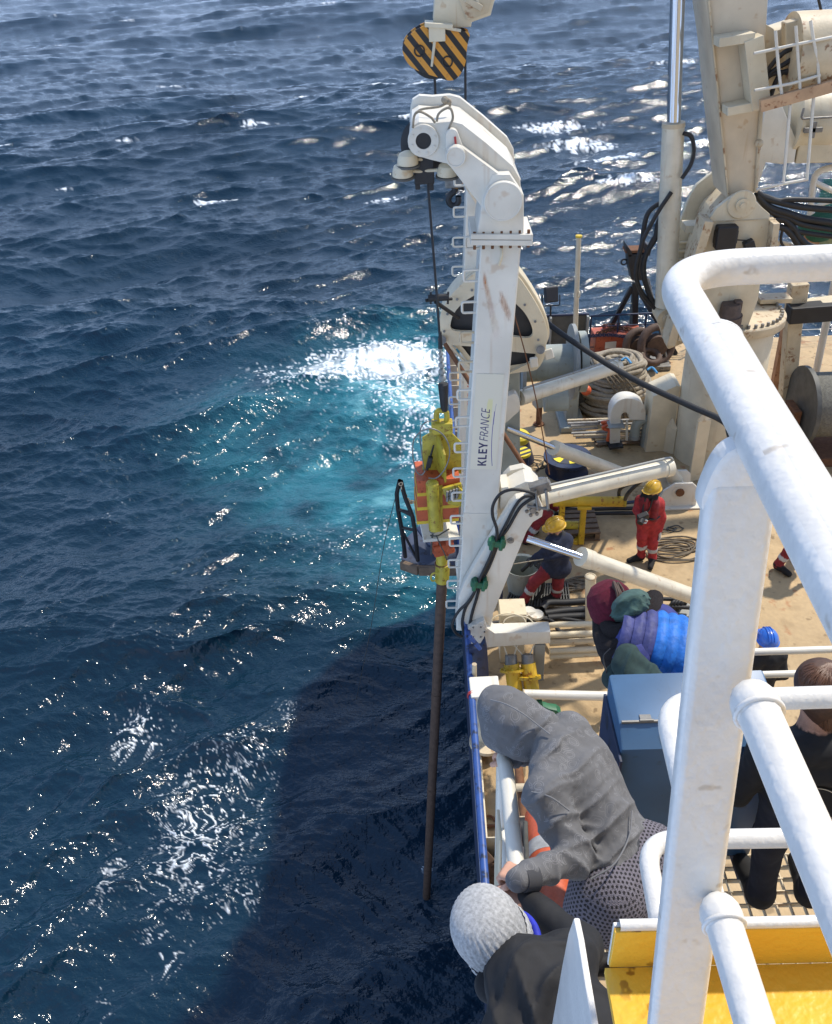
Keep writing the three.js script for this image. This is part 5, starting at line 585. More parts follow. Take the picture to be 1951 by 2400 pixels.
{ // yellow pipe stand, hose bundle, pallet
  const S = src7, a = at(...S(510, 330), 'y', 0.85), b = at(...S(1080, 332), 'y', 0.85), o = thing('pipe_stand', 'yellow pipe rack on two legs above a wooden pallet', 'pipe rack', at(...S(775, 560), 'y', 0));
  o.part('pipe', rod(a, b, 0.085, 0.085, 20), M.safety); const l = at(...S(760, 360), 'y', 0.8), l2 = at(...S(790, 560), 'y', 0.0); o.part('leg', [beam(V(l.x, 0.03, l.z), V(l.x, 0.85, l.z), 0.09, 0.09, 0.01), beam(V(l.x - 0.1, 0.04, l.z), V(l2.x, 0.04, l2.z), 0.09, 0.07, 0.01, V(0, 1, 0)), box(0.22, 0.05, 0.2, V(l.x, 0.79, l.z))], M.safety); o.part('leg', beam(V(a.x + 0.15, 0, a.z), V(a.x + 0.15, 0.8, a.z), 0.09, 0.09, 0.01), M.safety); const y2 = at(...S(600, 520), 'y', 0.35), y3 = at(...S(715, 525), 'y', 0.35); o.part('cross_pipe', rod(y2, y3, 0.07, 0.07, 16), M.limeyellow); o.part('end_cap', rod(b, b.clone().add(V(0.04, 0, 0)), 0.088, 0.088, 20), M.limeyellow);
  const pl = at(...S(740, 655), 'y', 0), p = thing('pallet', 'weathered wooden pallet under the yellow pipe rack', 'pallet', pl); for (let i = 0; i < 5; i++) p.part('slat', box(0.62, 0.028, 0.11, V(pl.x, 0.15, pl.z - 0.06 - i * 0.15), [0, 0.02, 0], 0.004), M.wood); for (let i = 0; i < 3; i++) p.part('bearer', box(0.08, 0.10, 0.72, V(pl.x - 0.26 + i * 0.26, 0.085, pl.z - 0.36), null, 0.004), M.wood); for (const z of [-0.04, -0.66]) p.part('bottom_board', box(0.62, 0.025, 0.1, V(pl.x, 0.018, pl.z + z), null, 0.004), M.wood);
  const hb = (y0, y1, k, r, mt, lab) => single('deck_pipe', lab, 'pipe', tube([at(...S(520, y0), 'y', 0.1 + k), at(...S(760, (y0 + y1) / 2 + 3), 'y', 0.1 + k), at(...S(980, (y0 + y1) / 2 - 2), 'y', 0.1 + k), at(...S(1210, y1), 'y', 0.1 + k)], r, 40, 8), mt, at(...S(760, y0), 'y', 0.1), 'pipes lying behind the yellow rack'); hb(380, 330, 0.1, 0.03, M.navy, 'navy pipe lying highest behind the yellow rack'); hb(400, 385, 0.05, 0.032, M.rubber, 'black pipe lying between two others behind the yellow rack'); hb(432, 425, 0, 0.034, M.rubber, 'black pipe lying lowest, next to the pallet behind the yellow rack');
  const cn = at(...S(450, 500), 'y', 0), k = thing('equipment_case', 'pale open equipment case beside the crouching figure', 'case', cn); k.part('case', box(0.55, 0.4, 0.5, V(cn.x - 0.15, 0.2, cn.z - 0.25), [0, 0.1, 0], 0.02), M.greyGreen); k.part('lid', box(0.55, 0.03, 0.5, V(cn.x - 0.15, 0.42, cn.z - 0.28), [0.1, 0.1, 0], 0.01), M.yellow);
}
{ // pipe rails, grating, hoses and stub post inboard of the gantry foot
  const S = src8, pp = at(...S(970, 590), 'y', 0), pt = at(...S(968, 150), 'z', pp.z); const s = thing('deck_post', 'stubby cream pipe post standing among the deck pipes', 'post', pp); s.part('pipe', rod(pp, pt, 0.078, 0.075, 20), M.cream); s.part('rim', torus(pt, 0.07, 0.012, V(0, 1, 0)), M.creamWorn);
  [[545, 530, 0.5], [600, 575, 0.36], [655, 635, 0.25], [690, 665, 0.14]].forEach(([y0, y1, h], i) => single('deck_pipe', ['cream pipe laid highest of the four beside the gantry base', 'rusty patched cream pipe, second highest beside the gantry base', 'cream pipe, third down of the four beside the gantry base', 'cream pipe lying lowest, nearly on deck beside the gantry base'][i], 'pipe', rod(at(...S(690, y0), 'y', h), at(...S(1110, y1), 'y', h), 0.045, 0.045, 12), i === 1 ? M.creamWorn : M.cream, at(...S(690, y0), 'y', h), 'cream pipes next to the gantry base'));
  single('deck_handrail', 'bent cream handrail loop over the deck pipes', 'railing', tube([at(...S(655, 520), 'y', 0.42), at(...S(670, 490), 'y', 0.66), at(...S(740, 475), 'y', 0.75), at(...S(900, 472), 'y', 0.75), at(...S(1060, 468), 'y', 0.75)], 0.04, 40, 10), M.cream, at(...S(655, 520), 'y', 0.4));
  [[[640, 370], [680, 330], [800, 325], [950, 315]], [[660, 400], [800, 382], [960, 370], [1100, 362]], [[680, 430], [820, 420], [960, 415], [1200, 410]], [[280, 470], [480, 440], [720, 430], [960, 462]], [[300, 500], [470, 455], [680, 440], [760, 520], [830, 530]], [[1300, 300], [1450, 300], [1600, 305]], [[1320, 345], [1460, 350], [1640, 360]]].forEach((l, i) => single('deck_hose', ['thick black hose bent down at its end beside the floor grating', 'thick straight black hose lying between floor grating and stub post', 'thick straight black hose just above the cream pipes at the stub post', 'thin black hose running over the gantry base to the stub post', 'thin black hose drooping over the end of the gantry base beam', 'thin black hose passing under the long white cylinder', 'thin black hose ending at the pale steel tray'][i], 'hose', tube(l.map(p => at(...S(...p), 'y', 0.3)), i < 3 ? 0.055 : 0.03, 40, 8), M.rubber, at(...S(...l[0]), 'y', 0.3), 'black hoses laid across the deck'));
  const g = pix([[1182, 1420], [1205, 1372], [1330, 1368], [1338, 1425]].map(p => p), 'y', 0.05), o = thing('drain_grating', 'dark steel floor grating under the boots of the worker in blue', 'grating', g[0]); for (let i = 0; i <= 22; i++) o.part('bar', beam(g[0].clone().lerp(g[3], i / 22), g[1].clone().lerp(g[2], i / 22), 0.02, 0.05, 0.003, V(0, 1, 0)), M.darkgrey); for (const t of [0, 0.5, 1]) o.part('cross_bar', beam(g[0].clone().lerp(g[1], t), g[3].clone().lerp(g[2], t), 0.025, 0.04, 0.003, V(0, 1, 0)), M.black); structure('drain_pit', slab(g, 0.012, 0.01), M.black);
  const bc = at(...S(1640, 420), 'y', 0); const bkt = thing('steel_tray', 'pale steel tray with strapped black hoses by the white cylinder', 'tray', bc); bkt.part('tray', box(0.5, 0.2, 0.4, V(bc.x, 0.1, bc.z), [0, 0.1, 0], 0.02), M.grey); const hh = []; for (let i = 0; i < 4; i++) bkt.part('strap', tube([at(...S(1470 + i * 22, 410), 'y', 0.1), at(...S(1520 + i * 22, 330), 'y', 0.35), at(...S(1560 + i * 16, 310), 'y', 0.3), at(...S(1590 + i * 8, 360), 'y', 0.1)], 0.025, 20, 6), M.rubber);
  const ps = at(...S(600, 415), 'y', 0.5); const bl = thing('flange_blank', 'pale round blank flange lying on the gantry base', 'flange', ps, 'blank flanges on the gantry base'); bl.part('disc', rod(ps, ps.clone().add(V(0, 0.04, 0)), 0.1, 0.1, 22), M.white); for (const [x, y] of [[500, 410], [548, 395], [455, 430]]) { const p = at(...S(x, y), 'y', 0.5), c = bl.clone(); c.name = numbered('flange_blank'); c.position.copy(p); scene.add(c); }
  // open drum / bucket by the worker in blue
  const q = at(...src6(1290, 1900), 'y', 0); const dr = thing('hose_bin', 'pale open bin with a black hose beside the worker in blue', 'bin', q); dr.part('bin', lathe([[0.2, 0], [0.27, 0.5], [0.28, 0.52], [0.25, 0.5], [0.19, 0.03], [0, 0.03]], q, V(0, 1, 0), 26), M.greyGreen); dr.part('hose', tube([q.clone().add(V(0.18, 0.05, 0.3)), q.clone().add(V(0.3, 0.3, 0.26)), q.clone().add(V(0.2, 0.62, 0.05)), q.clone().add(V(0.0, 0.4, 0.0))], 0.03, 30, 8), M.rubber); dr.part('post', rod(q.clone().add(V(-0.35, 0, 0.35)), q.clone().add(V(-0.35, 1.0, 0.3)), 0.035, 0.035, 10), M.navy);
}
{ // two yellow transponder bottles with wire slings
  const S = src8; const mk = (cx, cyTop, cyF, cyB, label) => { const yb = 0.55, base = at(...S(cx + 28, cyB), 'y', yb), d = 11.85, T = (x, y) => at(...S(x, y), 'd', d), o = thing('yellow_bottle', label, 'instrument', base); const a = T(cx, cyTop), f = T(cx + 8, cyF), b = T(cx + 30, cyB); o.part('body', [rod(T(cx + 4, cyTop + 60), b, 0.10, 0.10, 22)], M.safety); o.part('flange', [rod(f.clone().lerp(a, 0.12), f, 0.165, 0.165, 28)], M.safety); for (let i = 0; i < 8; i++) { const t = i * 0.785, dir = a.clone().sub(f).normalize(), u = dir.clone().cross(V(0, 0, 1)).normalize(), v = dir.clone().cross(u); const p = f.clone().addScaledVector(u, 0.135 * Math.cos(t)).addScaledVector(v, 0.135 * Math.sin(t)); o.part('bolt', rod(p, p.clone().addScaledVector(dir, 0.05), 0.014, 0.014, 6), M.limeyellow); } o.part('neck', rod(T(cx + 2, cyTop + 70), a, 0.085, 0.08, 20), M.steel); return [o, a, T]; };
  const [b1, a1, T1] = mk(428, 680, 790, 930, 'yellow flanged instrument bottle with a wire sling'); b1.userData.label = 'yellow flanged instrument bottle standing closer to the blue railing'; b1.part('sling', tube([T1(405, 690), T1(370, 600), T1(300, 500), T1(310, 430), T1(400, 400), T1(500, 420), T1(530, 480), T1(490, 570), T1(450, 680)], 0.009, 60, 6), M.cream);
  const [b2, a2, T2] = mk(540, 675, 840, 920, 'yellow flanged instrument bottle standing next to the white rail end'); b2.part('sling', tube([T2(515, 690), T2(440, 600), T2(380, 500), T2(390, 440), T2(470, 415), T2(560, 440), T2(605, 530), T2(590, 600), T2(555, 680)], 0.009, 60, 6), M.cream);
}
{ // blue chute and white locker box on the ship's side by the railing
  const S = src8, c = at(...S(250, 720), 'y', 0.9), o = thing('blue_chute', 'dark blue folded steel chute leaning inside the blue railing', 'chute', V(c.x - 0.15, 0, c.z)); const p = [[145, 640], [225, 635], [255, 585], [268, 640], [282, 860], [230, 850], [150, 860]].map(k => at(...S(...k), 'z', c.z)); o.part('plate', ext(p, c.z, 0.10, 0.01), M.navy); o.part('stiffener', beam(at(...S(150, 555), 'z', c.z + 0.08), at(...S(222, 640), 'z', c.z + 0.08), 0.05, 0.05, 0.01), M.shipblue); o.part('foot', beam(V(c.x - 0.1, 0, c.z - 0.05), V(c.x - 0.1, 0.6, c.z - 0.05), 0.12, 0.08, 0.01), M.navy);
  const w = at(...S(250, 915), 'y', 1.0), b = thing('white_cowl', 'white square topped cowl with a round rusty flange at the railing', 'vent', V(w.x, 0, w.z)); b.part('top_box', box(0.36, 0.12, 0.34, V(w.x, 1.0, w.z), [0, 0.03, 0], 0.015), M.white); b.part('body', lathe([[0.14, 0.0], [0.15, 0.6], [0.17, 0.94]], V(w.x, 0, w.z), V(0, 1, 0), 24), M.cream); b.part('flange', rod(V(w.x + 0.02, 0.15, w.z + 0.1), V(w.x + 0.02, 0.2, w.z + 0.1), 0.22, 0.22, 26), M.creamWorn); const st = at(...S(182, 860), 'y', 0.95); b.part('stub', rod(V(st.x, 0.6, st.z - 0.05), V(st.x, 1.2, st.z - 0.05), 0.03, 0.03, 12), M.creamWorn);
  const r0 = at(1228, 1627, 'd', 11.4), r1 = at(1440, 1632, 'd', 11.4); const rr = thing('white_pipe', 'thick white pipe with a chipped open end beside the yellow bottles', 'pipe', V(r0.x, 0, r0.z)); rr.part('pipe', rod(r0, r1, 0.062, 0.062, 20), M.white); rr.part('end_ring', torus(r0, 0.055, 0.012, V(1, 0, 0)), M.creamWorn); for (const t of [0.12, 0.95]) { const p = r0.clone().lerp(r1, t); rr.part('support', rod(V(p.x, 0, p.z), p, 0.03, 0.03, 8), M.white); }
  single('deck_pipe', 'thin cream pipe beside the blue locker low on deck', 'pipe', rod(at(1370, 1741, 'y', 0.1), at(1460, 1743, 'y', 0.1), 0.035, 0.035, 10), M.cream, at(1370, 1741, 'y', 0.1));
  const g = at(1272, 1694, 'y', 0), gc = thing('green_cleat', 'green painted deck fitting with two horns beside the hooded person', 'cleat', g); gc.part('horns', ext([[0, 0], [0.04, 0.3], [0.1, 0.34], [0.12, 0.22], [0.2, 0.18], [0.3, 0.16], [0.36, 0.1], [0.3, 0.04], [0.12, 0.0]].map(([x, y]) => V(g.x - 0.12 + x, 0.05 + y, 0)), g.z, 0.14, 0.02), M.green); gc.part('base', box(0.4, 0.05, 0.3, V(g.x + 0.04, 0.025, g.z - 0.07), null, 0.01), M.green);
  // tangle of rust-coloured rope beside the bottles and rusty manifold below
  const t = at(1200, 1640, 'y', 0.9), r = rng(31), gs = []; for (let i = 0; i < 9; i++) { const p = []; for (let k = 0; k < 6; k++) p.push(V(t.x + 0.03 * k + 0.25 * (r() - 0.5), 0.9 + 0.12 * (r() - 0.5), t.z + 0.16 * k * 0.4 + 0.2 * (r() - 0.5))); gs.push(tube(p, 0.011, 24, 5)); } single('rope_tangle', 'tangle of rust coloured rope at the foot of the yellow bottles', 'rope', gs, M.rust, t).userData.kind = 'stuff';
  const m0 = at(1228, 1700, 'y', 0.9), m1 = at(1232, 1990, 'y', 0.9); const mn = thing('pipe_manifold', 'rusty cream pipe manifold under the leaning hooded person', 'pipes', V(m0.x, 0, m0.z)); mn.part('pipe', rod(V(m0.x + 0.06, 0.8, m0.z), V(m0.x + 0.06, 0.8, m1.z), 0.06, 0.06, 14), M.creamWorn); mn.part('pipe', rod(V(m0.x - 0.1, 0.7, m0.z), V(m0.x - 0.1, 0.7, m1.z), 0.05, 0.05, 14), M.rust); for (const py of [1715, 1835, 1912]) { const p = at(1220, py, 'y', 0.9); mn.part('branch', rod(V(p.x - 0.12, 0.82, p.z), V(p.x + 0.5, 0.82, p.z), 0.045, 0.045, 12), M.creamWorn); } const bp = at(1235, 1940, 'y', 0.9); mn.part('coupling', rod(V(bp.x - 0.1, 0.86, bp.z), V(bp.x + 0.35, 0.86, bp.z), 0.13, 0.13, 18), M.black); for (const z of [m0.z, m1.z]) mn.part('support', rod(V(m0.x, 0, z), V(m0.x, 0.8, z), 0.05, 0.05, 10), M.creamWorn); const bk = at(1225, 1995, 'y', 0.7); mn.part('pot', lathe([[0.12, 0], [0.16, 0.3], [0.13, 0.28], [0.1, 0.04]], V(bk.x, 0.5, bk.z), V(0, 1, 0), 20), M.rust);
  const sh = at(1146, 1925, 'y', 0.03); single('deck_shackle', 'rusty shackle lying on the narrow side deck', 'shackle', [torus(sh, 0.07, 0.016, V(0, 1, 0.1), 20, 8, 5.2), rod(sh.clone().add(V(-0.09, 0, 0.06)), sh.clone().add(V(0.09, 0, 0.06)), 0.016)], M.rust, sh);
  const tb = at(1164, 2050, 'y', 0.5); const tbx = thing('scrap_box', 'open steel box of scrap on the narrow side deck', 'box', V(tb.x, 0, tb.z)); for (const [dx, dz, w, d] of [[-0.12, 0, 0.015, 0.9], [0.16, 0, 0.015, 0.9], [0.02, 0.45, 0.28, 0.015], [0.02, -0.45, 0.28, 0.015]]) tbx.part('side', box(w, 0.5, d, V(tb.x + dx, 0.25, tb.z + dz), null, 0.003), M.cream); tbx.part('scrap', Array.from({ length: 16 }, (_, i) => box(0.06 + 0.08 * r(), 0.06, 0.08 + 0.06 * r(), V(tb.x + 0.02 + 0.2 * (r() - 0.5), 0.2 + 0.1 * r(), tb.z + 0.7 * (r() - 0.5)), [r(), r(), r()], 0.008)), M.rustPipe).userData.kind = 'stuff';
}
{ // right edge: cream frame, winch drum, net basket
  const S = src5, c = at(1838, 1010, 'y', 0), o = thing('gallows', 'rust streaked cream gallows frame with a black padded beam', 'gallows', c), T = (x, y, dz = 0) => at(...S(x, y), 'z', c.z + dz); const top = T(1470, 640), mid = T(1420, 860);
  o.part('post', beam(V(c.x, 0, c.z), mid, 0.26, 0.26, 0.02), M.creamWorn); o.part('post_top', beam(mid, T(1465, 560), 0.30, 0.26, 0.02), M.creamWorn); o.part('padded_beam', beam(T(1375, 815, 0.2), T(1375, 815, 0.2).add(V(3.2, 0.12, 0)), 0.3, 0.3, 0.02, V(0, 0, 1)), M.black); o.part('arm', beam(T(1400, 760, 0.05), T(1400, 760, 0.05).add(V(3.0, 0.3, 0)), 0.12, 0.3, 0.02), M.cream); o.part('post', beam(V(c.x + 3.1, 0, c.z), V(c.x + 3.1, mid.y + 0.3, c.z), 0.26, 0.26, 0.02), M.creamWorn);
  const w = at(1880, 1060, 'y', 0), wz = w.z, R = 0.72, cx = at(1880, 960, 'z', wz).x, cy = at(1880, 950, 'z', wz).y, d = thing('cable_winch', 'large grey drum winch with dark flange and a red strap', 'winch', V(cx, 0, wz)); d.part('drum', rod(V(cx + 0.05, cy, wz), V(cx + 1.9, cy, wz), R * 0.82, R * 0.82, 40), P_(lin(0.24, 0.23, 0.19), 0.8, texSoft, 0.2, { bumpMap: scaled(bumpFine, 0.15), bumpScale: 0.01 })); for (const x of [0, 1.95]) d.part('flange', rod(V(cx + x - 0.04, cy, wz), V(cx + x + 0.04, cy, wz), R, R, 44), M.darkgrey); d.part('strap', torus(V(cx + 0.72, cy, wz), R * 0.835, 0.025, V(1, 0, 0.12), 44, 6), M.redStrap); d.part('cradle', [box(2.1, 0.18, 1.1, V(cx + 0.95, 0.09, wz), null, 0.02), box(0.14, cy, 0.5, V(cx - 0.16, cy / 2, wz), null, 0.02), box(0.14, cy, 0.5, V(cx + 2.1, cy / 2, wz), null, 0.02)], M.rust);
  const nb = at(1905, 620, 'z', -16), Q = src2, K = (x, y) => at(...Q(x, y), 'z', -16), nbk = thing('net_basket', 'tall white framed cage with teal netting and rusty corner', 'cage', V(nb.x, 0, -16)); nbk.part('frame', [tube([K(1520, 2079), K(1560, 1700), K(1585, 1480), K(1620, 1400), K(1736, 1360), K(1850, 1350)], 0.06, 40, 8), rod(K(1590, 1480), K(1850, 1600), 0.05), rod(K(1560, 1730), K(1850, 1880), 0.05), rod(K(1580, 1680), K(1850, 1600), 0.035)], M.white); nbk.part('corner_post', [beam(V(K(1500, 2079).x, 0, -16), K(1490, 2000), 0.16, 0.16), box(0.3, 0.35, 0.3, K(1540, 1960))], P_(lin(0.5, 0.25, 0.12), 0.7, texWorn, 1)); const net = [], a = K(1575, 1880), b = K(1860, 1880), hgt = K(1600, 1470).y - a.y; for (let i = 0; i <= 26; i++) net.push(rod(V(mix(a.x, b.x, i / 26), a.y, -16.05), V(mix(a.x, b.x, i / 26) + 0.05, a.y + hgt, -16.05), 0.009, 0.009, 4)); for (let i = 0; i <= 22; i++) net.push(rod(V(a.x, a.y + hgt * i / 22, -16.05), V(b.x, a.y + hgt * i / 22, -16.05), 0.009, 0.009, 4)); nbk.part('netting', net, M.teal).userData.kind = 'stuff'; nbk.part('net_bundle', [ball(K(1620, 1840), 0.35, 0.28, 0.3), ball(K(1740, 1830), 0.4, 0.22, 0.3)], P_(lin(0.02, 0.12, 0.07), 0.9, texSoft, 0.2)); nbk.part('tarpaulin', ext([K(1570, 2010), K(1640, 1930), K(1860, 1880), K(1860, 2110), K(1640, 2110)], -16.1, 0.3, 0.03), P_(lin(0.45, 0.5, 0.30), 0.7, texSoft, 0.6)); nbk.part('legs', [rod(V(K(1840, 2079).x, 0, -16), K(1840, 1880), 0.07)], M.white);
}
// ------------------------------------------------------------------ the viewer's own platform: railing and yellow deck tray
{
  const o = thing('viewer_railing', 'thick brush painted white railing with rounded corner and flat post', 'railing', V(0.36, 7.4, -0.8));
  const run = (pts, R, r, rs = 26) => { // polyline with rounded corners, evenly sampled
    const out = [pts[0].clone()]; for (let i = 1; i < pts.length; i++) { const P = pts[i], A = pts[i - 1], B = pts[i + 1]; if (!B) { const a = out[out.length - 1].clone(), n = Math.max(1, Math.ceil(a.distanceTo(P) / 0.03)); for (let k = 1; k <= n; k++) out.push(a.clone().lerp(P, k / n)); break; } const d0 = A.clone().sub(P).normalize(), d1 = B.clone().sub(P).normalize(), s0 = P.clone().addScaledVector(d0, R), s1 = P.clone().addScaledVector(d1, R), a = out[out.length - 1].clone(), n = Math.max(1, Math.ceil(a.distanceTo(s0) / 0.03)); for (let k = 1; k <= n; k++) out.push(a.clone().lerp(s0, k / n)); for (let k = 1; k <= 8; k++) { const t = k / 8; out.push(s0.clone().multiplyScalar((1 - t) * (1 - t)).addScaledVector(P, 2 * t * (1 - t)).addScaledVector(s1, t * t)); } } return tube(out, r, out.length * 3, rs, false, 0.5); };
  const zr = -1.345, yM = at(1900, 1635, 'z', zr).y, yL = at(1850, 1985, 'z', zr).y, xN = (z) => 0.384 + (z + 1.3) * -0.047;
  o.part('top_rail', run([V(3.1, 8.5, -1.37), V(0.372, 8.5, zr), V(xN(0.7), 8.5, 0.7)], 0.115, 0.0278), M.brushWhite);
  o.part('rail_sleeve', [tube([V(xN(-1.08), 8.497, -1.08), V(xN(-1.02), 8.497, -1.02), V(xN(-0.9), 8.496, -0.9), V(xN(-0.6), 8.497, -0.6), V(xN(0.7), 8.497, 0.7)], 0.033, 60, 26), ball(V(xN(-1.07), 8.497, -1.07), 0.0325, 0.0325, 0.05, 24)], M.brushWhite);
  o.part('middle_rail', run([V(3.1, yM, zr), V(0.478, yM, zr), V(0.452, yM, -0.8)], 0.085, 0.0245), M.brushWhite); o.part('lower_rail', run([V(3.1, yL, zr), V(0.50, yL, zr - 0.03), V(0.47, yL, -0.8)], 0.085, 0.0245), M.brushWhite);
  const s1 = at(1772, 1655, 'y', 8.208), s2 = at(1692, 2150, 'y', 7.853); o.part('side_rail', run([s1, V(0.370, 8.208, 0.7)], 0.1, 0.0245), M.brushWhite); o.part('side_rail', run([s2, V(0.372, 7.853, 0.7)], 0.1, 0.0245), M.brushWhite);
  const pt = at(1737, 1115, 'z', -0.835), pq = at(1582, 2400, 'z', -0.655), pb = pt.clone().lerp(pq, 1.1); o.part('flat_post', beam(pb, pt, 0.081, 0.03, 0.012, V(0, 0, 1)), M.brushWhite);
  o.part('post_head', [ext(smoothPoly([V(pt.x - 0.041, pt.y - 0.04, 0), V(pt.x - 0.041, pt.y + 0.005, 0), V(pt.x - 0.026, pt.y + 0.04, 0), V(pt.x, pt.y + 0.05, 0), V(pt.x + 0.026, pt.y + 0.04, 0), V(pt.x + 0.041, pt.y + 0.005, 0), V(pt.x + 0.041, pt.y - 0.04, 0)], 5), -0.82, 0.03, 0.008)], M.brushWhite); for (const [c, n, R] of [[s1, V(0, 0, 1), 0.027], [s2, V(0, 0, 1), 0.027], [V(xN(-1.085), 8.498, -1.085), V(0, 0, 1), 0.030]]) o.part('weld_bead', torus(c.clone().add(V(0, 0, 0.012)), R, 0.0032, n, 40, 8), M.brushWhite); o.part('weld_fillet', ball(s1, 0.029, 0.029, 0.034, 16), M.brushWhite); o.part('weld_fillet', ball(s2, 0.029, 0.029, 0.034, 16), M.brushWhite);
}
{
  const Y = 7.4, g = makeTex(512, (u, v) => { const m = fbm(u * 6, v * 6, 4, 6), s = fbm(u * 48 + 3, v * 48, 3, 48), k = sstep(0.62, 0.72, s) * 0.9 * sstep(0.60, 0.72, fbm(u * 5 + 2, v * 5 + 8, 3, 5)), f = sstep(0.72, 0.8, fbm(u * 14 + 8, v * 14, 4, 14)) * 0.9; let c = [0.97 + 0.06 * (m - 0.5), 0.96 + 0.12 * (m - 0.5), 0.93 + 0.2 * (m - 0.5)]; return c.map((x, i) => mix(mix(x, [0.35, 0.22, 0.12][i], k * 0.6), [0.96, 0.96, 0.93][i], f * 0.0)); });
  const ym = P_(lin(0.80, 0.47, 0.045), 0.45, g, 0.9, { bumpMap: scaled(bumpFine, 0.4), bumpScale: 0.002 });
  structure('yellow_platform', [slab([V(0.272, 0, 1.0), V(3.2, 0, 1.0), V(3.2, 0, -0.835), V(0.272, 0, -0.835)], Y, 0.02, 0.001)], ym, 'yellow painted floor of the viewing platform');
  const o = thing('platform_coaming', 'white edged upright coaming around the yellow platform floor', 'coaming', V(0.3, Y, -0.9));
  o.part('inner_face', box(2.92, 0.115, 0.01, V(1.74, Y + 0.055, -0.841), null, 0.002), ym); o.part('top_edge', tube([V(0.29, Y + 0.118, -0.847), V(0.6, Y + 0.119, -0.845), V(1.0, Y + 0.118, -0.848), V(2.0, Y + 0.118, -0.847), V(3.2, Y + 0.118, -0.847)], 0.010, 80, 10), M.brushWhite); o.part('outer_face', box(2.92, 0.13, 0.008, V(1.74, Y + 0.05, -0.851), null, 0.002), M.brushWhite);
  const X = 0.262, sp = [[1352, 2152], [1340, 2185], [1325, 2260], [1300, 2400], [1275, 2560], [1420, 2560], [1395, 2400], [1378, 2300], [1362, 2200]].map(p => at(p[0], p[1], 'x', X)); const gs = ext(sp.map(p => V(-p.z, p.y, 0)), 0, 0.014, 0.004); gs.rotateY(Math.PI / 2); gs.translate(X + 0.007, 0, 0); o.part('side_plate', gs, M.brushWhite);
}
{ // blue ventilation locker on the walkway
  const x0 = at(1427, 1582, 'y', 6.0).x, x1 = 1.47, yT = 6.0, z0 = at(1427, 1582, 'y', 6.0).z, o = thing('blue_locker', 'blue steel ventilation locker with sloping lid beside the hooded person', 'locker', V((x0 + x1) / 2, 5, -2.7));
  const side = (y, z) => V(-z, y, 0), yC = 5.97, zC = at(1470, 1695, 'y', yC).z, yF = 5.90, zF = at(1485, 1757, 'y', yF).z; const prof = [V(-z0, yT, 0), V(-zC, yC, 0), V(-zF, yF, 0), V(-zF, 5.5, 0), V(-zF + 0.03, 5.06, 0), V(-z0, 5.06, 0)];
  const g = ext(prof, 0, x1 - x0, 0.012); g.rotateY(Math.PI / 2); g.translate(x1, 0, 0); g.translate(0, 0, 0); const gp = g.attributes.position; let mx = Infinity; for (let i = 0; i < gp.count; i++) mx = Math.min(mx, gp.getX(i)); g.translate(x0 - mx, 0, 0); o.part('body', g, M.locker);
  o.part('lid_seam', box(x1 - x0 - 0.02, 0.012, 0.012, V((x0 + x1) / 2, yC + 0.008, zC), null, 0.003), M.steel); o.part('side_door', box(0.014, 0.75, 0.40, V(x0 - 0.006, 5.50, (z0 + zF) / 2 + 0.02), null, 0.004), M.navy); o.part('door_handle', rod(V(x0 - 0.02, 5.35, zF - 0.09), V(x0 - 0.02, 5.6, zF - 0.09), 0.01, 0.01, 8), M.steel);  for (const x of [x0 + 0.12, x1 - 0.18]) o.part('hinge', [rod(V(x - 0.03, yC + 0.014, zC), V(x + 0.03, yC + 0.014, zC), 0.007, 0.007, 10), box(0.05, 0.004, 0.035, V(x, yC + 0.009, zC - 0.022), [-0.08, 0, 0], 0.001)], M.steel); for (const x of [x0 + 0.05, x1 - 0.05]) o.part('foot', box(0.06, 0.06, 0.4, V(x, 5.03, -2.7), null, 0.004), M.navy);
}
{ // orange canister on the rail, lashed with rope
  const a = at(1275, 1905, 'd', 4.15), b = at(1322, 2290, 'd', 3.45), o = thing('life_canister', 'orange red rescue canister with silver band and grey rope beside the handrail', 'canister', a), ax = b.clone().sub(a).normalize(), pr = [[0, -0.02], [0.06, -0.01], [0.09, 0.02], [0.094, 0.06], [0.094, a.distanceTo(b)]];
  o.part('tube', lathe(pr, a, ax, 30), M.orangeBright); const m = at(1287, 2000, 'd', 3.98); o.part('reflective_band', rod(a.clone().addScaledVector(ax, 0.2), a.clone().addScaledVector(ax, 0.27), 0.0955, 0.0955, 30), P_(lin(0.55, 0.56, 0.56), 0.35, texSoft, 0.3)); for (const t of [0.62, 0.72]) o.part('hoop', rod(a.clone().addScaledVector(ax, t), a.clone().addScaledVector(ax, t + 0.02), 0.099, 0.099, 30), M.orangeBright); const up = V(-0.04, 0.105, 0.03), q = (t, s, e = 1) => a.clone().addScaledVector(ax, t).addScaledVector(up, e).add(V(s, 0, 0)); o.part('rope', tube([q(0.1, -0.06), q(0.3, -0.07), q(0.5, -0.075), q(0.62, -0.05), q(0.7, 0.0), q(0.74, 0.05, 0.95), q(0.69, 0.04), q(0.72, -0.02, 1.1), q(0.8, -0.05), q(0.9, -0.06)], 0.011, 70, 8), M.ropeGrey); o.part('knot', [torus(q(0.71, 0.01, 1.05), 0.022, 0.011, V(0.3, 1, 0.2), 14, 7), torus(q(0.725, -0.01, 1.1), 0.02, 0.011, V(0.8, 1, 0.2), 14, 7)], M.ropeGrey); o.part('bracket', [beam(V(0.27, 5.35, a.z + 0.15), V(a.x, a.y - 0.05, a.z + 0.15), 0.05, 0.02, 0.004), beam(V(0.27, 5.35, b.z - 0.2), V(b.x, b.y - 0.05, b.z - 0.2), 0.05, 0.02, 0.004)], M.white);
}
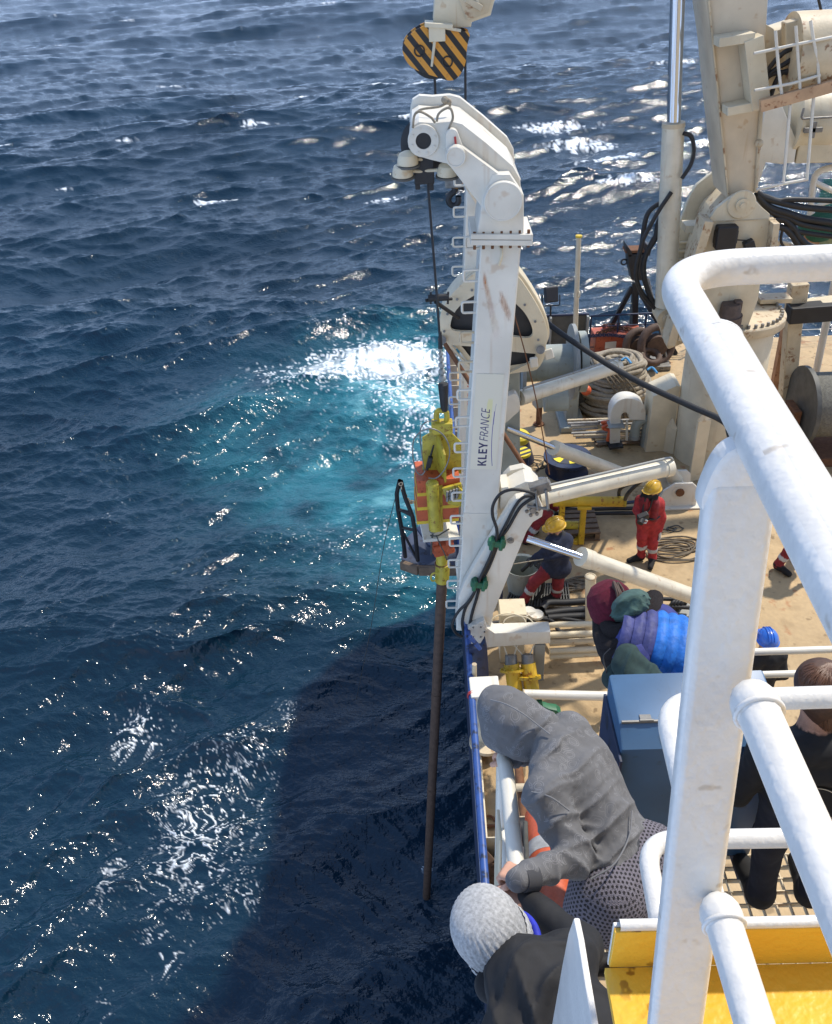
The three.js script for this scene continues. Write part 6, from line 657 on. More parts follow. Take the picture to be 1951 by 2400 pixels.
{ // aft guard rail of the walkway, mostly behind the locker
  const o = thing('walkway_end_rail', 'thin white guard rail closing the walkway behind the locker', 'railing', V(1.4, 5, -3.42)); const y0 = at(1860, 1525, 'z', -3.42).y; for (const y of [y0, 5.45]) o.part('rail', rod(V(1.55, y, -3.42), V(3.2, y, -3.42), 0.02, 0.02, 12), M.white); for (const x of [1.56, 2.6, 3.15]) o.part('post', rod(V(x, 4.95, -3.42), V(x, y0, -3.42), 0.02, 0.02, 10), M.white);
}
// ------------------------------------------------------------------ people
// bones: [ax,ay,az, bx,by,bz, ra, rb, colour index]; joined by a smooth union on a grid and meshed
function blobMesh(bones, cell, k, palette, noise = 0, nscale = 6, folds = []) {
  const lo = V(1e9, 1e9, 1e9), hi = V(-1e9, -1e9, -1e9);
  for (const b of bones) for (const [p, r] of [[b.a, b.ra], [b.b, b.rb]]) { lo.min(p.clone().addScalar(-r)); hi.max(p.clone().addScalar(r)); }
  const pad = 3 * k + 3 * cell; lo.addScalar(-pad); hi.addScalar(pad); const size = Math.max(hi.x - lo.x, hi.y - lo.y, hi.z - lo.z), N = Math.min(190, Math.ceil(size / cell) + 4), c = size / (N - 4);
  const mc = new MarchingCubes(N, new THREE.MeshStandardMaterial(), false, false, 260000); mc.isolation = 0; const F = mc.field, N2 = N * N, org = lo.clone().addScalar(-2 * c);
  const S = new Float32Array(F.length); const ab = V(0, 0, 0);
  for (const b of bones) {
    ab.copy(b.b).sub(b.a); const L2 = Math.max(1e-9, ab.lengthSq()), R = Math.max(b.ra, b.rb) + 5 * k; const kk = b.k || k;
    const m = ['x', 'y', 'z'].map(q => [Math.max(0, Math.floor((Math.min(b.a[q], b.b[q]) - R - org[q]) / c)), Math.min(N - 1, Math.ceil((Math.max(b.a[q], b.b[q]) + R - org[q]) / c))]);
    for (let z = m[2][0]; z <= m[2][1]; z++) for (let y = m[1][0]; y <= m[1][1]; y++) for (let x = m[0][0]; x <= m[0][1]; x++) {
      const px = org.x + x * c - b.a.x, py = org.y + y * c - b.a.y, pz = org.z + z * c - b.a.z, t = clamp((px * ab.x + py * ab.y + pz * ab.z) / L2), dx = px - ab.x * t, dy = py - ab.y * t, dz = pz - ab.z * t;
      const d = Math.sqrt(dx * dx + dy * dy + dz * dz) - (b.ra + (b.rb - b.ra) * t); if (d < 5 * k) S[z * N2 + y * N + x] += Math.exp(-d / k);
    }
  }
  for (let i = 0; i < F.length; i++) F[i] = S[i] > 0 ? k * Math.log(S[i]) : -5 * k;
  if (noise) for (let z = 0; z < N; z++) for (let y = 0; y < N; y++) for (let x = 0; x < N; x++) { const i = z * N2 + y * N + x; if (F[i] > -3 * k && F[i] < 3 * k) { const X = (org.x + x * c) * nscale, Y = (org.y + y * c) * nscale, Z = (org.z + z * c) * nscale; let fo = 0; for (const q of folds) { const dx = org.x + x * c - q.p.x, dy = org.y + y * c - q.p.y, dz = org.z + z * c - q.p.z, r2 = (dx * dx + dy * dy + dz * dz) / (q.r * q.r); if (r2 < 4) { const ph = (dx * q.n.x + dy * q.n.y + dz * q.n.z) * q.f * 6.283 + 5 * fbm(X * 0.5 + 9, Z * 0.5 + Y * 0.4, 2); { const rd = 1 - Math.abs(Math.sin(ph * 0.5)); fo += q.a * 1.25 * (rd * rd - 0.3) * Math.exp(-r2); } } } F[i] += fo + noise * (2 * (fbm(X + Y * 0.6 + 20, Z + Y * 0.8 + 7, 3) - 0.5) + 0.7 * (Math.abs(fbm(X * 1.7 - Y + 40, Z * 1.7 + Y * 1.3, 2) - 0.5) * -2 + 0.35)); } }
  mc.update(); const n = mc.count, half = N / 2, pos = new Float32Array(n * 3), nor = new Float32Array(mc.normalArray.slice(0, n * 3)), col = new Float32Array(n * 3), pa = mc.positionArray;
  for (let i = 0; i < n; i++) {
    const p = [0, 1, 2].map(q => (pa[i * 3 + q] * half + half) * c + org[['x', 'y', 'z'][q]]); pos.set(p, i * 3);
    const l = Math.hypot(nor[i * 3], nor[i * 3 + 1], nor[i * 3 + 2]) || 1; for (let q = 0; q < 3; q++) nor[i * 3 + q] /= l;
    let best = 1e9, bc = 0; for (const b of bones) { ab.copy(b.b).sub(b.a); const px = p[0] - b.a.x, py = p[1] - b.a.y, pz = p[2] - b.a.z, t = clamp((px * ab.x + py * ab.y + pz * ab.z) / Math.max(1e-9, ab.lengthSq())), d = Math.hypot(px - ab.x * t, py - ab.y * t, pz - ab.z * t) - (b.ra + (b.rb - b.ra) * t); if (d < best) { best = d; bc = b.c; } }
    const cc = palette[bc]; col[i * 3] = cc.r; col[i * 3 + 1] = cc.g; col[i * 3 + 2] = cc.b;
  }
  // the mesher's normals point against the field; check the sign once
  { let s = 0; for (let i = 0; i + 2 < n; i += 3) { const a = V(pos[i * 3], pos[i * 3 + 1], pos[i * 3 + 2]), b = V(pos[i * 3 + 3], pos[i * 3 + 4], pos[i * 3 + 5]), d = V(pos[i * 3 + 6], pos[i * 3 + 7], pos[i * 3 + 8]); const f = b.sub(a).cross(d.sub(a)); s += f.x * nor[i * 3] + f.y * nor[i * 3 + 1] + f.z * nor[i * 3 + 2]; if (i > 3000) break; } if (s < 0) for (let i = 0; i + 2 < n; i += 3) for (let q = 0; q < 3; q++) { let t = pos[i * 3 + 3 + q]; pos[i * 3 + 3 + q] = pos[i * 3 + 6 + q]; pos[i * 3 + 6 + q] = t; t = nor[i * 3 + 3 + q]; nor[i * 3 + 3 + q] = nor[i * 3 + 6 + q]; nor[i * 3 + 6 + q] = t; t = col[i * 3 + 3 + q]; col[i * 3 + 3 + q] = col[i * 3 + 6 + q]; col[i * 3 + 6 + q] = t; } }
  const g = new THREE.BufferGeometry(); g.setAttribute('position', new THREE.BufferAttribute(pos, 3)); g.setAttribute('normal', new THREE.BufferAttribute(nor, 3)); g.setAttribute('color', new THREE.BufferAttribute(col, 3)); return g;
}
const bone = (a, b, ra, rb, c) => ({ a: a.clone(), b: b.clone(), ra, rb, c });
// a hand: wrist w, pointing along dir, palm facing pn; five unequal bent fingers
function handBones(w, dir, pn, s, c, curl = 0.7, thumbSide = 1) {
  const d = dir.clone().normalize(), p = pn.clone().addScaledVector(d, -pn.dot(d)).normalize(), u = d.clone().cross(p).multiplyScalar(thumbSide), L = (x, y, z) => w.clone().addScaledVector(d, x * s).addScaledVector(u, y * s).addScaledVector(p, z * s), out = [];
  for (const y of [-0.030, -0.010, 0.010, 0.030]) out.push(bone(L(0.01, y * 0.8, 0), L(0.085, y, 0), 0.018 * s, 0.015 * s, c));
  [[-0.033, 0.055], [-0.011, 0.07], [0.011, 0.075], [0.033, 0.068]].forEach(([y, len]) => { let q = L(0.09, y, 0), an = 0; for (let i = 0; i < 3; i++) { an += curl; const l = len * [0.45, 0.32, 0.25][i], n = q.clone().addScaledVector(d, Math.cos(an) * l * s).addScaledVector(p, Math.sin(an) * l * s); out.push(bone(q, n, (0.0095 - i * 0.0008) * s, (0.0088 - i * 0.0008) * s, c)); q = n; } });
  let q = L(0.025, 0.035, 0.005); for (const [x, y, z] of [[0.055, 0.06, 0.02], [0.085, 0.066, 0.04], [0.105, 0.06, 0.055]]) { const n = L(x, y, z); out.push(bone(q, n, 0.0125 * s, 0.010 * s, c)); q = n; }
  return out;
}
function headBones(c, up, fwd, s, ci) { // skull, jaw, nose, brow, ears
  const u = up.clone().normalize(), f = fwd.clone().addScaledVector(u, -fwd.dot(u)).normalize(), r = u.clone().cross(f), L = (x, y, z) => c.clone().addScaledVector(r, x * s).addScaledVector(u, y * s).addScaledVector(f, z * s);
  return { L, bones: [bone(L(0, 0.03, -0.02), L(0, 0.03, 0.025), 0.082 * s, 0.078 * s, ci), bone(L(0, -0.03, 0.03), L(0, -0.07, 0.045), 0.058 * s, 0.042 * s, ci), bone(L(0, 0.005, 0.092), L(0, -0.025, 0.108), 0.010 * s, 0.015 * s, ci), bone(L(-0.03, 0.025, 0.088), L(0.03, 0.025, 0.088), 0.012 * s, 0.012 * s, ci), bone(L(-0.082, 0.01, 0), L(-0.084, -0.025, 0.004), 0.014 * s, 0.010 * s, ci), bone(L(0.082, 0.01, 0), L(0.084, -0.025, 0.004), 0.014 * s, 0.010 * s, ci), bone(L(-0.02, -0.055, 0.09), L(0.02, -0.055, 0.09), 0.009 * s, 0.009 * s, ci)] };
}
function figureBones(j, st) { // j: joints, st: radii scale and colour indices
  const b = [], w = st.w || 1, T = st.top, B = st.bottom, mid = (p, q, t = 0.5) => p.clone().lerp(q, t), chest = mid(j.shL, j.shR), hip = mid(j.hipL, j.hipR), bl = chest.clone().lerp(hip, 0.5);
  const across = j.shR.clone().sub(j.shL).normalize(), ha = j.hipR.clone().sub(j.hipL).normalize();
  for (const s of [-1, 1]) { b.push(bone(chest.clone().addScaledVector(across, s * 0.10 * w).lerp(hip, 0.12), bl.clone().addScaledVector(across, s * 0.075 * w), 0.115 * w, 0.105 * w, T), bone(bl.clone().addScaledVector(across, s * 0.075 * w), hip.clone().addScaledVector(ha, s * 0.07 * w), 0.108 * w, 0.115 * w, st.hem || T)); }
  b.push(bone(j.neck, j.head.clone().lerp(j.neck, 0.45), 0.058, 0.055, st.neckC ?? st.skin), bone(mid(chest, j.neck, 0.3), j.neck, 0.075 * w, 0.062, T), bone(j.shL, j.shR, 0.075 * w, 0.075 * w, T));
  for (const s of ['L', 'R']) { const aT = st['arm' + s] ?? st.arm ?? T; b.push(bone(j['sh' + s], j['el' + s], 0.068 * w, 0.054 * w, aT), bone(j['el' + s], j['ha' + s], 0.053 * w, 0.042 * w, aT)); const kn = j['kn' + s], an = j['an' + s], hp = j['hip' + s]; b.push(bone(hp, kn, 0.098 * w, 0.07 * w, B), bone(kn, an, 0.07 * w, 0.055 * w, B)); if (st.band !== undefined) { const m = kn.clone().lerp(an, 0.42), m2 = kn.clone().lerp(an, 0.5); b.push(bone(m, m2, 0.067 * w, 0.066 * w, st.band)); } const toe = j['toe' + s]; b.push(bone(an.clone().add(V(0, -0.03, 0)), toe, 0.055, 0.045, st.boots), bone(an, an.clone().add(V(0, -0.04, 0)), 0.058, 0.05, st.boots)); }
  return b;
}
const clothMat = new THREE.MeshPhysicalMaterial({ color: 0xffffff, vertexColors: true, roughness: 0.9, map: scaled(texSoft, 0.3), bumpMap: scaled(bumpCloth, 0.5), bumpScale: 0.012, sheen: 0.2, sheenRoughness: 0.8 });
const skinMat = new THREE.MeshPhysicalMaterial({ color: 0xffffff, vertexColors: true, roughness: 0.55 });
const C_ = { red: lin(0.46, 0.035, 0.035), dkred: lin(0.28, 0.025, 0.03), navy: lin(0.018, 0.025, 0.055), skin: lin(0.55, 0.30, 0.20), boots: lin(0.015, 0.014, 0.013), white: lin(0.75, 0.74, 0.70), band: lin(0.6, 0.6, 0.58), black: lin(0.014, 0.014, 0.016), charcoal: lin(0.035, 0.036, 0.04), grey: lin(0.12, 0.12, 0.125), dgreen: lin(0.025, 0.05, 0.045), brown: lin(0.03, 0.018, 0.014) };
function stripCol(g) { g.deleteAttribute('color'); return g; }
const whiteCol = (g, c) => { const n = g.attributes.position.count, a = new Float32Array(n * 3); for (let i = 0; i < n; i++) { a[i * 3] = c.r; a[i * 3 + 1] = c.g; a[i * 3 + 2] = c.b; } g.setAttribute('color', new THREE.BufferAttribute(a, 3)); return g; };
function helmet(o, c, up, fwd, s, mt) { // shell with brim and ridge
  const u = up.clone().normalize(), f = fwd.clone().addScaledVector(u, -fwd.dot(u)).normalize(), r = u.clone().cross(f), m = new THREE.Matrix4().makeBasis(r, u, f); const shell = clean(new THREE.SphereGeometry(0.128 * s, 28, 14, 0, Math.PI * 2, 0, Math.PI * 0.53)); shell.scale(0.93, 1.0, 1.12); const rim = lathe([[0.118 * s, -0.02], [0.136 * s, -0.024], [0.136 * s, -0.012], [0.12 * s, 0.0]], V(0, 0, 0), V(0, 1, 0), 28); rim.scale(0.96, 1, 1.14); const br = slab([V(-0.10 * s, 0, 0.08 * s), V(-0.07 * s, 0, 0.17 * s), V(0, 0, 0.195 * s), V(0.07 * s, 0, 0.17 * s), V(0.10 * s, 0, 0.08 * s)], -0.012, 0.008, 0.002); const ridge = []; for (const x of [-0.03, 0, 0.03]) ridge.push(tube(Array.from({ length: 9 }, (_, i) => { const t = -1.1 + 2.2 * i / 8; return V(x * s, 0.129 * s * Math.cos(t), 0.143 * s * Math.sin(t)); }), 0.0065 * s, 20, 6)); const put = (g) => g.applyMatrix4(m).translate(c.x, c.y, c.z); const h = o.part('helmet', [put(shell), put(rim)], mt); o.part('brim', put(br), mt, h); o.part('ridge', ridge.map(put), mt, h);
}
function person(label, base, build) { const o = thing('person', label, 'person', base); build(o); return o; }
const helmY = P_(lin(0.78, 0.46, 0.02), 0.3, texSoft, 0.4, { clearcoat: 0.5, clearcoatRoughness: 0.15 }), helmB = P_(lin(0.02, 0.16, 0.70), 0.3, texSoft, 0.4, { clearcoat: 0.5, clearcoatRoughness: 0.15 });

{ // worker in red overalls with camera, yellow helmet
  const f = at(1518, 1312, 'y', 0), Z = f.z, J = (x, y, dz = 0) => at(...src7(x, y), 'z', Z + dz);
  person('worker in red overalls and yellow helmet looking down at a black camera', V(f.x, 0, Z), (o) => {
    const pal = [C_.red, C_.red, C_.skin, C_.boots, C_.white, C_.band, C_.dkred, C_.black];
    const j = { head: J(1318, 245), neck: J(1308, 300), shL: J(1222, 325, 0.02), shR: J(1368, 345), elL: J(1190, 400, 0.08), elR: J(1395, 460, 0.03), haL: J(1205, 445, 0.24), haR: J(1375, 570, 0.05), hipL: J(1245, 490), hipR: J(1325, 500), knL: J(1232, 620, 0.08), knR: J(1318, 660, 0.06), anL: J(1228, 745, 0.0), anR: J(1310, 840, 0.06), toeL: null, toeR: null };
    j.anL.y = Math.max(j.anL.y, 0.09); j.anL.y = 0.10; j.anR.y = 0.10; j.toeL = V(j.anL.x - 0.20, 0.045, j.anL.z + 0.06); j.toeR = V(j.anR.x - 0.07, 0.045, j.anR.z + 0.20);
    const bs = figureBones(j, { top: 0, bottom: 1, skin: 2, boots: 3, band: 5, w: 1.06, neckC: 7 }); const H = headBones(j.head, V(0.05, 1, 0.05), V(-0.75, -0.35, 0.6), 1, 2); bs.push(...H.bones); bs.push(bone(J(1250, 330, 0.12), J(1250, 470, 0.13), 0.06, 0.05, 6), bone(J(1340, 345, 0.11), J(1330, 470, 0.12), 0.055, 0.05, 6), bone(J(1260, 280, 0.06), J(1330, 290, 0.06), 0.06, 0.06, 7));
    const g = [blobMesh(bs, 0.017, 0.016, pal, 0.012, 7)]; g.push(blobMesh(handBones(j.haL, V(0.35, -0.75, 0.3), V(0.6, 0.2, -0.3), 1.15, 4, 0.5), 0.007, 0.004, pal), blobMesh(handBones(j.haR, V(0.05, -1, 0.1), V(-1, 0, 0.1), 1.15, 4, 0.25), 0.007, 0.004, pal));
    o.part('body', g, clothMat); helmet(o, j.head.clone().add(V(0, 0.055, 0)), V(0.0, 1, 0.02), V(-0.8, 0, 0.55), 1.0, helmY); const c = J(1240, 455, 0.28); const cm = o.part('camera', [box(0.17, 0.12, 0.09, c, [0.3, 0.3, 0.2], 0.015), rod(c, c.clone().add(V(-0.06, -0.05, 0.1)), 0.05, 0.05, 16)], M.black); o.part('strap', tube([J(1265, 300, 0.16), J(1245, 370, 0.18), J(1245, 430, 0.22), J(1290, 400, 0.18), J(1320, 310, 0.14)], 0.012, 24, 6), M.black, cm); o.part('belt', torus(J(1290, 425), 0.17, 0.018, V(0, 1, 0), 24, 6), M.black); for (const s of [-1, 1]) o.part('eye', ball(H.L(s * 0.032, 0.012, 0.092), 0.011, 0.008, 0.008, 10), M.black);
    const b = J(1415, 245, -0.1); o.part('ear_defender', box(0.08, 0.13, 0.07, b.add(V(-0.12, 0, 0.02)), null, 0.02), M.black);
  });
}
{ // worker in navy jacket and red trousers hauling a line
  const f = at(1301, 1403, 'y', 0), Z = f.z, J = (x, y, dz = 0) => at(...src7(x, y), 'z', Z + dz);
  person('worker in navy jacket, red trousers and yellow helmet hauling on a line', V(f.x, 0, Z), (o) => {
    const pal = [C_.navy, C_.dkred, C_.skin, C_.boots, C_.charcoal, C_.band, C_.red];
    const j = { head: J(525, 550), neck: J(545, 590), shL: J(495, 655, 0.12), shR: J(620, 640, -0.02), elL: J(440, 740, 0.2), elR: J(600, 760, 0.2), haL: J(365, 790, 0.2), haR: J(420, 800, 0.26), hipL: J(480, 880, 0.08), hipR: J(560, 890), knL: J(360, 985, 0.16), knR: J(548, 1000, 0.05), anL: J(280, 1085, 0.12), anR: J(530, 1120, 0.02), toeL: null, toeR: null };
    j.anL.y = 0.11; j.anR.y = 0.11; j.toeL = V(j.anL.x - 0.2, 0.05, j.anL.z + 0.03); j.toeR = V(j.anR.x - 0.19, 0.05, j.anR.z + 0.08);
    const bs = figureBones(j, { top: 0, bottom: 1, skin: 2, boots: 3, band: 5, w: 1.12, neckC: 4 }); const H = headBones(j.head, V(-0.15, 1, 0), V(-0.9, -0.25, 0.25), 1, 2); bs.push(...H.bones, bone(J(500, 860, 0.05), J(580, 870, 0.0), 0.15, 0.15, 0), bone(J(520, 650, 0.02), J(600, 640, 0), 0.10, 0.10, 0), bone(J(520, 595, 0.03), J(570, 600, 0), 0.065, 0.06, 4));
    const g = [blobMesh(bs, 0.017, 0.016, pal, 0.012, 7), blobMesh(handBones(j.haL, V(-0.8, -0.2, 0.2), V(0, -1, 0.1), 1.15, 4, 0.8), 0.007, 0.004, pal), blobMesh(handBones(j.haR, V(-0.8, -0.2, 0.2), V(0, -1, 0.1), 1.15, 4, 0.8), 0.007, 0.004, pal)]; o.part('body', g, clothMat); helmet(o, j.head.clone().add(V(0.0, 0.06, 0)), V(-0.18, 1, 0.05), V(-0.95, -0.2, 0.2), 1.05, helmY); for (const s of [-1, 1]) o.part('eye', ball(H.L(s * 0.032, 0.012, 0.092), 0.011, 0.008, 0.008, 10), M.black);
    single('hauling_line', 'thin light line held taut in the hands of the worker in navy', 'line', rod(J(430, 800, 0.3), J(190, 840, 0.35), 0.008, 0.008, 6), M.rope, J(190, 840, 0.35));
  });
}
{ // crouching worker, half hidden by the knee of the gantry
  const f = at(1283, 1262, 'y', 0), Z = f.z; person('crouching worker in dark red with white gloves behind the gantry knee', V(f.x, 0, Z), (o) => {
    const Bx = f.x - 0.25, pal = [C_.dkred, C_.dkred, C_.skin, C_.boots, C_.white, C_.band, C_.black], p = (x, y, z) => V(Bx + x, y, Z + z), j = { head: p(0.12, 1.02, 0), neck: p(0.06, 0.88, 0), shL: p(0, 0.8, 0.18), shR: p(0, 0.8, -0.18), elL: p(0.2, 0.62, 0.22), elR: p(0.2, 0.62, -0.2), haL: at(1291, 1203, 'z', Z + 0.1), haR: p(0.42, 0.5, -0.12), hipL: p(-0.3, 0.45, 0.1), hipR: p(-0.3, 0.45, -0.1), knL: p(0.1, 0.5, 0.16), knR: p(0.1, 0.5, -0.16), anL: p(-0.12, 0.1, 0.14), anR: p(-0.12, 0.1, -0.14), toeL: p(0.08, 0.045, 0.16), toeR: p(0.08, 0.045, -0.14) };
    const H = headBones(j.head, V(0.2, 1, 0), V(1, -0.5, 0.1), 1, 2), bs = figureBones(j, { top: 0, bottom: 1, skin: 2, boots: 3, band: 5, w: 1.05 }); bs.push(...H.bones); o.part('body', [blobMesh(bs, 0.019, 0.016, pal, 0.012, 7), blobMesh(handBones(j.haL, V(0.5, -0.8, 0.1), V(-0.6, -0.3, 0.2), 1.2, 4, 0.7), 0.007, 0.004, pal), blobMesh(handBones(j.haR, V(0.8, -0.5, 0.1), V(0, -1, 0.1), 1.2, 4, 0.7), 0.007, 0.004, pal)], clothMat); helmet(o, j.head.clone().add(V(0, 0.06, 0)), V(0.2, 1, 0), V(1, -0.4, 0), 1.0, P_(lin(0.72, 0.71, 0.68), 0.35)); for (const s of [-1, 1]) o.part('eye', ball(H.L(s * 0.032, 0.012, 0.092), 0.011, 0.008, 0.008, 10), M.black);
  });
}
{ // worker striding at the right, mostly behind the white railing tube
  const f = at(1862, 1335, 'y', 0), Z = f.z; person('worker in dark red overalls and black boots striding behind the white railing', V(f.x, 0, Z), (o) => {
    const S = (x, y) => [1350 + x / 2.888, 1250 + y / 2.888], J = (x, y, dz = 0) => at(...S(x, y), 'z', Z + dz), pal = [C_.dkred, C_.dkred, C_.skin, C_.boots, C_.white, C_.band, C_.black];
    const j = { anL: J(1365, 230, 0.0), anR: J(1545, 160, -0.1), knL: J(1440, 120, 0.02), knR: J(1560, 60, 0.0), hipL: J(1550, 10, -0.02), hipR: J(1600, 5, -0.1) }; j.anL.y = 0.12; j.anR.y = 0.12; j.anR.z -= 0.3; const hp = j.hipL.clone().lerp(j.hipR, 0.5), up = (x, y, z) => hp.clone().add(V(x, y, z)); Object.assign(j, { hipL: up(-0.08, 0, 0.06), hipR: up(0.08, 0, -0.08), shL: up(0.0, 0.52, 0.2), shR: up(0.15, 0.52, -0.18), neck: up(0.08, 0.6, 0), head: up(0.08, 0.75, 0), elL: up(0.05, 0.25, 0.26), elR: up(0.2, 0.25, -0.24), haL: up(0.1, 0.02, 0.24), haR: up(0.2, 0.0, -0.24), toeL: j.anL.clone().add(V(0.13, -0.075, 0.16)), toeR: j.anR.clone().add(V(0.2, -0.075, 0.06)) });
    const H = headBones(j.head, V(0, 1, 0), V(0.8, 0, -0.2), 1, 2), bs = figureBones(j, { top: 0, bottom: 1, skin: 2, boots: 3, band: 5, w: 1.05 }); bs.push(...H.bones); o.part('body', [blobMesh(bs, 0.019, 0.016, pal, 0.012, 7), blobMesh(handBones(j.haL, V(0.1, -1, 0), V(0.3, 0, -1), 1.1, 4, 0.4), 0.007, 0.004, pal), blobMesh(handBones(j.haR, V(0.1, -1, 0), V(0.3, 0, 1), 1.1, 4, 0.4), 0.007, 0.004, pal)], clothMat); helmet(o, j.head.clone().add(V(0, 0.06, 0)), V(0, 1, 0), V(1, 0, -0.2), 1.0, helmY);
  });
}
{ // person with blue helmet, dark jacket, below the walkway
  const h = at(1800, 1497, 'y', 1.66), Z = h.z; person('person in black jacket and blue helmet standing on the work deck', V(h.x, 0, Z), (o) => {
    const p = (x, y, z) => V(h.x + x, y, Z + z), pal = [C_.black, C_.charcoal, C_.skin, C_.boots, C_.skin], j = { head: p(0, 1.6, 0), neck: p(0, 1.46, 0), shL: p(-0.2, 1.38, 0), shR: p(0.2, 1.38, 0), elL: p(-0.25, 1.1, 0.04), elR: p(0.27, 1.1, 0.05), haL: p(-0.18, 0.92, -0.12), haR: p(0.2, 0.92, -0.1), hipL: p(-0.09, 0.92, 0), hipR: p(0.09, 0.92, 0), knL: p(-0.1, 0.5, 0), knR: p(0.1, 0.5, 0), anL: p(-0.1, 0.1, 0.02), anR: p(0.1, 0.1, 0.02), toeL: p(-0.12, 0.045, -0.16), toeR: p(0.12, 0.045, -0.16) };
    const H = headBones(j.head, V(0, 1, 0), V(-0.2, -0.2, -1), 1, 2), bs = figureBones(j, { top: 0, bottom: 1, skin: 2, boots: 3, w: 1.08 }); bs.push(...H.bones); o.part('body', [blobMesh(bs, 0.019, 0.016, pal, 0.012, 7), blobMesh(handBones(j.haL, V(0.4, -0.6, -0.6), V(0, 0, -1), 1.1, 4, 0.5), 0.007, 0.004, pal), blobMesh(handBones(j.haR, V(-0.4, -0.6, -0.6), V(0, 0, -1), 1.1, 4, 0.5), 0.007, 0.004, pal)], clothMat); helmet(o, j.head.clone().add(V(0, 0.06, 0)), V(0, 1, 0), V(0, 0, -1), 1.02, helmB);
  });
}
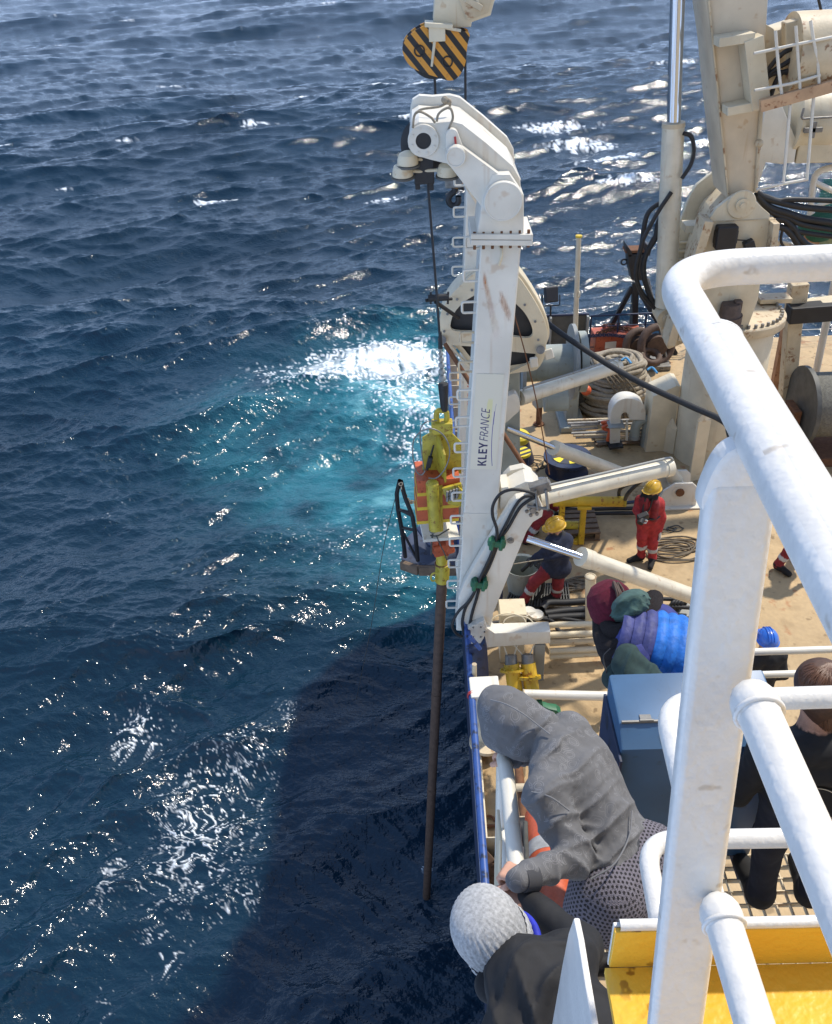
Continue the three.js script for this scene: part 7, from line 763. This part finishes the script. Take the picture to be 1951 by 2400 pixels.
// knitted and quilted cloth
const texKnit = makeTex(256, (u, v) => { const a = Math.abs(Math.sin(u * Math.PI * 40)), m = 0.75 + 0.18 * a + 0.12 * (vn(u * 128, v * 128, 128) - 0.5); return [m, m, m]; });
const bumpRib = makeTex(256, (u, v) => { const a = Math.abs(Math.sin(u * Math.PI * 40)) * 0.8 + 0.2 * vn(u * 128, v * 128, 128); return [a, a, a]; }, false);
{ // onlooker in blue quilted vest, dark red hat, leaning on the end rail
  const A = (x, y, d) => at(x, y, 'd', d); person('onlooker in blue quilted vest and dark red knitted hat bending forward', V(1.35, 5, -3.25), (o) => {
    const pal = [lin(0.045, 0.055, 0.24), lin(0.03, 0.03, 0.035), C_.skin, C_.boots, C_.dgreen, lin(0.012, 0.17, 0.68)];
    const j = { head: A(1436, 1425, 4.86), neck: A(1478, 1462, 4.76), shL: A(1490, 1540, 4.52), shR: A(1545, 1452, 4.86), hipL: A(1700, 1600, 4.45), hipR: A(1690, 1530, 4.75) }; j.elL = A(1440, 1590, 4.5); j.elR = A(1480, 1480, 5.1); j.haL = V(1.02, 5.72, -3.3); j.haR = V(1.1, 5.72, -3.62); const mid = j.hipL.clone().lerp(j.hipR, 0.5); Object.assign(j, { knL: V(mid.x - 0.05, 5.45, mid.z + 0.1), knR: V(mid.x - 0.05, 5.45, mid.z - 0.08), anL: V(mid.x - 0.02, 5.1, mid.z + 0.1), anR: V(mid.x - 0.02, 5.1, mid.z - 0.08), toeL: V(mid.x - 0.2, 5.045, mid.z + 0.08), toeR: V(mid.x - 0.2, 5.045, mid.z - 0.1) });
    const bs = figureBones(j, { top: 0, hem: 5, bottom: 1, skin: 2, boots: 3, arm: 4, w: 1.0, neckC: 4 }); bs.push(...headBones(j.head, V(-0.6, 0.5, -0.5), V(-0.5, -0.8, -0.2), 0.95, 2).bones); bs.push(bone(j.hipL, j.hipR, 0.13, 0.13, 5), bone(A(1500, 1500, 4.62), A(1540, 1470, 4.75), 0.13, 0.13, 0));
    const q = (bb) => blobMesh(bb, 0.011, 0.014, pal, 0.004, 9); o.part('body', [q(bs), blobMesh(handBones(j.haL, V(-1, -0.2, -0.2), V(0, -1, 0), 1, 2, 0.7), 0.006, 0.004, pal), blobMesh(handBones(j.haR, V(-1, -0.2, -0.2), V(0, -1, 0), 1, 2, 0.7), 0.006, 0.004, pal)], clothMat);
    // quilted vest: ribs of padding round the trunk
    const s0 = A(1490, 1490, 4.66), s1 = A(1720, 1560, 4.6), ax = s1.clone().sub(s0), L = ax.length(); ax.normalize(); const acr = j.shR.clone().sub(j.shL).normalize(), nrm = ax.clone().cross(acr).normalize(), ac2 = nrm.clone().cross(ax).normalize(); const vestBlue = P_(lin(0.012, 0.18, 0.66), 0.62, texSoft, 0.3, { sheen: 0.3, bumpMap: scaled(bumpCloth, 0.18), bumpScale: 0.006 }), vestIndigo = P_(lin(0.05, 0.06, 0.23), 0.65, texSoft, 0.3, { bumpMap: scaled(bumpCloth, 0.18), bumpScale: 0.006 });
    const rib = (t, w, mt, nm, ex) => { const pr = [], seg = 44, rows = 8, P = []; for (let r = 0; r <= rows; r++) { const v = r / rows, puff = 0.0105 * Math.sin(Math.PI * v), row = []; for (let i = 0; i <= seg; i++) { const a = i / seg * 6.2832, c = s0.clone().addScaledVector(ax, t + w * (v - 0.5)); row.push(c.addScaledVector(ac2, (0.205 + ex + puff) * Math.cos(a) * (1 + 0.02 * (fbm(a * 5 + t * 9, v * 2 + t * 20, 3) - 0.5) + 0.012 * Math.sin(a * 23 + 5 * fbm(a * 3, t * 9, 2)) * Math.sin(Math.PI * v))).addScaledVector(nrm, (0.145 + ex * 0.7 + puff) * Math.sin(a) * (1 + 0.05 * (fbm(a * 5 + t * 9 + 7, v * 2 + t * 20, 3) - 0.5) + 0.02 * Math.sin(a * 23 + 5 * fbm(a * 3, t * 9, 2)) * Math.sin(Math.PI * v)))); } P.push(row); } const ps = []; for (let r = 0; r < rows; r++) for (let i = 0; i < seg; i++) { const [a, b, c, d] = [P[r][i], P[r][i + 1], P[r + 1][i + 1], P[r + 1][i]]; for (const q of [a, b, c, a, c, d]) ps.push(q.x, q.y, q.z); } const g = new THREE.BufferGeometry(); g.setAttribute('position', new THREE.Float32BufferAttribute(ps, 3)); g.computeVertexNormals(); o.part(nm, toCreasedNormals(g, 1.2), mt); };
    for (let i = 0; i < 10; i++) rib(-0.07 + i * 0.058, 0.0605, i < 3 ? vestIndigo : vestBlue, 'vest_baffle', -0.03 + 0.034 * Math.sin(Math.min(1, (i + 1) / 5) * Math.PI / 2));
    // hat with ear slit, hair, scarf, hood
    const hc = A(1430, 1412, 4.82), up = V(-0.45, 0.72, -0.5).normalize(); const hat = lathe([[0.126, -0.16], [0.132, -0.09], [0.13, -0.02], [0.118, 0.04], [0.095, 0.085], [0.055, 0.115], [0.0, 0.125]], hc, up, 40); { const P = hat.attributes.position; for (let i = 0; i < P.count; i++) { const x = P.getX(i), y = P.getY(i), z = P.getZ(i), n = 0.012 * (fbm(x * 14 + 3, z * 14 + y * 9, 3) - 0.5); P.setXYZ(i, x + n, y + n, z + n); } hat.computeVertexNormals(); } o.part('knitted_hat', hat, P_(lin(0.22, 0.012, 0.04), 0.95, texSoft, 0.08, { bumpMap: scaled(bumpFine, 0.05), bumpScale: 0.01, sheen: 0.4 })); const hr = []; const rr = rng(12); for (let i = 0; i < 34; i++) { const a = A(1436 + rr() * 14, 1362 + rr() * 14, 4.73), b = A(1448 + rr() * 18, 1405 + rr() * 14, 4.66); hr.push(tube([a, a.clone().lerp(b, 0.5).add(V(0.01 * rr(), 0.012, 0.01)), b], 0.006, 8, 5)); } o.part('hair', hr, P_(lin(0.05, 0.025, 0.015), 0.6)).userData.kind = 'stuff';
    const scarfM = P_(lin(0.022, 0.013, 0.012), 0.95, texSoft, 0.1, { bumpMap: scaled(bumpFine, 0.06), bumpScale: 0.01 }); const loop = (pts, r) => tube(pts, r, 60, 12); o.part('scarf', [loop([A(1410, 1455, 4.86), A(1414, 1500, 4.72), A(1443, 1518, 4.62), A(1485, 1490, 4.6), A(1524, 1440, 4.68), A(1534, 1400, 4.82)], 0.05), loop([A(1412, 1480, 4.84), A(1419, 1525, 4.68), A(1452, 1535, 4.58), A(1496, 1505, 4.56), A(1531, 1455, 4.64)], 0.042), loop([A(1421, 1440, 4.86), A(1433, 1478, 4.7), A(1464, 1480, 4.62), A(1499, 1450, 4.64), A(1522, 1410, 4.76)], 0.05), loop([A(1417, 1520, 4.7), A(1424, 1548, 4.64), A(1438, 1556, 4.6), A(1452, 1540, 4.6)], 0.032), ball(A(1457, 1470, 4.76), 0.1, 0.09, 0.1)], scarfM); { // cloth hood lying in a fold over the collar
      const rowsP = [[[1430, 1446, 4.72], [1440, 1408, 4.66], [1468, 1384, 4.66], [1500, 1380, 4.68], [1526, 1398, 4.78]], [[1432, 1444, 4.66], [1448, 1416, 4.57], [1474, 1398, 4.57], [1503, 1394, 4.58], [1524, 1404, 4.68]], [[1434, 1446, 4.64], [1456, 1434, 4.60], [1480, 1416, 4.565], [1506, 1408, 4.56], [1524, 1412, 4.66]], [[1438, 1450, 4.64], [1464, 1444, 4.57], [1490, 1434, 4.55], [1510, 1424, 4.57], [1526, 1422, 4.68]], [[1444, 1458, 4.68], [1468, 1456, 4.62], [1494, 1446, 4.60], [1514, 1436, 4.63], [1530, 1432, 4.74]]].map(r => new THREE.CatmullRomCurve3(r.map(p => A(...p)))), nu = 40, nv = 24, G = [], ps = []; for (let v = 0; v <= nv; v++) { const row = []; for (let u = 0; u <= nu; u++) { const c = new THREE.CatmullRomCurve3(rowsP.map(r => r.getPoint(u / nu))), p = c.getPoint(v / nv), n = 0.012 * (fbm(u * 0.28, v * 0.35 + 4, 3) - 0.5); row.push(p.add(V(n, n, n))); } G.push(row); } for (let v = 0; v < nv; v++) for (let u = 0; u < nu; u++) for (const q of [G[v][u], G[v + 1][u], G[v + 1][u + 1], G[v][u], G[v + 1][u + 1], G[v][u + 1]]) ps.push(q.x, q.y, q.z); const g = new THREE.BufferGeometry(); g.setAttribute('position', new THREE.Float32BufferAttribute(ps, 3)); g.computeVertexNormals(); const m = P_(lin(0.06, 0.12, 0.105), 0.9, texSoft, 0.2); m.side = THREE.DoubleSide; o.part('hood', toCreasedNormals(g, 1.0), m); } o.part('sleeve_opening', blobMesh([bone(A(1470, 1535, 4.47), A(1540, 1600, 4.36), 0.06, 0.055, 0), bone(A(1462, 1560, 4.45), A(1500, 1600, 4.36), 0.06, 0.06, 0)], 0.008, 0.012, [C_.dgreen], 0.006, 14, [{ p: A(1490, 1560, 4.36), n: V(0.8, 0, 0.5).normalize(), f: 8, a: 0.022, r: 0.12 }]), P_(lin(0.025, 0.055, 0.05), 0.9, texSoft, 0.2)).geometry.deleteAttribute('color'); o.part('strap_cord', tube([A(1432, 1520, 4.5), A(1415, 1540, 4.5), A(1420, 1570, 4.48), A(1430, 1600, 4.45)], 0.005, 20, 6), M.black);
  });
}
const paisley = makeCanvas(1024, 1024, (c) => { c.fillStyle = '#626263'; c.fillRect(0, 0, 1024, 1024); const r = rng(9); for (let i = 0; i < 5000; i++) { c.fillStyle = r() < 0.5 ? 'rgba(120,120,124,0.10)' : 'rgba(40,40,44,0.10)'; c.fillRect(r() * 1024, r() * 1024, 2 + r() * 5, 2 + r() * 5); } c.lineWidth = 3; for (let i = 0; i < 170; i++) { const x = r() * 1024, y = r() * 1024, s = 14 + r() * 22, a = r() * 6.28; c.strokeStyle = `rgba(150,150,152,${0.28 + 0.25 * r()})`; for (const ox of [-1024, 0, 1024]) for (const oy of [-1024, 0, 1024]) { if (x + ox < -60 || x + ox > 1084 || y + oy < -60 || y + oy > 1084) continue; c.save(); c.translate(x + ox, y + oy); c.rotate(a); for (const k of [1, 0.6]) { c.beginPath(); c.arc(0, 0, s * k, 0.6, 5.2); c.quadraticCurveTo(s * 1.5 * k, -s * 0.9 * k, s * 1.7 * k, -s * 0.1); c.stroke(); } c.restore(); } } }); paisley.wrapS = paisley.wrapT = THREE.RepeatWrapping; paisley.repeat.set(1.7, 1.7);
const knitDots = makeTex(256, (u, v) => { const n = 12, row = Math.floor(v * n * 1.0), x = (u * n + (row % 2) * 0.5) % 1 - 0.5, y = (v * n) % 1 - 0.5, d = Math.hypot(x, y * 0.9), m = d < 0.3 ? 0.22 : 0.62; const k = 0.06 * (vn(u * 100, v * 100, 100) - 0.5); return [m * 0.98 + k, m * 0.95 + k, m + k]; });
{ // hooded onlooker in grey paisley sweatshirt gripping the handrail
  const A = (x, y, d) => at(x, y, 'd', d); person('hooded onlooker in grey paisley sweatshirt bending over the white handrail', V(0.85, 5, -1.9), (o) => {
    const pal = [C_.grey], j = { head: A(1200, 1690, 3.62), neck: A(1290, 1735, 3.5), shL: A(1282, 1865, 3.28), shR: A(1335, 1720, 3.55), elL: A(1345, 2010, 3.22), elR: A(1270, 1760, 3.75), haL: A(1216, 2060, 3.06), haR: A(1190, 1782, 3.60), hipL: A(1450, 2080, 3.30), hipR: A(1500, 1985, 3.42) };
    const sw = [], add = (a, b, ra, rb) => sw.push(bone(a, b, ra, rb, 0)); const w1 = A(1430, 2000, 3.36), ch = A(1345, 1830, 3.42), mdl = A(1390, 1910, 3.40);
    add(j.shL, j.shR, 0.085, 0.085); add(A(1310, 1820, 3.44), A(1400, 1985, 3.42), 0.115, 0.105); add(A(1365, 1780, 3.52), A(1450, 1950, 3.48), 0.115, 0.105); add(ch, mdl, 0.13, 0.125); add(mdl, w1, 0.13, 0.12); add(j.neck, ch, 0.075, 0.11); add(A(1425, 2040, 3.32), A(1480, 1980, 3.42), 0.105, 0.105); add(j.shL, j.elL, 0.078, 0.062); add(j.elL, j.haL, 0.062, 0.044); add(j.shR, j.elR, 0.07, 0.058); add(j.elR, A(1205, 1775, 3.62), 0.055, 0.042);
    // folds: ridges pulled across the back and at the elbow
    for (const [x0, y0, x1, y1, d] of [[1300, 1750, 1345, 1800, 3.33], [1325, 1850, 1400, 1960, 3.26], [1380, 1830, 1440, 1930, 3.33], [1350, 1940, 1420, 2010, 3.2]]) add(A(x0, y0, d + 0.05), A(x1, y1, d + 0.06), 0.02, 0.012);
    const sm = new THREE.MeshPhysicalMaterial({ color: lin(0.98, 0.97, 0.97), map: paisley, roughness: 0.92, sheen: 0.35, sheenRoughness: 0.7, bumpMap: scaled(bumpCloth, 0.25), bumpScale: 0.008 });
    const ax = (a, b) => b.clone().sub(a).normalize(); const FL = [{ p: j.elL, n: ax(j.shL, j.haL), f: 11, a: 0.020, r: 0.13 }, { p: A(1275, 2050, 3.1), n: ax(j.elL, j.haL), f: 13, a: 0.010, r: 0.10 }, { p: A(1300, 1880, 3.2), n: ax(j.shL, j.elL), f: 9, a: 0.018, r: 0.13 }, { p: A(1430, 1960, 3.3), n: ax(ch, w1), f: 10, a: 0.022, r: 0.17 }, { p: A(1320, 1770, 3.35), n: ax(j.neck, mdl), f: 10, a: 0.020, r: 0.13 }, { p: A(1380, 1870, 3.3), n: V(0.6, 0.2, 0.7).normalize(), f: 6, a: 0.016, r: 0.22 }, { p: A(1225, 1775, 3.55), n: ax(j.elR, j.haR), f: 18, a: 0.016, r: 0.1 }];
    o.part('sweatshirt', stripCol(blobMesh(sw, 0.0078, 0.013, pal, 0.006, 9, FL)), sm);
    const hd = [], ha = (a, b, ra, rb) => hd.push(bone(a, b, ra, rb, 0)); ha(A(1175, 1665, 3.62), A(1205, 1690, 3.58), 0.098, 0.105); ha(A(1205, 1690, 3.58), A(1275, 1730, 3.52), 0.10, 0.075); ha(A(1170, 1720, 3.6), A(1230, 1750, 3.54), 0.07, 0.06); ha(A(1158, 1640, 3.66), A(1170, 1700, 3.64), 0.055, 0.06); ha(A(1195, 1640, 3.60), A(1290, 1700, 3.52), 0.05, 0.045); o.part('hood', stripCol(blobMesh(hd, 0.007, 0.012, pal, 0.004, 10, [{ p: A(1280, 1735, 3.45), n: V(-0.6, 0.2, -0.7).normalize(), f: 11, a: 0.022, r: 0.12 }, { p: A(1185, 1655, 3.5), n: V(0.5, 0, 0.8).normalize(), f: 9, a: 0.014, r: 0.1 }])), sm);
    const pal2 = [C_.skin, lin(0.03, 0.03, 0.034), C_.boots], hip = j.hipL.clone().lerp(j.hipR, 0.5), bs = []; const Lg = (x, y, z) => V(hip.x + x, y, hip.z + z); const legs = [bone(A(1445, 2085, 3.32), A(1495, 2010, 3.45), 0.135, 0.125, 1), bone(A(1440, 2110, 3.36), Lg(0.06, 5.45, 0.1), 0.12, 0.075, 1), bone(Lg(0.06, 5.45, 0.1), Lg(0.12, 5.1, 0.1), 0.072, 0.05, 1), bone(A(1500, 2030, 3.5), Lg(0.08, 5.45, -0.1), 0.115, 0.075, 1), bone(Lg(0.08, 5.45, -0.1), Lg(0.14, 5.1, -0.1), 0.072, 0.05, 1), bone(Lg(0.12, 5.07, 0.1), Lg(-0.06, 5.045, 0.1), 0.05, 0.045, 2), bone(Lg(0.14, 5.07, -0.1), Lg(-0.04, 5.045, -0.1), 0.05, 0.045, 2)]; o.part('body', [blobMesh(legs.concat([bone(mdl, hip, 0.10, 0.11, 1)]), 0.013, 0.014, pal2, 0.003), blobMesh(headBones(j.head, V(-0.7, 0.3, -0.45), V(-0.3, -0.9, -0.1), 0.9, 0).bones, 0.008, 0.008, pal2), blobMesh(handBones(A(1228, 2058, 3.08), V(-0.45, -0.1, -0.3), V(0, -1, 0), 0.82, 0, 0.95), 0.005, 0.004, pal2), blobMesh(handBones(A(1200, 1782, 3.63), V(-0.3, -0.1, -0.4), V(0, -1, 0), 0.78, 0, 0.95), 0.005, 0.004, pal2)], skinMat);
    o.part('hem_seam', [tube([A(1385, 2060, 3.16), A(1440, 2025, 3.17), A(1475, 1960, 3.26), A(1482, 1900, 3.34)], 0.0035, 40, 6), tube([A(1246, 1856, 3.225), A(1290, 1868, 3.178), A(1335, 1900, 3.188)], 0.003, 30, 6)], P_(lin(0.16, 0.16, 0.165), 0.9)); o.part('hood_seam', tube([A(1150, 1640, 3.53), A(1185, 1650, 3.475), A(1225, 1672, 3.455), A(1262, 1700, 3.445), A(1290, 1722, 3.42)], 0.0028, 40, 6), P_(lin(0.17, 0.17, 0.175), 0.9)); o.part('cuff', rod(A(1252, 2056, 3.09), A(1224, 2061, 3.065), 0.05, 0.044, 26), P_(lin(0.07, 0.07, 0.075), 0.95, texKnit, 0.1));
    o.part('skirt', stripCol(blobMesh([bone(A(1425, 2090, 3.30), A(1500, 2000, 3.42), 0.145, 0.13, 0), bone(A(1400, 2140, 3.32), A(1480, 2090, 3.36), 0.125, 0.13, 0), bone(A(1500, 2030, 3.42), A(1530, 1990, 3.5), 0.12, 0.10, 0)], 0.009, 0.014, pal, 0.004, 10)), P_(lin(0.5, 0.49, 0.52), 0.9, knitDots, 0.19, { bumpMap: scaled(bumpFine, 0.08), bumpScale: 0.004 }));
  });
}
{ // onlooker in black jacket and pale grey beanie leaning out over the handrail
  const A = (x, y, d) => at(x, y, 'd', d); person('onlooker in black jacket and pale grey beanie leaning out over the handrail', V(0.7, 5, -1.0), (o) => {
    const pal = [C_.black, C_.skin, C_.charcoal, C_.boots], hc = A(1140, 2172, 2.80); const sw = [bone(A(1200, 2270, 2.74), A(1260, 2300, 2.68), 0.085, 0.11, 0), bone(A(1250, 2310, 2.66), A(1350, 2420, 2.62), 0.135, 0.15, 0), bone(A(1200, 2420, 2.58), A(1330, 2250, 2.72), 0.095, 0.09, 0), bone(A(1200, 2430, 2.58), A(1110, 2560, 2.62), 0.075, 0.06, 0), bone(A(1110, 2560, 2.62), V(0.25, 6.12, -0.95), 0.058, 0.045, 0), bone(A(1340, 2250, 2.74), A(1360, 2220, 2.9), 0.075, 0.07, 0), bone(A(1360, 2220, 2.9), V(0.27, 6.12, -1.75), 0.06, 0.045, 0), bone(A(1350, 2420, 2.62), V(0.68, 5.9, -0.95), 0.14, 0.14, 0), bone(V(0.66, 5.88, -0.86), V(0.68, 5.45, -0.86), 0.1, 0.075, 2), bone(V(0.68, 5.45, -0.86), V(0.72, 5.1, -0.86), 0.07, 0.05, 2), bone(V(0.66, 5.88, -1.06), V(0.68, 5.45, -1.06), 0.1, 0.075, 2), bone(V(0.68, 5.45, -1.06), V(0.72, 5.1, -1.06), 0.07, 0.05, 2), bone(V(0.72, 5.07, -0.86), V(0.54, 5.045, -0.86), 0.05, 0.045, 3), bone(V(0.72, 5.07, -1.06), V(0.54, 5.045, -1.06), 0.05, 0.045, 3)];
    o.part('body', [blobMesh(sw, 0.010, 0.014, pal, 0.008, 8, [{ p: A(1260, 2310, 2.58), n: V(0.7, 0.3, 0.6).normalize(), f: 9, a: 0.022, r: 0.14 }, { p: A(1330, 2270, 2.62), n: V(0.3, 0.1, 0.9).normalize(), f: 8, a: 0.018, r: 0.14 }, { p: A(1210, 2380, 2.52), n: V(0.9, 0.3, -0.2).normalize(), f: 8, a: 0.02, r: 0.16 }]), blobMesh(headBones(hc.clone().addScaledVector(V(-0.42, 0.86, -0.02).normalize(), -0.05), V(-0.42, 0.86, -0.02), V(-0.8, -0.5, -0.3), 0.88, 1).bones, 0.008, 0.008, pal), blobMesh(handBones(V(0.26, 6.13, -0.95), V(-1, -0.2, 0), V(0, -1, 0), 1, 1, 0.7), 0.006, 0.004, pal), blobMesh(handBones(V(0.28, 6.13, -1.75), V(-1, -0.2, 0), V(0, -1, 0), 1, 1, 0.7), 0.006, 0.004, pal)], (() => { const m = clothMat.clone(); m.roughness = 0.8; return m; })());
    // beanie: ribs converge at the crown
    const up = V(-0.42, 0.86, -0.02).normalize(), e1 = V(1, 0.4, 0.2).addScaledVector(up, -V(1, 0.4, 0.2).dot(up)).normalize(), e2 = up.clone().cross(e1), prof = [[0.100, -0.125], [0.104, -0.10], [0.109, -0.055], [0.111, -0.01], [0.107, 0.035], [0.095, 0.072], [0.074, 0.102], [0.045, 0.119], [0.015, 0.126], [0.0, 0.1265]], cv = new THREE.SplineCurve(prof.map(p => new THREE.Vector2(p[0], p[1]))), NU = 220, NVv = 40, rows = []; for (let b = 0; b <= NVv; b++) { const pt = cv.getPoint(b / NVv), row = []; for (let a = 0; a <= NU; a++) { const t = a / NU * 6.28318, rib = 1 + 0.034 * Math.abs(Math.sin(t * 17)) * clamp(pt.x / 0.06) + 0.012 * Math.sin(t * 2 + 1) + 0.008 * Math.sin(t * 3 + pt.y * 30); row.push(hc.clone().addScaledVector(e1, pt.x * rib * Math.cos(t) * 0.93).addScaledVector(e2, pt.x * rib * Math.sin(t) * 1.1).addScaledVector(up, pt.y + 0)); } rows.push(row); } const ps = []; for (let b = 0; b < NVv; b++) for (let a = 0; a < NU; a++) { const [p, q, r, s] = [rows[b][a], rows[b][a + 1], rows[b + 1][a + 1], rows[b + 1][a]]; for (const k of [p, q, r, p, r, s]) ps.push(k.x, k.y, k.z); } const g = new THREE.BufferGeometry(); g.setAttribute('position', new THREE.Float32BufferAttribute(ps, 3)); g.computeVertexNormals(); const bn = o.part('beanie', toCreasedNormals(g, 0.9), P_(lin(0.66, 0.66, 0.655), 0.95, texSoft, 0.06, { bumpMap: scaled(bumpFine, 0.03), bumpScale: 0.003, sheen: 0.5, sheenRoughness: 0.6 }));
    { const cv2 = [], NUb = 200; for (const [rr2, yy] of [[0.108, -0.128], [0.1135, -0.122], [0.1165, -0.1], [0.1165, -0.082], [0.1125, -0.074]]) { const row = []; for (let a = 0; a <= NUb; a++) { const t = a / NUb * 6.28318, rb = rr2 * (1 + 0.028 * Math.abs(Math.sin(t * 17)) + 0.012 * Math.sin(t * 2 + 1)); row.push(hc.clone().addScaledVector(e1, rb * Math.cos(t) * 0.93).addScaledVector(e2, rb * Math.sin(t) * 1.1).addScaledVector(up, yy + 0.004 * Math.sin(t * 2))); } cv2.push(row); } const pb = []; for (let b = 0; b < 4; b++) for (let a = 0; a < NUb; a++) for (const k of [cv2[b][a], cv2[b][a + 1], cv2[b + 1][a + 1], cv2[b][a], cv2[b + 1][a + 1], cv2[b + 1][a]]) pb.push(k.x, k.y, k.z); const gb = new THREE.BufferGeometry(); gb.setAttribute('position', new THREE.Float32BufferAttribute(pb, 3)); gb.computeVertexNormals(); o.part('beanie_brim', toCreasedNormals(gb, 0.9), bn.material, bn); }
    const cuff = []; for (let a = 0; a <= 40; a++) { const t = a / 40 * 6.28318; cuff.push(hc.clone().addScaledVector(e1, 0.1085 * Math.cos(t) * 0.93).addScaledVector(e2, 0.1085 * Math.sin(t) * 1.1).addScaledVector(up, -0.078)); } o.part('beanie_fold', tube(cuff.slice(0, 40), 0.0035, 80, 6, true), P_(lin(0.32, 0.32, 0.32), 0.95), bn);
    const bl = []; for (let a = 0; a <= 30; a++) { const t = a / 30 * 6.28318; bl.push(hc.clone().addScaledVector(e1, 0.012 + 0.105 * Math.cos(t)).addScaledVector(e2, 0.115 * Math.sin(t)).addScaledVector(up, -0.135)); } o.part('blue_collar', tube(bl.slice(0, 30), 0.013, 70, 8, true), P_(lin(0.02, 0.035, 0.55), 0.7, texSoft, 0.2)); o.part('jacket_collar', blobMesh([bone(A(1175, 2290, 2.76), A(1235, 2240, 2.78), 0.055, 0.05, 0), bone(A(1150, 2310, 2.74), A(1210, 2330, 2.68), 0.05, 0.06, 0)], 0.009, 0.012, pal, 0.005, 14), clothMat);
  });
}
{ // woman in dark hoodie with tied brown hair, seen from behind
  const A = (x, y, d) => at(x, y, 'd', d); person('woman with long brown hair in black hoodie with round back print', V(1.5, 5, -2.35), (o) => {
    const hd = A(1918, 1618, 3.55), pal = [C_.black, lin(0.012, 0.014, 0.026), C_.skin, C_.boots], x = hd.x, z = hd.z + 0.03, p = (a, b, c) => V(x + a, 5 + b, z + c), hy = hd.y - 5; const j = { head: hd, neck: p(0, hy - 0.17, 0.03), shL: p(-0.18, hy - 0.27, 0.05), shR: p(0.18, hy - 0.27, 0.05), elL: p(-0.25, hy - 0.55, 0.03), elR: p(0.26, hy - 0.55, 0.03), haL: p(-0.14, hy - 0.66, -0.2), haR: p(0.14, hy - 0.66, -0.2), hipL: p(-0.06, 0.8, 0.06), hipR: p(0.12, 0.8, 0.06), knL: p(-0.06, 0.46, 0.05), knR: p(0.16, 0.46, 0.05), anL: p(-0.05, 0.1, 0.09), anR: p(0.18, 0.1, 0.09), toeL: p(-0.07, 0.045, -0.1), toeR: p(0.2, 0.045, -0.1) };
    const bs = figureBones(j, { top: 0, bottom: 1, skin: 2, boots: 3, w: 1.0 }); bs.push(...headBones(hd, V(0, 1, 0.05), V(0, -0.15, -1), 0.95, 2).bones, bone(p(-0.1, hy - 0.2, 0.1), p(0.1, hy - 0.2, 0.1), 0.06, 0.06, 0), bone(p(-0.06, hy - 0.3, 0.13), p(0.06, hy - 0.3, 0.13), 0.05, 0.05, 0)); o.part('body', [blobMesh(bs, 0.011, 0.014, pal, 0.006, 10), blobMesh(handBones(j.haL, V(0.3, 0, -1), V(0, -1, 0), 0.9, 2, 0.6), 0.006, 0.004, pal), blobMesh(handBones(j.haR, V(-0.3, 0, -1), V(0, -1, 0), 0.9, 2, 0.6), 0.006, 0.004, pal)], clothMat);
    const hairM = P_(lin(0.09, 0.042, 0.024), 0.6, texSoft, 0.1, { sheen: 0.3 }), r = rng(17); o.part('hair_cap', stripCol(blobMesh([bone(hd.clone().add(V(0, 0.045, 0.0)), hd.clone().add(V(0, 0.03, 0.03)), 0.098, 0.1, 0), bone(hd.clone().add(V(0, 0, 0.04)), hd.clone().add(V(0.02, -0.1, 0.06)), 0.085, 0.05, 0)], 0.008, 0.012, pal, 0.002, 20)), hairM); const st = []; for (let i = 0; i < 420; i++) { const a = (r() - 0.5) * 4.4 + Math.PI / 2, c = hd.clone().add(V(0.012, 0.045, 0.02)), top = c.clone().add(V(0.015 * (r() - 0.5), 0.098, -0.03 + 0.03 * r())), side = c.clone().add(V(0.107 * Math.cos(a), 0.03 - 0.03 * r(), 0.104 * Math.sin(a))), low = hd.clone().add(V(0.03 + 0.06 * Math.cos(a), -0.08 - 0.03 * r(), 0.03 + 0.09 * Math.sin(a))); st.push(tube([top, top.clone().lerp(side, 0.5).sub(c).setLength(0.107 + 0.006 * r()).add(c), side, low], 0.0013 + 0.0012 * r(), 10, 4)); } for (let i = 0; i < 60; i++) { const a = hd.clone().add(V(0.06 + 0.03 * r(), -0.08, 0.08 * r())), b = a.clone().add(V(0.08 + 0.04 * r(), -0.16, 0.03)); st.push(tube([a, a.clone().lerp(b, 0.5).add(V(0.02, 0.03, 0.02)), b], 0.003, 8, 4)); } o.part('hair_strands', st, P_(lin(0.13, 0.06, 0.032), 0.42)).userData.kind = 'stuff';
    const logo = makeCanvas(512, 512, (c) => { c.fillStyle = '#161517'; c.fillRect(0, 0, 512, 512); c.strokeStyle = '#cfc8b4'; c.lineWidth = 7; c.beginPath(); c.arc(256, 256, 240, 0, 7); c.stroke(); c.fillStyle = '#cfc8b4'; c.textAlign = 'center'; c.textBaseline = 'middle'; c.font = 'bold 62px sans-serif'; c.fillText('FACULTÉ', 256, 262); c.fillText('SCIENCES &', 256, 326); c.font = 'bold 56px sans-serif'; c.fillText('TECHNOLOGIES', 256, 388); c.save(); c.translate(215, 150); c.fillRect(-70, -70, 100, 26); c.fillRect(-70, -70, 26, 70); c.rotate(0.4); c.fillRect(20, -30, 26, 110); c.fillRect(80, -40, 26, 110); c.restore(); c.fillStyle = '#cfc8b4'; c.fillRect(120, 424, 270, 26); }); const lg = new THREE.CircleGeometry(0.12, 40).toNonIndexed(); lg.rotateX(-0.12); const lc = p(-0.01, hy - 0.46, 0.19); lg.translate(lc.x, lc.y, lc.z); o.part('back_print', lg, new THREE.MeshStandardMaterial({ map: logo, roughness: 0.9 }), null, 'round printed emblem with lettering on the back');
  });
}
renderer.render(scene, camera);
